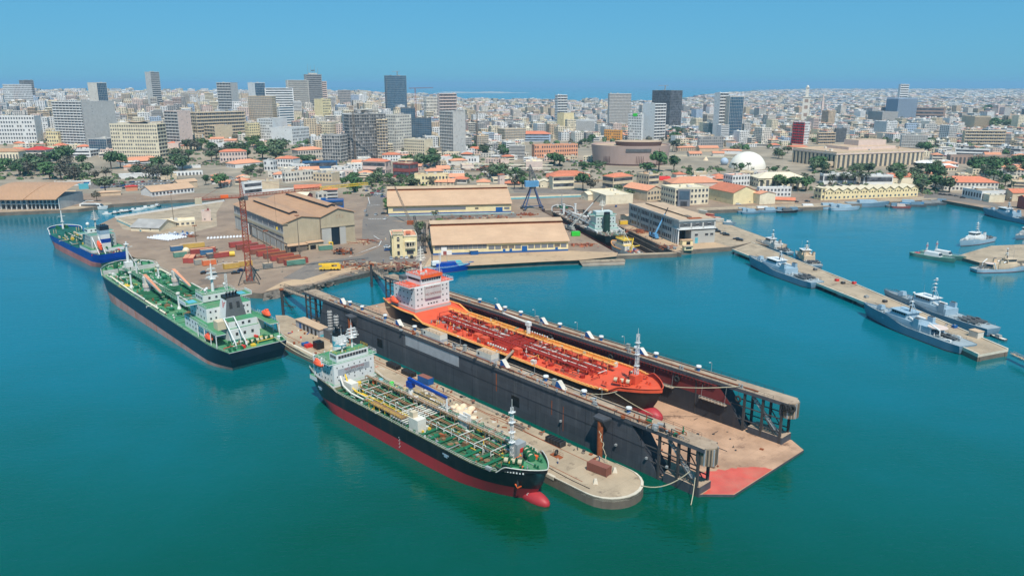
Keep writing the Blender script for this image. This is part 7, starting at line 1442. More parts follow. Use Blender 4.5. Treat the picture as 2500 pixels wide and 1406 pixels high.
patrol('pale blue-grey patrol ship at the basin corner quay',G(2385,506,5),G(2530,548,1),58,10,0,hz=6);patrol('white-topped patrol boat behind the two green launches',G(2290,606,2),G(2422,580,2),44,8,1,'navygrey','white','patrol_boat',4.5)
patrol('small rusty grey gunboat behind the jetty near the shore',G(1838,588,2),G(1930,620,1),38,7,0,'navygrey2','ltgrey','gunboat',3.4);patrol('grey workboat with tan awning and black mast behind the jetty',G(1932,612,2),G(1995,652,1),36,8.5,0,'navygrey2','tan','workboat',3.6)
patrol('grey launch with tan awning at the short jetty',G(2535,655,1),G(2376,660,1),40,8,2,'navygrey','tan','launch',3.4);patrol('grey gunboat cluster boat at the right edge beyond the short jetty',G(2432,590,1),G(2540,572,1),34,7,0,'navygrey2','ltgrey','gunboat',3.4)
patrol('grey gunboat tied outside the one at the right edge',G(2440,580,1),G(2545,562,1),30,6.5,0,'navygrey2','navygrey','gunboat',3.2);patrol('grey gunboat on the near side of the short jetty root',G(2470,600,1),G(2560,590,1),28,6,0,'navygrey','ltgrey','gunboat',3.0)
def boat(label,p,rz,L,B,hk,ck,name='boat',mast=0,cab=.35,group=None,ht=None,cabh=1.8,deck='offwhite',fl=False,rail=None):
 t=thing(name,label,'boat',(p[0],p[1],0),rz,group);h=Hull(L,B,ht or max(.8,L*.09),.15,-.5,rake=L*.06,srake=.2,fore=(.4,1.0,L*.03),bul=.12,fbul=.25,ts=.15,s0=.8,tb=.45,pb=(1.6,1.9),qb=(.8,.85));h.build(t,hk,'dockred' if L>14 else hk,deck);z=h.dz(0)
 if cab:m=MB();x0,x1=-L*cab*.5,L*cab*.5;m.idx([(x0,-B*.34,z),(x1,-B*.3,z),(x1,B*.3,z),(x0,B*.34,z),(x0,-B*.3,z+cabh),(x1*.7,-B*.26,z+cabh),(x1*.7,B*.26,z+cabh),(x0,B*.3,z+cabh)],[(0,1,5,4),(1,2,6,5),(2,3,7,6),(3,0,4,7),(4,5,6,7)],ck);m.build('cabin',t);m=MB();m.idx([(x1*.97,-B*.28,z+cabh*.45),(x1*.97,B*.28,z+cabh*.45),(x1*.76+.02,B*.25,z+cabh*.92),(x1*.76+.02,-B*.25,z+cabh*.92)],[(0,1,2,3)],'glass');m.build('windscreen',t)
 if mast:m=MB();m.cyl((0,0,z+cabh),(0,0,z+cabh+mast),.12,.05,6,'steel');m.beam((0,-mast*.12,z+cabh+mast*.6),(0,mast*.12,z+cabh+mast*.6),.08,'white');m.build('mast',t)
 if rail:m=MB();h.rail(t,rail,.1,.95,.7)
 return t
# moored craft along the basin's far quay
QB=[(1812,517,14,'grey','navygrey2','navygrey',.2),(1822,519,14,'grey','navygrey2','navygrey',.2),(1834,521,15,'grey','navygrey2','navygrey',.2),(1862,516,20,'pale grey','navygrey','white',.1),(1880,518,18,'blue-grey','navygrey2','navygrey',.1),(1908,517,16,'dark','dkgrey','navygrey2',.1),(1922,519,16,'black','black','dkgrey',.1),(1938,516,14,'dark','dkgrey','navygrey2',.1),(1972,510,20,'white and blue','palecrane','white',.15),(2022,509,24,'grey','navygrey2','navygrey',.2),(2042,511,24,'grey','navygrey','navygrey',.2),(2062,513,24,'pale grey','navygrey','navygrey',.2),(2118,504,34,'long grey','navygrey2','navygrey',.1),(2186,506,14,'dark','dkgrey','navygrey2',-.2),(2200,508,14,'pink-covered','redwall','pinkwall',-.2),(2218,500,22,'blue','palecrane','navygrey',-.3),(2236,504,16,'dark','dkgrey','navygrey2',-.3),(2262,501,16,'black','dkgrey','grey',-.3),(2284,499,16,'black','dkgrey','grey',-.4),(2300,496,16,'dark','dkgrey','navygrey2',-.4)]
ref=['left of the white launch','right of the white launch','near the basin corner']
for i,(x,y,L,c,hk,ck,rz)in enumerate(QB):p=G(x,y,0);L*=1.2;boat('%s naval boat at the far quay %s'%(c,ref[0]if x<1960 else ref[1]if x<2100 else ref[2]),p,rz-.1,L,L*.24,hk,ck,'naval_boat',4 if L>18 else 2.5,.45,'naval boats along the far quay',cabh=2.4,deck='navydeck')
for i,(x,y,lb)in enumerate(((2278,632,'front green and white pilot launch with red lattice mast'),(2302,628,'rear green and white pilot launch with red lattice mast'))):
 p=G(x,y,0);t=boat(lb,p,R(-58),30,6.5,'boxgreen','white','pilot_launch',0,.34,None,2.0,2.6,'boxgreen',rail='white');mk('launchgreen',C(30,120,90),rough=.4)if i==0 else None;m=MB();m.lattice((-5,0,2),(-5,0,10),1.0,.4,8,.08,'white');m.beam((-5,-1.2,7),(-5,1.2,7),.1,'redpaint');m.cbox(-5,0,8,1.2,1.2,.2,'redpaint');m.build('lattice_mast',t);m=MB();[m.cbox(-12+k,0,1.6,.7,2.6,.8,'redpaint')for k in range(3)];m.build('rescue_gear',t)
t=boat('bright blue supply boat at the quay behind the orange tanker bridge',G(1092,662,0),R(17),29,7.5,'hullblue','hullblue','supply_boat',6,.5,None,3.0,2.6,'tealpaint',rail='white');m=MB();m.cbox(-7,0,4.5,5,4,2.2,'white');m.build('wheelhouse',t);m=MB();m.cbox(3,1.5,4.6,5,2,.9,'redpaint');m.build('red_workboat',t);m=MB();m.cyl((-4,0,6),(-4,0,12),.2,n=6,key='white');m.cyl((-9,1,4),(-9,1,11),.35,n=8,key='dkgrey');m.build('mast_pair',t)
boat('second smaller bright blue boat behind the supply boat',G(1112,654,0),R(17),24,6,'hullblue','tealpaint','supply_boat',0,.4,None,2.6,2.0,'tealpaint');boat('small pale open workboat at the quay by the warehouse',G(1356,641,0),R(10),16,3.6,'boxgreen','boxgrey','workboat',0,0,None,1.3,1,'offwhite')
t=boat('white excursion yacht with long tinted windows at the left quay',G(226,511,0),R(-3),30,7.0,'white','white','yacht',0,.7,None,2.4,2.8,'offwhite');m=MB();[m.box(-9,y,3.4,8,y+.1,4.6,'glass')for y in(-2.45,2.35)];m.build('side_windows',t);m=MB();m.box(-8,-2.2,5.1,5,2.2,5.3,'white');m.path([(-9,-2,5.2),(-4,0,8),(2,0,7.6)],.25,'white',5);m.build('radar_arch',t)
p=G(1780,549);t=boat('grey motor launch standing on the basin quay',p,R(-35),10,3,'navygrey2','white','motor_launch',1.5,.4,None,1.6,1.6);t.location.z=3.5
for x,y,lb in((2012,700,'black inflatable astern of the pale grey patrol ship'),(2052,720,'white tender moored halfway along the naval jetty'),(2104,742,'white tender just ahead of the big patrol ship bow'),(2436,826,'dark inflatable astern of the ship with the ringed mast')):boat(lb,G(x,y,0),R(108),8,2.6,'white' if 'white' in lb else 'dkgrey','white' if 'white' in lb else 'grey','tender',0,.3,cabh=1.2)
# marina
rr=random.Random(9);MP=[]
for i in range(22):MP.append((288+i*5.6+rr.uniform(-2,2),497-i*.5+rr.uniform(-3,3)))
for i in range(16):MP.append((318+i*5.2+rr.uniform(-2,2),501-i*.7+rr.uniform(-2,2)))
for i in range(9):MP.append((265+i*15+rr.uniform(-4,4),524-i*2.3+rr.uniform(-2,1)))
MP+=[(486,488),(498,486),(492,491)]
for i,(x,y)in enumerate(MP):boat('small white motorboat %s'%('in the packed marina rows' if i<38 else 'strung along the pale parapet wall' if i<47 else 'at the inlet end below the crane counter jib'),G(x,y,0),rr.uniform(-.6,.9),rr.uniform(7,11),rr.uniform(2.4,3.2),rr.choice(['white','white','offwhite','bluewall','white','hullnavy']),'white','motorboat',0 if rr.random()<.7 else 6,.4,'marina boats',cabh=1.5)
# ------------------------------------------------------------------ city landmarks read off the photograph
LM=[]  # (short name, left, right, visible base row, depth)
def LB(short,label,l,r,top,base,s,key,sF,sS,fl=None,th=30,vis=None,nolm=False,**kw):
 t=pbuild(label,l,r,top,base,s,key,sF,sS,fl,th,**kw)
 if not nolm:LM.append((short,l,r,vis or base,t.location.y));
 LMT.append(t);return t
LMT=[]
LB('the brown finned block','brown office block with vertical fins at the left edge',-22,33,233,345,0,'brownwall','fins',None,12,rkey='cream',d=30,vis=282)
LB('the white-grey bank','white and grey bank with small square windows left of the balcony tower',-12,107,284,352,-.12,'white','grid','plain',7,30,bay=4.2)
t=LB('the balcony tower','tall white tower with stacked balconies and blank grey side',150,286,249,360,.46,'ltgrey','plain','bal',17,42,vis=356,slab='white')
LB('the pale slab','pale mauve slab with blue glass slot beside the balcony tower',240,287,252,356,0,'pinkwall','plain',None,14,d=22,Y=1420,nolm=True)
t=LB('the cream hotel','cream hotel slab with dark window pairs and curved roof crown',287,410,303,386,-.16,'cream','grid','bal',9,30,vis=380,bay=3.4)
m=MB();H=0
LB('the lone far tower','slim tall tower standing alone on the left skyline',366,398,177,300,.38,'ltgrey','band','plain',20,35,vis=240,Y=1900)
LB('the twin-shaft tower','white tower with blue glass flank on the left skyline',228,269,203,300,.48,'offwhite','curt','plain',16,35,vis=250,Y=1700,wkey='glassblue')
LB('the domed tower','rounded grey tower at the far left skyline',58,88,197,300,.3,'grey','band','band',13,30,vis=225,Y=2300);LB('the red-capped block','white block with red cap at the left skyline',20,80,207,300,.35,'white','grid','grid',12,30,vis=230,Y=2000);LB('the edge tower','grey tower cut by the left photo edge',-20,18,192,300,0,'ltgrey','grid',None,15,d=20,vis=230,Y=1900)
LB('the banded grey tower','narrow tower with dark balconies and blank mauve wall',412,471,272,356,.5,'pinkwall','plain','bal',11,42,vis=345,slab='ltgrey')
LB('the brown-grey flats','wide brown-grey apartment range',462,600,275,335,.15,'beige','bal','bal',7,25,vis=330);LB('the teal-roofed block','beige office with teal roof patch',503,568,307,341,.35,'beige','plain','bal',4,35,rkey='rooftan')
LB('the yellow flats','bright yellow apartment block',601,636,302,348,.3,'yellowwall','grid','grid',7,30);LB('the beige frame tower','beige tower with deep square window grid',613,678,236,310,-.15,'beige','frame','grid',13,30,vis=298);LB('the blue-window block','white block with wide blue windows',680,719,262,310,.1,'white','band','grid',8,30,wkey='glassblue')
LB('the notched tower','grey and white tower with balcony front on the left skyline',539,587,203,300,-.35,'ltgrey','bal','plain',14,35,vis=250,Y=1700);LB('the white pair','white slim tower behind the beige frame tower',612,652,203,300,.4,'white','curt','plain',14,35,vis=240,Y=1800,wkey='glassblue')
LB('the ministry tower','grey central tower of the stepped ministry with aerials',748,790,183,300,.12,'grey','band','plain',20,30,vis=250,Y=1900,slab='ltgrey');LB('the ministry wing','white left wing of the stepped ministry',703,757,197,300,.08,'offwhite','band','plain',17,25,vis=250,Y=1860,nolm=True);LB('the low ministry wing','lower white wing at the foot of the stepped ministry',686,752,216,300,0,'white','band',None,12,d=30,vis=250,Y=1800,nolm=True);LB('the right ministry wing','brown and cream right wing of the stepped ministry',786,817,200,300,0,'pinkwall','band',None,16,d=28,vis=250,Y=1930,nolm=True)
t=LB('the dark glass tower','dark glass tower rising alone above the sea skyline',942,995,186,300,.08,'dkgrey','curt','curt',22,25,vis=238,Y=2000,wkey='glassblue',slab='ltgrey')
LB('the squat grey block','squat grey block on the skyline near the dark glass tower',843,873,221,300,0,'grey','grid',None,9,d=20,vis=245,Y=2100);LB('the pink block','pinkish slab with white fins right of the dark glass tower',1069,1116,230,300,.1,'pinkwall','bal','plain',11,30,vis=275,Y=1750);LB('the small white pair','white flats beside the pink block',1036,1070,238,300,.2,'offwhite','grid','grid',9,30,vis=275,Y=1780)
LB('the glass slab','dark blue glass slab under construction netting',999,1034,264,366,0,'dkgrey','curt',None,20,d=24,vis=360,wkey='glassblue',slab='grey');LB('the low glass slab','lower wing of the dark blue glass slab',1032,1078,288,366,0,'dkgrey','curt',None,15,d=22,vis=360,wkey='glassblue',slab='grey',nolm=True)
LB('the bare concrete tower','tower with window strip front and bare concrete flank',1075,1138,273,383,.52,'ltgrey','plain','frame',14,42)
t=LB('the skeleton tower','unfinished dark concrete skeleton tower with open floors',846,946,280,391,.12,'grey','frame','frame',14,25,wkey='dkgrey',slab='grey');LB('the low skeleton','shorter open concrete skeleton left of the skeleton tower',790,850,330,397,-.3,'grey','frame','frame',8,30,wkey='dkgrey',slab='ltgrey');LB('the skeleton annex','concrete annex right of the skeleton tower',936,962,292,388,0,'beige','frame',None,13,wkey='dkgrey',d=18,nolm=True)
LB('the cream slab','cream-white slab with small windows right of the skeleton tower',944,1007,281,372,-.6,'offwhite','grid','grid',12,45);LB('the cream clinic','cream office with dark curved balcony windows below the glass slab',987,1058,341,379,-.3,'cream','grid','plain',5,35)
LB('the white stepped flats','white flats with narrow windows left of the beige court',633,704,290,346,-.5,'white','grid','plain',8,40);LB('the white terraces','white terraced block with flat roofs',665,757,312,354,-.45,'white','plain','grid',5,40);LB('the yellow tower','pale yellow tower block behind the white terraces',771,811,243,300,.5,'yellowwall','grid','plain',10,40,vis=285,Y=1600)
LB('the red-roofed flats','cream flats with dark red roof cap',781,828,298,332,-.4,'cream','grid','grid',5,35,rkey='redwall');LB('the tan flats','tan narrow flats beside the white terraces',756,785,305,334,.2,'tan','grid','grid',5,30)
LB('the black-white tower','slim white tower with dark balconies above the sea gap',1354,1384,233,300,.2,'white','bal','grid',12,30,vis=270,Y=1900,slab='white');LB('the grey framed tower','grey tower with sunken balcony squares',1482,1538,230,300,.06,'ltgrey','frame','plain',12,25,vis=285,Y=1800);LB('the low white slab','white slab with green stair head',1532,1569,280,345,-.12,'white','grid','plain',10,30)
LB('the white slab','tall blank white slab with balcony side',1566,1622,254,342,.52,'white','bal','plain',12,45,slab='white');LB('the green glass tower','broad dark green glass tower under construction with crane',1588,1661,222,300,.62,'dkgrey','curt','curt',16,45,vis=285,Y=1750,slab='grey');LB('the white twin','white tower shaft beside the glazed tower',1738,1770,228,308,.4,'white','bal','plain',15,40,Y=1500,vis=305);LB('the glazed tower','pale tower with green-tinted glazing',1764,1808,236,309,.25,'offwhite','curt','plain',14,30,Y=1490,vis=305,wkey='glassblue')
LB('the cream slab right','cream slab building above the white arcaded flats',1360,1401,277,312,.4,'yellowwall','plain','plain',6,40);LB('the arcaded flats','white flats with arched vertical strips',1406,1456,294,324,-.1,'white','fins','grid',5,25);LB('the cream flats','cream flats left of the arcaded flats',1379,1407,293,320,.2,'cream','grid','grid',5,30);LB('the ochre block','ochre orange block above the round museum',1474,1519,319,345,-.1,'orangewall','grid','plain',4,25)
LB('the orange school','long orange and grey school',1298,1412,354,386,.06,'salmonwall','grid','plain',3,20);LB('the grey frame block','grey framed block at the left end of the orange school',1262,1300,356,389,0,'grey','frame',None,4,d=20);LB('the concrete flats','weathered concrete flats behind the school',1215,1284,315,348,.25,'beige','frame','grid',5,30);LB('the salmon range','long salmon-roofed range with blue wall',1284,1404,320,346,0,'bluewall','band',None,3,roof='hip',rkey='tile',d=26)
LB('the brick cube','windowless grey block with small slits above the plaza',1702,1764,335,363,.04,'grey','grid','plain',4,25);LB('the red tower','white tower with bright red balcony strip',1934,1972,299,353,-.3,'white','bal','grid',8,35,slab='redpaint');LB('the rounded flats','beige flats with rounded balconies',1992,2035,325,353,.1,'tan','bal','plain',4,30);LB('the slate block','slate blue office cube',2034,2062,315,348,.1,'dkgrey','grid','plain',5,30)
LB('the white block right','white flats behind the courthouse',2134,2186,297,325,.55,'white','grid','plain',5,40);LB('the grey cube','windowless grey cube beside the blue finned tower',2120,2187,273,298,.48,'grey','plain','plain',3,42);LB('the blue finned tower','blue glass block with vertical fins on the right',2162,2230,240,290,.4,'bluewall','fins','fins',9,40);LB('the long hangar','very long low brown hangar behind the finned tower',2226,2366,263,289,0,'brownwall','band',None,3,d=30);LB('the far white tower','white tower on the right skyline',2186,2209,207,300,.2,'white','band','plain',13,30,vis=238,Y=2700)
LB('the grey hotel','grey hotel with honeycomb balconies',2195,2254,331,366,.05,'ltgrey','frame','plain',5,25);LB('the beige ministry','beige office range with long balconies',2346,2437,320,358,.06,'beige','bal','plain',5,25);LB('the grey stair block','grey framed block with zigzag stairs',2433,2486,327,358,0,'grey','frame',None,4,d=20);LB('the slab on stilts','beige slab with vertical piers on the right',2348,2410,284,314,.45,'beige','fins','plain',5,40);LB('the pale blue flats','pale blue flats beside grey cubes',2208,2234,302,326,.1,'bluewall','grid','grid',4,30);LB('the grey cubes','grey flats with square windows',2252,2282,304,326,.1,'ltgrey','grid','grid',4,30)
LB('the dark cube','dark glass cube above the low brown hall',2344,2373,359,380,.1,'dkgrey','band','band',3,30);LB('the low brown hall','low brown hall with shuttered front',2310,2446,379,400,.06,'brownwall','cols','plain',1,20,bay=5);LB('the white offices','white low offices beside the dark cube',2372,2446,364,382,0,'white','band',None,2,d=16)
LB('the pink loggia villa','pink villa with white arcades and tiled roof',571,633,364,396,0,'pinkwall','grid',None,2,roof='hip',rkey='tile',d=16);LB('the tiled pair','white house with twin tiled roofs',553,640,391,412,.25,'white','plain','grid',1,30,roof='hip',rkey='tile2');LB('the white villa','white cube villa by the avenue',646,678,392,418,-.3,'white','grid','grid',2,30);LB('the tiled villa','white villa with wide tiled roof',680,733,381,410,-.3,'white','grid','plain',2,30,roof='hip',rkey='tile');LB('the tiled row','white house row with orange roofs left of the low skeleton',722,790,360,392,.1,'offwhite','grid','grid',2,25,roof='hip',rkey='tile2')
LB('the pink hall','pink-red hall with stepped tiled roofs',886,950,388,430,-.12,'pinkwall','band','grid',2,25,roof='hip',rkey='tile');LB('the maroon hall','maroon pavilion with framed flat roof',960,1022,399,436,-.35,'redwall','band','band',2,35,rkey='rooftan');LB('the tiled clinic','white villa with orange hipped roof beside the skeleton',956,1000,372,394,0,'white','grid',None,2,roof='hip',rkey='tile',d=16)
LB('the blue hoarding hall','long blue panelled hoarding building at the skeleton foot',782,864,394,412,0,'boxblue','band',None,1,d=8,wkey='citywin');LB('the white wall house','white flat house with wall below the bare concrete tower',1140,1200,383,398,0,'white','grid',None,1,d=14);LB('the brick shed','brown square house with flat pale roof before the school',1304,1345,392,415,0,'pinkwall','plain',None,1,d=28,rkey='sheetpale')
LB('the colonial palace','cream colonial building with brown roof at the left edge',-20,62,362,405,-.15,'cream','cols','plain',3,25,rkey='sheetbrown',roof='hip');LB('the red-striped shop','low shop with red roof bands',70,132,358,384,-.3,'offwhite','band','grid',2,30,rkey='tilered',roof='hip');LB('the yellow-pink office','yellow and pink corner office',121,165,322,358,-.45,'yellowwall','grid','grid',4,40);LB('the white garage','white low office with dark car park openings',175,240,366,384,-.3,'white','band','bal',2,30);LB('the blue glass bay','curved pale blue glass office below the balcony tower',224,290,338,372,-.4,'ltgrey','curt','curt',5,35,wkey='glassblue');LB('the tiled mansion','white mansion with orange tiled roof below the cream hotel',300,398,385,406,.05,'white','band','grid',2,20,roof='hip',rkey='tile2')
LB('the white hall left','white flat pavilion beside the car park',320,372,425,436,0,'white','plain',None,1,d=12);LB('the kiosk row','row of white stalls in the garden market',420,560,421,430,0,'white','cols',None,1,d=6,bay=4);LB('the market wall','white garden wall with pergola above the market',410,560,407,414,0,'white','plain',None,1,d=2);LB('the station hut','cream wall house with blue gate behind the club',160,270,445,455,0,'white','band',None,1,d=5,wkey='bluepaint');LB('the twin tan huts','pair of small tan-roofed huts on the marina quay',268,318,465,478,0,'tan','plain',None,1,roof='hip',rkey='sheettan',d=8);LB('the red kiosk','small red-roofed kiosk beside the marina',322,348,452,466,0,'tile2','plain',None,1,rkey='tilered',roof='hip',d=7);LB('the blue kiosk','small turquoise kiosk below the trees',205,226,450,462,0,'tealpaint','plain',None,1,d=6)
# courthouse
t=LB('the courthouse','monumental tan courthouse with tall column fronts',1933,2244,366,411,.34,'beige','cols','cols',4,42,bay=7.5,rkey='rooftan',clutter_n=6);w_,d_=0,0
b0=t.children[0].data;xs=[v.co.x for v in b0.vertices];ys=[v.co.y for v in b0.vertices];zs=max(v.co.z for v in b0.vertices);wc,dc=max(xs),max(ys)
m=MB();m.box(-wc-1,-dc-1,zs+.9,wc+1,-dc+2,zs+2.6,'pinkwall');m.box(-wc-1,-dc+2,zs+.9,-wc+2,dc,zs+2.6,'pinkwall');m.build('cornice',t);m=MB();m.box(-wc*.35,-dc*.25,zs,wc*.75,dc*.8,zs+7.5,'pinkwall','rooftan');m.box(wc*.05,dc*.1,zs+7.5,wc*.7,dc*.75,zs+15,'pinkwall','rooftan');m.build('upper_blocks',t)
# round museum
c=GT(1546,404);mp=(c.y*CP+107*SP)/F_PX;rad=98*mp;ctr=Vector((c.x,c.y+rad*.55,c.z));Hm=ZAT(c,356)-c.z
t=thing('round_museum','large round brown museum with flaring drum walls','museum',ctr,-.1);LM.append(('the round museum',1445,1646,404,c.y));n=56;m=MB()
mk('museum',C(178,154,144),rough=.7,var=.06,sc=.1);mk('museumdark',C(96,74,70),rough=.7,var=.1)
for k in range(n):
 a,b=2*math.pi*k/n,2*math.pi*(k+1)/n;r0,r1=rad*.93,rad
 P=lambda q,r,z,s=1.0:(r*math.cos(q),r*math.sin(q)*.78,z)
 m.face([P(a,r0,-2),P(b,r0,-2),P(b,r0*1.005,2.2),P(a,r0*1.005,2.2)],'museumdark');m.face([P(a,r0*1.01,2.2),P(b,r0*1.01,2.2),P(b,r1,Hm),P(a,r1,Hm)],'museum');m.face([P(a,r1,Hm),P(b,r1,Hm),P(b,r1*.97,Hm),P(a,r1*.97,Hm)],'museum');m.face([P(a,r1*.97,Hm),P(b,r1*.97,Hm),P(b,r1*.96,Hm-2),P(a,r1*.96,Hm-2)],'museum');m.face([P(a,r1*.96,Hm-2),P(b,r1*.96,Hm-2),P(b,1,Hm-2),P(a,1,Hm-2)],'rooftan')
m.build('drum_wall',t);m=MB()
for k in range(n):
 a,b=2*math.pi*k/n,2*math.pi*(k+1)/n;cx,cy,r2=rad*.2,rad*.05,rad*.6;P=lambda q,r,z:(cx+r*math.cos(q),cy+r*math.sin(q)*.7,z)
 m.face([P(a,r2*.94,Hm-2),P(b,r2*.94,Hm-2),P(b,r2,Hm+4),P(a,r2,Hm+4)],'museumdark');m.face([P(a,r2,Hm+4),P(b,r2,Hm+4),P(b,.5,Hm+4.2),P(a,.5,Hm+4.2)],'rooftan')
m.build('inner_ring',t)
m=MB()
for k in range(7):
 for j in range(5):a=-math.pi/2+.12+(k-3)*.3+j*.045;r=rad*(.955);m.cbox(r*math.cos(a),r*math.sin(a)*.78-.2,3.5,.5,.6,Hm*.62,'museumdark',a)if k in(0,3,5)else None
m.build('wall_slats',t,kind='stuff');m=MB()
for k in range(10):a=-math.pi/2-.12+k*.065;r=rad*.985;m.cbox(r*math.cos(a),r*math.sin(a)*.78-.3,Hm*.72,rad*.066,.9,Hm*.14,'dkgrey',a+math.pi/2)
m.build('strip_window',t)
# white dome and small sphere
c=GT(1832,413);mp=(c.y*CP+107*SP)/F_PX;t=thing('white_dome','large white hemispherical dome on the plaza','dome',c+Vector((0,14,0)));LM.append(('the white dome',1788,1875,412,c.y));m=MB();m.sphere((0,0,0),44*mp,44*mp,ZAT(c+Vector((0,14,0)),371)-3,'domewhite',36,14,0);m.build('shell',t,smooth=True);m=MB();m.box(-2,-44*mp-1,0,2,-44*mp+4,4,'offwhite');m.build('entrance',t)
c=GT(1768,403);m=MB();m.sphere((0,0,4.6),5.4,5.4,5.4,'bluewall',16,10,-.85);m.cyl((0,0,-.5),(0,0,.8),3,n=12,key='concpale');tag(m.build('sphere_sculpture',loc=c,smooth=False),'blue-grey sphere monument beside the white dome','monument')
m=MB();c=GT(1723,392);m.cyl((0,0,0),(0,0,5),4,.6,10,'sand');tag(m.build('conical_hut',loc=c),'straw-coloured conical hut on the plaza','hut')
for i,(x,y,w)in enumerate(((2262,403,1.0),(2300,402,1.0),(2310,412,.7))):
 c=GT(x,y);t=thing('white_tent',['left peak of the long white marquee','right peak of the long white marquee','smaller white marquee in front of the long one'][i],'tent',c,-.1);m=MB();a,b=17*w,10*w;v=[(-a,-b,3.5),(a,-b,3.5),(a,b,3.5),(-a,b,3.5),(-a*.3,0,6.5),(a*.3,0,6.5)];m.idx(v,[(0,1,5,4),(1,2,5),(2,3,4,5),(3,0,4)],'white');m.build('canopy',t);m=MB();[m.cyl((x_,y_,0),(x_,y_,3.5),.12,n=5,key='steel')for x_ in(-a,0,a)for y_ in(-b,b)];m.build('poles',t)
# minaret
c=GT(1964,300);mp=(c.y*CP+107*SP)/F_PX;t=thing('minaret','tall square pale minaret with slim lantern top','minaret',c,-.35);LM.append(('the minaret',1955,1973,298,c.y));h1_=ZAT(c,238)-c.z;h2_=ZAT(c,215)-c.z;w=8.2*mp
m=MB();m.box(-w,-w,-2,w,w,h1_,'offwhite');m.build('shaft',t);m=MB();m.box(-w*1.15,-w*1.15,h1_,w*1.15,w*1.15,h1_+1.6,'offwhite');m.build('balcony',t);m=MB();m.box(-w*.42,-w*.42,h1_+1.6,w*.42,w*.42,h2_,'offwhite');m.box(-w*.55,-w*.55,h2_,w*.55,w*.55,h2_+1.5,'offwhite');m.sphere((0,0,h2_+1.5),w*.4,w*.4,w*.6,'offwhite',8,4,0);m.build('lantern',t)
for z in(.25,.55,.8):
 for s_ in(-1,1):m=MB();m.box(-w*.5,-w-.15,h1_*z,w*.5,-w,h1_*(z+.13),'brownwall');m.build('panel',t);break
c2=GT(2005,290);m=MB();m.box(-3,-3,0,3,3,50,'pinkwall');m.box(-1.4,-1.4,50,1.4,1.4,68,'pinkwall');m.cyl((0,0,68),(0,0,76),.8,.1,6,'pinkwall');tag(m.build('minaret',loc=c2),'second slim brown minaret right of the square one','minaret')
# roof furniture of single landmarks
def roof_of(t):v=t.children[0].data.vertices;return max(q.co.x for q in v),max(q.co.y for q in v),max(q.co.z for q in v)
def find(s):return next(o for o in LMT if s in o['label'])
t=find('dark concrete skeleton tower');a,b,z=roof_of(t);m=MB();m.cyl((0,0,z),(0,0,z+6),5,n=10,key='grey');m.build('stair_core',t);m=MB();m.cbox(0,0,z+6,a*.8,b*1.3,1.2,'offwhite',.2);m.build('roof_canopy',t)
t=find('cream hotel');a,b,z=roof_of(t);m=MB();[m.box(-a*.35+k*a*.1,-b*.6,z+2.5+.14*(k-3.5)**2,-a*.35+(k+1)*a*.1,b*.6,z+3.2+.14*(k-3.5)**2,'tan')for k in range(8)];m.box(-a*.3,-b*.5,z,a*.35,b*.5,z+2.6,'dkgrey');m.build('roof_crown',t)
t=find('central tower of the stepped');a,b,z=roof_of(t);m=MB();m.cbox(0,0,z,a,b,4,'offwhite');[m.cyl((x,0,z),(x,0,z+h),.5,.2,5,'steel')for x,h in((-12,26),(-5,22),(6,24),(14,16),(0,12))];m.cyl((1,0,z+9),(1,0,z+11),4,n=10,key='dkgrey');m.build('aerials',t)
for s,x,w in(('dark glass tower rising',.2,14),('broad dark green glass',-.4,20)):
 t=find(s);a,b,z=roof_of(t);m=MB();m.lattice((x*a,0,z),(x*a,0,z+11),1.6,1.6,6,.22,'grey');m.beam((x*a-w,0,z+11),(x*a+w*.5,0,z+11.5),.9,'grey');m.build('roof_crane',t)
t=find('green stair head');a,b,z=roof_of(t);m=MB();m.cbox(0,0,z,9,8,5,'limegreen');m.build('green_stair_head',t)
for px,py,z1,lb in((868,396,68,'dark lattice tower crane in front of the skeleton tower'),(1165,372,62,'tan lattice tower crane right of the bare concrete tower'),(1017,330,88,'red tower crane behind the glass slab')):
 c=GT(px,py);t=thing('tower_crane',lb,'crane',c,.1);k='concdark' if px==868 else 'cranerust' if px==1017 else 'concdark';H=z1;m=MB();m.lattice((0,0,0),(0,0,H),2.2,2.2,26,.24,k,rb=.16);m.build('mast',t);m=MB();m.lattice((-12,0,H),(34,0,H+1),1.4,1.2,20,.16,k,rb=.1);m.build('jib',t)
c=GT(2022,414);t=thing('water_tower','round tan water tower beside the courthouse trees','tower',c);m=MB();m.cyl((0,0,5),(0,0,10),5.5,n=16,key='tan');m.build('tank',t);m=MB();[m.cyl((4*math.cos(a),4*math.sin(a),-1),(4*math.cos(a),4*math.sin(a),5),.4,n=6,key='tan')for a in(0,1.05,2.1,3.14,4.2,5.2)];m.build('legs',t)
m=MB();[m.sphere((k*2.4,0,0),3,4.4,4.8,'redpaint',12,6,0)for k in range(5)];tag(m.build('red_canopy',loc=GT(1612,440)),'bright red arched canopy behind the customs office','canopy')
# trains
for x0,y0,x1,y1,lb,k in((1072,425,1130,425,'white train coaches behind the yellow residence','white'),(1192,432,1260,430,'white train coaches near the pink gate tower','white')):
 A,B=GT(x0,y0),GT(x1,y1);d=B-A;n=max(2,int(d.length/19))
 for i in range(n):t=thing('train_coach',['first','second','third','fourth','fifth','sixth'][i%6]+' of the '+lb,'train coach',A+d*((i+.5)/n),math.atan2(d.y,d.x));m=MB();m.box(-9,-1.4,.8,9,1.4,3.9,k,'ltgrey');m.build('body',t);m=MB();[m.box(-8+j*2.4,-1.46,2,-6.6+j*2.4,-1.4,3,'glass')for j in range(7)];m.build('windows',t,kind='stuff')
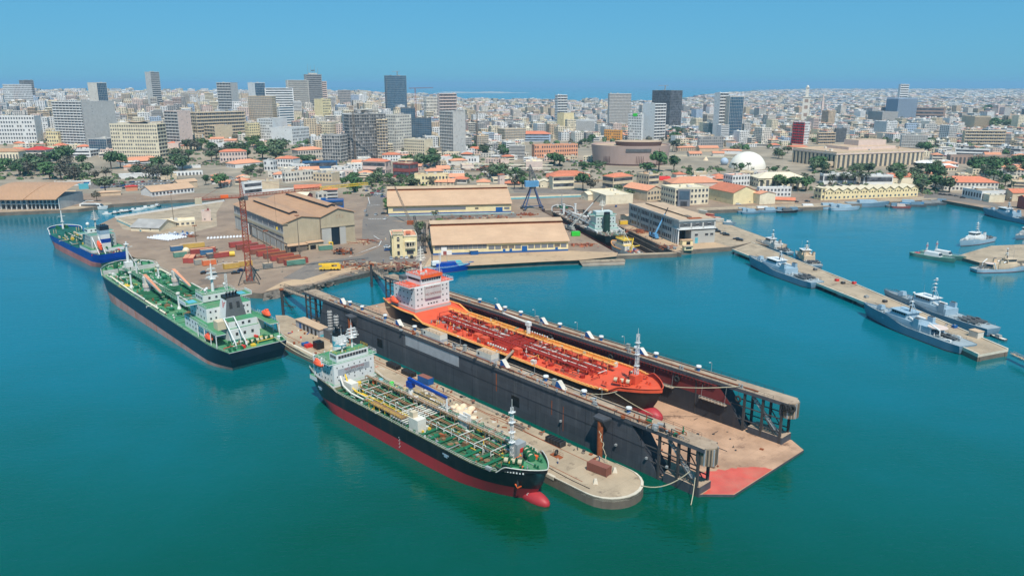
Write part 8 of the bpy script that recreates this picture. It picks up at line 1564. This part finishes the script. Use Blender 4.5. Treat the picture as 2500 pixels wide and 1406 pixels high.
# station platforms, hedges
for x0,y0,x1,y1,lb in((1128,418,1345,421,'front long pale platform canopy of the railway station'),(1150,410,1350,413,'rear long pale platform canopy of the railway station'),(1330,430,1440,433,'short platform roof before the museum forecourt')):
 A,B=GT(x0,y0),GT(x1,y1);d=B-A;t=thing('platform_canopy',lb,'canopy',A,math.atan2(d.y,d.x));L=d.length;m=MB();m.box(0,-4,4.6,L,4,5.0,'offwhite','sheetpale');m.build('roof',t);m=MB();[m.cyl((L*(i+.5)/14,0,0),(L*(i+.5)/14,0,4.6),.2,n=5,key='steel')for i in range(14)];m.build('posts',t);m=MB();m.box(0,-5,0,L,5,.9,'concdark','concrete');m.build('platform',t)
# ------------------------------------------------------------------ the rest of the city
LIM=[(-50,362),(340,362),(341,352),(640,352),(641,362),(800,362),(801,386),(1140,388),(1141,380),(1262,376),(1263,350),(1440,350),(1441,345),(1650,345),(1651,362),(1930,358),(1931,344),(2250,344),(2251,362),(2340,362),(2341,372),(2560,395)]
def lim(x):
 for(a,b),(c,d)in zip(LIM,LIM[1:]):
  if a<=x<=c:return b+(d-b)*(x-a)/max(1,c-a)
 return 350
rr=random.Random(2024);cand=[]
foot=[]
for o in LMT:
 mw=o.children[0].data.vertices;a,b=max(v.co.x for v in mw),max(v.co.y for v in mw);foot.append((o.location.x,o.location.y,math.hypot(a,b)))
GA=R(22);gc,gs=math.cos(GA),math.sin(GA)
def ring(y0,y1,cell,hfun,kmin=-.75,kmax=.75):
 R_=int((y1*1.3)/cell)+2
 for i in range(-R_,R_):
  for j in range(-R_,R_):
   u,v=(i+rr.uniform(-.12,.12))*cell,(j+rr.uniform(-.12,.12))*cell*.92;X,Y=u*gc-v*gs,u*gs+v*gc
   if not(y0<=Y<y1)or not(kmin<X/Y<kmax):continue
   if Y>coast(X/Y)-60:continue
   if i%4==0 and rr.random()<.55 or rr.random()<.08:continue
   z=HT(X,Y);px,py=PX((X,Y,z))
   if px<-60 or px>2560 or py>lim(px):continue
   if any((X-a)**2+(Y-b)**2<(r*.85+cell*.36)**2 for a,b,r in foot):continue
   h=hfun(X,Y,px)
   for nm,l,r,vb,yl in LM:
    if Y<yl and l-3<px<r+3:
     zc=ZAT((X,Y),vb-1);h=min(h,zc-z)
   if h<4:continue
   cand.append((X,Y,z,h,cell,px,py))
def hf(X,Y,px):
 base=rr.choice([9,10,12,13,15,16,18,20,22,25,28])if px<1500 else rr.choice([6,7,9,10,12,13,15,17])
 if rr.random()<.06 and 1300<Y<2600:base=rr.uniform(26,40)
 return base*(1.12 if px<900 else.9)
ring(1000,1900,26,hf);ring(1900,3000,31,hf);ring(3000,4400,46,lambda X,Y,p:hf(X,Y,p)*1.0);ring(4400,8000,72,lambda X,Y,p:hf(X,Y,p)*1.1);ring(8000,13900,130,lambda X,Y,p:hf(X,Y,p)*1.3)
PAL=[('white','white'),('white','white'),('white','white'),('off-white','offwhite'),('off-white','offwhite'),('beige','beige'),('beige','beige'),('cream','cream'),('cream','cream'),('cream','cream'),('pink','pinkwall'),('tan','tan'),('white','white'),('off-white','offwhite'),('dark grey','grey'),('grey','ltgrey'),('pale blue','bluewall'),('white','white'),('beige','beige')]
RF=['roofgrey','rooftan','ltgrey','offwhite','rooftan','concrete','tile','tile2']
cand.sort(key=lambda c:-(c[3]*c[4])/c[1]**2*(1.0 if 20<c[5]<2480 else.2))
KW={'grid':'punched windows','band':'ribbon windows','bal':'balconies','plain':'blank walls','frame':'open concrete bays'}
def relate(px,py):
 nm,l,r,vb,yl=min(LM,key=lambda q:abs((q[1]+q[2])/2-px)+1.6*abs(q[3]-py));dx=px-(l+r)/2
 if px<l-2:rel='left of '
 elif px>r+2:rel='right of '
 else:rel='behind ' if py<vb else 'in front of '
 return rel+nm
NI=225
for i,(X,Y,z,h,cell,px,py)in enumerate(cand[:NI]):
 cn,key=rr.choice(PAL);w,d=cell*rr.uniform(.6,.88),cell*rr.uniform(.5,.8);st=rr.choice(['grid','grid','band','bal','grid','frame']if key!='brownwall' else['grid','bal','frame']);fl=max(1,round(h/3.2));rz=GA+rr.choice([0,0,math.pi/2])+rr.uniform(-.05,.05)
 s2=rr.choice(['plain',st,'grid']);low=h<10 and rr.random()<.3;t=building('%s %s-storey block with %s %s'%(cn,WORDN[min(fl,20)],KW[st],relate(px,py)),'building',(X,Y,z),rz,w,d,h,fl,key,{'F':st,'L':s2,'R':s2}if rz<1 else{'L':st,'F':s2,'B':s2},rr,'hip' if low else 'flat',rr.choice(['tile','tile2'])if low else rr.choice(RF[:6]),name='city_building',group='city buildings',clutter_n=rr.choice([1,2,3,4]))
far=MB();fw=MB()
for(X,Y,z,h,cell,px,py)in cand[NI:]:
 cn,key=rr.choice(PAL);w,d=cell*rr.uniform(.55,.85),cell*rr.uniform(.5,.8);rz=GA+rr.uniform(-.06,.06);c,s=math.cos(rz),math.sin(rz)
 L_=lambda a,b:(X+a*c-b*s,Y+a*s+b*c)
 far.prism([L_(-w/2,-d/2),L_(w/2,-d/2),L_(w/2,d/2),L_(-w/2,d/2)],z-2,z+h,key,rr.choice(RF))
 if rr.random()<.6:a,b=rr.uniform(-.3,.3)*w,rr.uniform(-.3,.3)*d;q=rr.uniform(.12,.25)*w;p0=L_(a,b);far.cbox(p0[0],p0[1],z+h,q*1.6,q,rr.uniform(1.5,4),rr.choice(['white','ltgrey',key]),rz,bot=False)
 if Y>5200:continue
 fl=max(1,round(h/3.2));fh=h/fl;mode=rr.random();nx=max(2,int(w/(4.2 if Y<2600 else 7)))
 for f in range(fl):
  z0,z1=z+f*fh+fh*.3,z+f*fh+fh*.78
  for sd in(0,1):
   n_=nx if sd==0 else max(2,int(nx*d/w))
   if sd==1 and mode<.4:continue
   rng=[(.04,.96)]if mode>.75 else[((j+.22)/n_,(j+.78)/n_)for j in range(n_)]
   for u0,u1 in rng:
    if sd==0:A,B=L_(-w/2+u0*w,-d/2-.06),L_(-w/2+u1*w,-d/2-.06)
    else:A,B=L_(-w/2-.06,d/2-u0*d),L_(-w/2-.06,d/2-u1*d)
    fw.face([(*A,z0),(*B,z0),(*B,z1),(*A,z1)],'citywin')
o=far.build('far_city_buildings',kind='stuff');tag(o,'mass of small pale buildings filling the distant city','city');fw.build('windows',o,kind='stuff')
print('city',len(cand),'tris',sum(len(f)-2 for f in far.f)+2*len(fw.f))
# ------------------------------------------------------------------ low houses between port and city
sheet('car_park_paving',[(215,462),(480,445),(470,428),(300,434),(215,446)],0.03,'asphalt')
def houses(q,n,keys,roofs,hr=(4,8),wr=(12,24)):
 k=0
 for _ in range(n*6):
  if k>=n:break
  u,v=rr.random(),rr.random();x=q[0]+(q[2]-q[0])*u;y=q[1]+(q[3]-q[1])*v;p=GT(x,y);w,d=rr.uniform(*wr),rr.uniform(10,16)
  if any((p.x-a)**2+(p.y-b)**2<(r*.9+9)**2 for a,b,r in foot):continue
  foot.append((p.x,p.y,12));k+=1;cn,key=rr.choice(keys);rf,rk,rn=rr.choice(roofs);h=rr.uniform(*hr);fl=max(1,round(h/3.3));rz=rr.choice([0,.2,.35,-.2])-math.atan2(p.x,p.y)*.5
  building('%s house with %s roof %s'%(cn,rn,relate(x,y)),'house',p,rz,w,d,h,fl,key,{'F':rr.choice(['grid','grid','band','plain']),'L':'plain','R':'grid'},rr,rf,rk,name='low_house',group='low houses',clutter_n=2)
WK=[('white','white'),('white','white'),('off-white','offwhite'),('cream','cream'),('beige','beige'),('pink','pinkwall')];FT=[('flat','rooftan','flat tan'),('flat','roofgrey','flat grey'),('flat','sheetpale','flat pale')];TL=[('hip','tile','orange tiled'),('gable','tile2','pale tiled'),('hip','tile2','pale hipped')]
houses((0,352,330,384),18,WK,FT+TL[:1]);houses((400,345,640,368),16,WK,FT+TL);houses((640,398,880,440),22,WK,FT+TL[1:]);houses((1030,376,1260,400),17,WK,FT+TL[:1]);houses((1140,335,1262,376),18,WK,FT);houses((1655,346,1930,384),22,WK+[('tan','tan')]*3,TL+FT[:1],(4,6),(16,34));houses((2250,382,2520,440),20,WK,FT+TL);houses((2250,368,2345,384),4,WK,FT);houses((2440,436,2540,470),5,WK,FT+TL);houses((480,440,600,462),6,WK,FT+TL[1:],(3,5),(8,14));houses((1270,388,1440,402),6,WK,FT);houses((960,396,1260,432),8,WK,FT+TL);houses((1440,330,1660,346),12,WK,FT+TL);houses((1640,432,1780,446),5,WK,FT+TL,(3,5));houses((1060,440,1250,456),6,WK,FT+TL,(3,5));houses((1780,428,1860,440),3,WK,FT);houses((300,408,420,440),6,WK,FT+TL)
# ------------------------------------------------------------------ trees
def crown_mesh(seed,key,n=430,flat=.62,lobes=7,leaf=.085):
 r=random.Random(seed);m=MB();L=[]
 for k in range(lobes):
  a=r.uniform(0,6.28);d=r.uniform(.15,.62);L.append((d*math.cos(a),d*math.sin(a),r.uniform(-.18,.38)*flat*1.4,r.uniform(.34,.55)))
 L.append((0,0,.2,.55))
 for i in range(n):
  c=L[r.randrange(len(L))];v=Vector((r.gauss(0,1),r.gauss(0,1),r.gauss(0,1))).normalized();q=c[3]*(r.random()**.25)*r.uniform(.85,1.12);p=Vector(c[:3])+Vector((v.x*q,v.y*q,v.z*q*.8))
  nrm=(v+Vector((r.uniform(-.6,.6),r.uniform(-.6,.6),r.uniform(-.2,.8)))).normalized();a=nrm.orthogonal().normalized();b=nrm.cross(a);s=leaf*r.uniform(.6,1.5)
  m.face([p-a*s-b*s*.7,p+a*s-b*s*.5,p+a*s*.8+b*s,p-a*s*.9+b*s*.8],key)
 return m.mesh('crown')
CR={'green':[crown_mesh(s,'leaf')for s in(1,2,3)],'olive':[crown_mesh(s,'leaf2',380)for s in(4,5,6)],'bare':[crown_mesh(s,'leaf3',250,.7,9,.075)for s in(7,8)],'bright':[crown_mesh(9,'leafbright'),crown_mesh(10,'leafbright')]}
def trunk_mesh(seed):
 r=random.Random(seed);m=MB();m.cyl((0,0,-.6),(.02,0,0),.07,.05,7,'trunk')
 for k in range(5):a=k*1.26+r.random();e=(.34*math.cos(a),.34*math.sin(a),r.uniform(.15,.4));m.cyl((0,0,-.05),e,.035,.012,5,'trunk',False)
 m.cyl((.02,0,0),(0,.05,.5),.05,.015,5,'trunk',False);return m.mesh('trunk')
TK=[trunk_mesh(s)for s in(1,2,3)]
pm_=MB();r_=random.Random(5)
for k in range(17):
 a=k*2.4;el=r_.uniform(-.15,1.0);pts=[Vector((math.cos(a)*.5*q*(1-.1*q),math.sin(a)*.5*q*(1-.1*q),.42*el*q-.42*q*q*(.9 if el<.5 else.6)))for q in(0,.3,.65,1.0)];sd=Vector((-math.sin(a),math.cos(a),0))
 for p,q,w0,w1 in((pts[0],pts[1],.02,.1),(pts[1],pts[2],.1,.1),(pts[2],pts[3],.1,.015)):
  dr=Vector((0,0,-.07));pm_.face([p,q,q+sd*w1+dr,p+sd*w0+dr*.5],'palm');pm_.face([p,q,q-sd*w1+dr,p-sd*w0+dr*.5],'palm')
PALM=pm_.mesh('crown');pk=MB();pk.path([(0,0,-1),(.03,.01,-.5),(0,0,0)],.035,'trunk',7);PTK=pk.mesh('trunk')
TN=0;TW={'green':'dark green leafy tree','olive':'grey-green leafy tree','bare':'thin brownish tree','bright':'bright green tree','palm':'palm tree'}
def tree(px,py,h,kind='green',w=None,where=None):
 global TN;TN+=1
 p=GT(px,py);t=thing('palm_tree' if kind=='palm' else 'tree',TW[kind]+' '+(where or relate(px,py)),'tree',p,rr.uniform(0,6),'trees')
 if kind=='palm':inst(PALM,'crown',t,(0,0,h),0,h*.8);inst(PTK,'trunk',t,(0,0,h),0,(h*.7,h*.7,h));return
 h*=1.35;w=(w*1.15 if w else 0)or h*rr.uniform(.52,.78);inst(rr.choice(CR[kind]),'crown',t,(0,0,h*.58),rr.uniform(0,6),(w,w,h*.55));inst(rr.choice(TK),'trunk',t,(0,0,h*.55),0,(w*.8,w*.8,h*.95))
def grove(pts,n,h0,h1,kinds,where=None):  # quad of photograph points
 for i in range(int(n*.84+.5)):
  u,v=rr.random(),rr.random();(a,b),(c,d)=((pts[0],pts[1]),(pts[3],pts[2]));x=(a[0]+(b[0]-a[0])*u)*(1-v)+(c[0]+(d[0]-c[0])*u)*v;y=(a[1]+(b[1]-a[1])*u)*(1-v)+(c[1]+(d[1]-c[1])*u)*v;tree(x,y,rr.uniform(h0,h1),rr.choice(kinds),None,where)
grove([(-10,415),(150,412),(160,440),(-10,438)],18,11,17,['green','bare','olive','green'],'in the park behind the terminal roofs')
grove([(60,395),(200,392),(220,412),(60,412)],15,9,15,['green','olive','bare','green'],'in the park below the red-striped shop');tree(160,405,22,'green',13,'tallest in the park beside the white garage');tree(272,414,19,'green',12,'left of the tiled mansion by the avenue');tree(295,412,17,'green',11,'right one of the pair beside the avenue')
grove([(170,430),(260,430),(270,448),(170,450)],10,9,14,['bare','olive','bare'],'above the car park slope');grove([(320,425),(420,420),(420,440),(330,440)],14,8,14,['bare','olive','bare'],'between mansion and car park')
grove([(440,368),(600,362),(610,392),(430,400)],24,10,17,['green','olive','bright','bare'],'in the garden left of the pink loggia villa');grove([(395,385),(450,380),(450,420),(390,425)],11,10,16,['olive','bare','green'],'beside the tiled mansion gate');grove([(600,350),(640,348),(640,366),(600,366)],6,9,13,['bright','green'],'below the yellow flats');grove([(636,372),(690,362),(690,392),(640,400)],10,12,20,['green','green','olive'],'behind the white villa');grove([(730,385),(780,388),(770,410),(735,405)],6,8,12,['olive','green'],'beside the tiled villa')
grove([(590,420),(650,412),(650,428),(590,434)],8,6,9,['olive','bare'],'behind the white crane office');tree(540,460,13,'green',9,'on the quay left of the crane head');tree(503,452,9,'green',6,'right of the tan boathouse');tree(258,470,13,'olive',10,'on the marina quay beside the club');tree(237,492,8,'bare',5,'beside the low beige quay office')
grove([(840,440),(880,440),(880,470),(845,480)],9,6,10,['green','olive'],'beside the narrow grey tower block');grove([(900,440),(935,436),(930,456),(898,458)],6,7,11,['olive','green'],'by the shady lot');grove([(940,445),(1050,440),(1055,455),(945,456)],18,6,10,['olive','bright','bare','green','olive'],'in the hedge behind the larger warehouse');tree(927,440,13,'palm',None,'at the head of the port road');tree(945,512,9,'green',4,'against the left gable of the larger warehouse');tree(949,522,8,'green',3.5,'nearest the road corner of the larger warehouse');tree(1062,545,9,'palm',None,'between the two warehouses');tree(1073,547,4,'bright',4,'bush beside the warehouse palm')
tree(1018,590,8,'bare',5,'tangled beside the crawler crane');tree(1034,606,8,'bare',5,'against the left end of the quay warehouse');tree(1026,572,8,'olive',5,'behind the crawler crane')
grove([(1020,388),(1075,384),(1070,408),(1025,410)],10,9,16,['green','olive','olive'],'below the cream clinic');grove([(1080,395),(1140,390),(1150,402),(1080,405)],6,6,9,['green','bright'],'below the bare concrete tower');grove([(1138,360),(1180,360),(1190,384),(1140,384)],8,9,15,['green','green','olive'],'right of the bare concrete tower');grove([(1200,370),(1250,370),(1250,388),(1200,388)],6,7,11,['olive','green'],'left of the grey frame block')
grove([(1140,425),(1320,432),(1320,448),(1150,445)],12,8,12,['olive','green','bare'],'along the railway behind the warehouses');grove([(1345,392),(1368,396),(1368,416),(1342,414)],5,9,14,['green'],'beside the brown square house');tree(1423,465,15,'green',10,'in the school courtyard');tree(1442,468,12,'bare',8,'beside the school courtyard tree');tree(1275,462,11,'green',7,'left of the twin gabled stores');tree(1256,462,11,'bare',7,'behind the portal crane');tree(1507,478,9,'olive',6,'beside the orange store');tree(1535,488,8,'olive',6,'before the orange store')
tree(1608,418,21,'green',14,'in front of the round museum');tree(1645,418,16,'green',10,'right of the round museum');tree(1580,424,11,'green',13,'low and wide before the round museum');grove([(1390,404),(1480,408),(1475,420),(1390,420)],9,4,8,['olive','green'],'on the museum forecourt');grove([(1400,340),(1445,338),(1445,362),(1400,362)],7,8,12,['green','olive'],'left of the round museum');grove([(1640,330),(1690,328),(1690,350),(1640,352)],9,12,20,['green','green','palm'],'behind the round museum');grove([(1630,360),(1665,362),(1665,378),(1635,376)],6,13,18,['palm'],'tall by the museum plaza')
for x in(1683,1710,1756):tree(x,426,7,'green',5,'small and round on the boulevard verge')
grove([(1790,418),(1830,418),(1830,428),(1790,428)],4,8,13,['green','palm'],'before the white dome');grove([(1850,420),(1920,418),(1920,426),(1850,426)],5,6,9,['green','palm'],'along the plaza edge');grove([(1880,375),(1935,375),(1935,395),(1880,395)],8,7,11,['palm','olive'],'left of the courthouse steps');grove([(1985,405),(2040,412),(2030,424),(1985,420)],8,8,13,['green','olive'],'before the courthouse corner');grove([(2060,416),(2140,418),(2140,428),(2060,428)],8,8,12,['olive','green'],'before the courthouse front')
grove([(1845,458),(1960,456),(1960,466),(1850,466)],6,9,12,['palm','palm','green'],'before the arcaded residence');tree(1898,460,12,'green',9,'round before the arcaded residence');grove([(1940,448),(2000,446),(2000,466),(1945,470)],9,9,13,['green','palm','palm'],'right of the arcaded residence');grove([(1985,445),(2120,448),(2120,458),(1990,458)],14,10,14,['palm'],'in the palm row before the blue-trimmed offices');grove([(2130,425),(2290,420),(2300,445),(2190,450)],17,9,15,['green','green','olive'],'in the grove behind the saw-tooth barracks');grove([(2235,455),(2290,455),(2290,476),(2245,476)],7,8,13,['green','olive','palm'],'right of the saw-tooth barracks');tree(2317,470,13,'olive',10,'round before the white barracks');grove([(2365,405),(2510,405),(2520,450),(2380,440)],15,10,16,['green','olive','green'],'beyond the white barracks');grove([(2400,455),(2490,455),(2490,468),(2400,468)],6,8,12,['palm','green'],'behind the boat store')
grove([(2240,352),(2290,350),(2290,380),(2245,382)],9,9,14,['green','olive'],'right of the grey hotel');grove([(2380,300),(2560,302),(2560,320),(2390,322)],10,14,20,['green','olive'],'in the belt behind the beige ministry');grove([(2390,268),(2440,268),(2440,284),(2395,284)],5,16,22,['green'],'right of the long hangar')
# green cover between the city blocks: uncountable scrub seen as one mass
gm_=MB();g2=random.Random(6)
for k in range(2600):
 Y=g2.uniform(1000,4300)if k<1500 else g2.uniform(900,1500);X=g2.uniform(-.7,.7)*Y
 if Y>coast(X/Y)-80 or any((X-a)**2+(Y-b)**2<(r*.8)**2 for a,b,r in foot):continue
 z=HT(X,Y);px,py=PX((X,Y,z))
 if py>lim(px)+6:continue
 s=g2.uniform(3,7);key=g2.choice(['leaf','leaf2','leaf2','leaf3'])
 for q in range(26):
  v=Vector((g2.gauss(0,1),g2.gauss(0,1),abs(g2.gauss(0,1)))).normalized();p=Vector((X,Y,z+2))+v*s*g2.uniform(.6,1);a=v.orthogonal().normalized();b=v.cross(a);w=s*.3;gm_.face([p-a*w-b*w,p+a*w-b*w,p+a*w+b*w,p-a*w+b*w],key)
def shrubs(q,n,s0=1.4,s1=3.4):
 for _ in range(n):
  u,v=g2.random(),g2.random();p0=GT(q[0]+(q[2]-q[0])*u,q[1]+(q[3]-q[1])*v)
  if any((p0.x-a)**2+(p0.y-b)**2<(r*.75)**2 for a,b,r in foot):continue
  s=g2.uniform(s0,s1);key=g2.choice(['leaf','leaf2','leaf2','leaf3','leafbright'])
  for k in range(22):
   v=Vector((g2.gauss(0,1),g2.gauss(0,1),abs(g2.gauss(0,1)))).normalized();p=p0+v*s*g2.uniform(.6,1);a=v.orthogonal().normalized();b=v.cross(a);w=s*g2.uniform(.2,.4);gm_.face([p-a*w-b*w,p+a*w-b*w,p+a*w+b*w,p-a*w+b*w],key)
for q,n in(((-20,396,210,440),150),((160,425,300,452),60),((310,416,430,440),60),((400,362,640,405),150),((640,362,780,410),70),((590,415,660,435),25),((840,440,940,480),35),((940,440,1055,456),70),((1020,384,1200,408),60),((1140,425,1320,448),50),((1340,395,1480,420),60),((1260,420,1700,436),90),((1660,408,1930,426),50),((1000,400,1330,416),60),((700,396,880,440),50),((1640,330,1690,352),25),((1985,405,2140,428),60),((1940,446,2120,466),45),((2130,420,2300,450),90),((2235,455,2290,476),25),((2365,400,2520,450),110),((2400,455,2490,470),25),((2240,350,2300,382),35),((2380,300,2560,322),60),((1400,338,1445,362),25)):shrubs(q,n)
tag(gm_.build('scrub',kind='stuff'),'green scrub and shrubs between the city blocks and gardens','scrub')
print('trees',TN,'scrub',len(gm_.f))
# ------------------------------------------------------------------ air
hz=MB();hz.box(-48000,-3500,-8,48000,48000,190,'white');ho=hz.build('haze',kind='stuff');ho.data.materials.clear()
hm_=bpy.data.materials.new('haze_air');hm_.use_nodes=True;nt=hm_.node_tree;nt.nodes.clear();ou=nt.nodes.new('ShaderNodeOutputMaterial');pv=nt.nodes.new('ShaderNodeVolumePrincipled');pv.inputs['Color'].default_value=(0.38,0.72,1.0,1);pv.inputs['Density'].default_value=6.5e-5;pv.inputs['Anisotropy'].default_value=0.0;nt.links.new(pv.outputs[0],ou.inputs['Volume']);ho.data.materials.append(hm_)
# ------------------------------------------------------------------ labels: tell look-alikes apart by their order across the view
bpy.context.view_layer.update()
ORD=['first','second','third','fourth','fifth','sixth','seventh','eighth','ninth','tenth','eleventh','twelfth','thirteenth','fourteenth','fifteenth','sixteenth','seventeenth','eighteenth','nineteenth','twentieth']+['%dth'%i for i in range(21,60)]
by={}
for o in ALL:by.setdefault(o['label'],[]).append(o)
for lb,os_ in by.items():
 if len(os_)<2:continue
 os_.sort(key=lambda o:PX(o.location)[0])
 for i,o in enumerate(os_):o['label']=lb+', '+(ORD[i]+' from left' if i else 'leftmost')
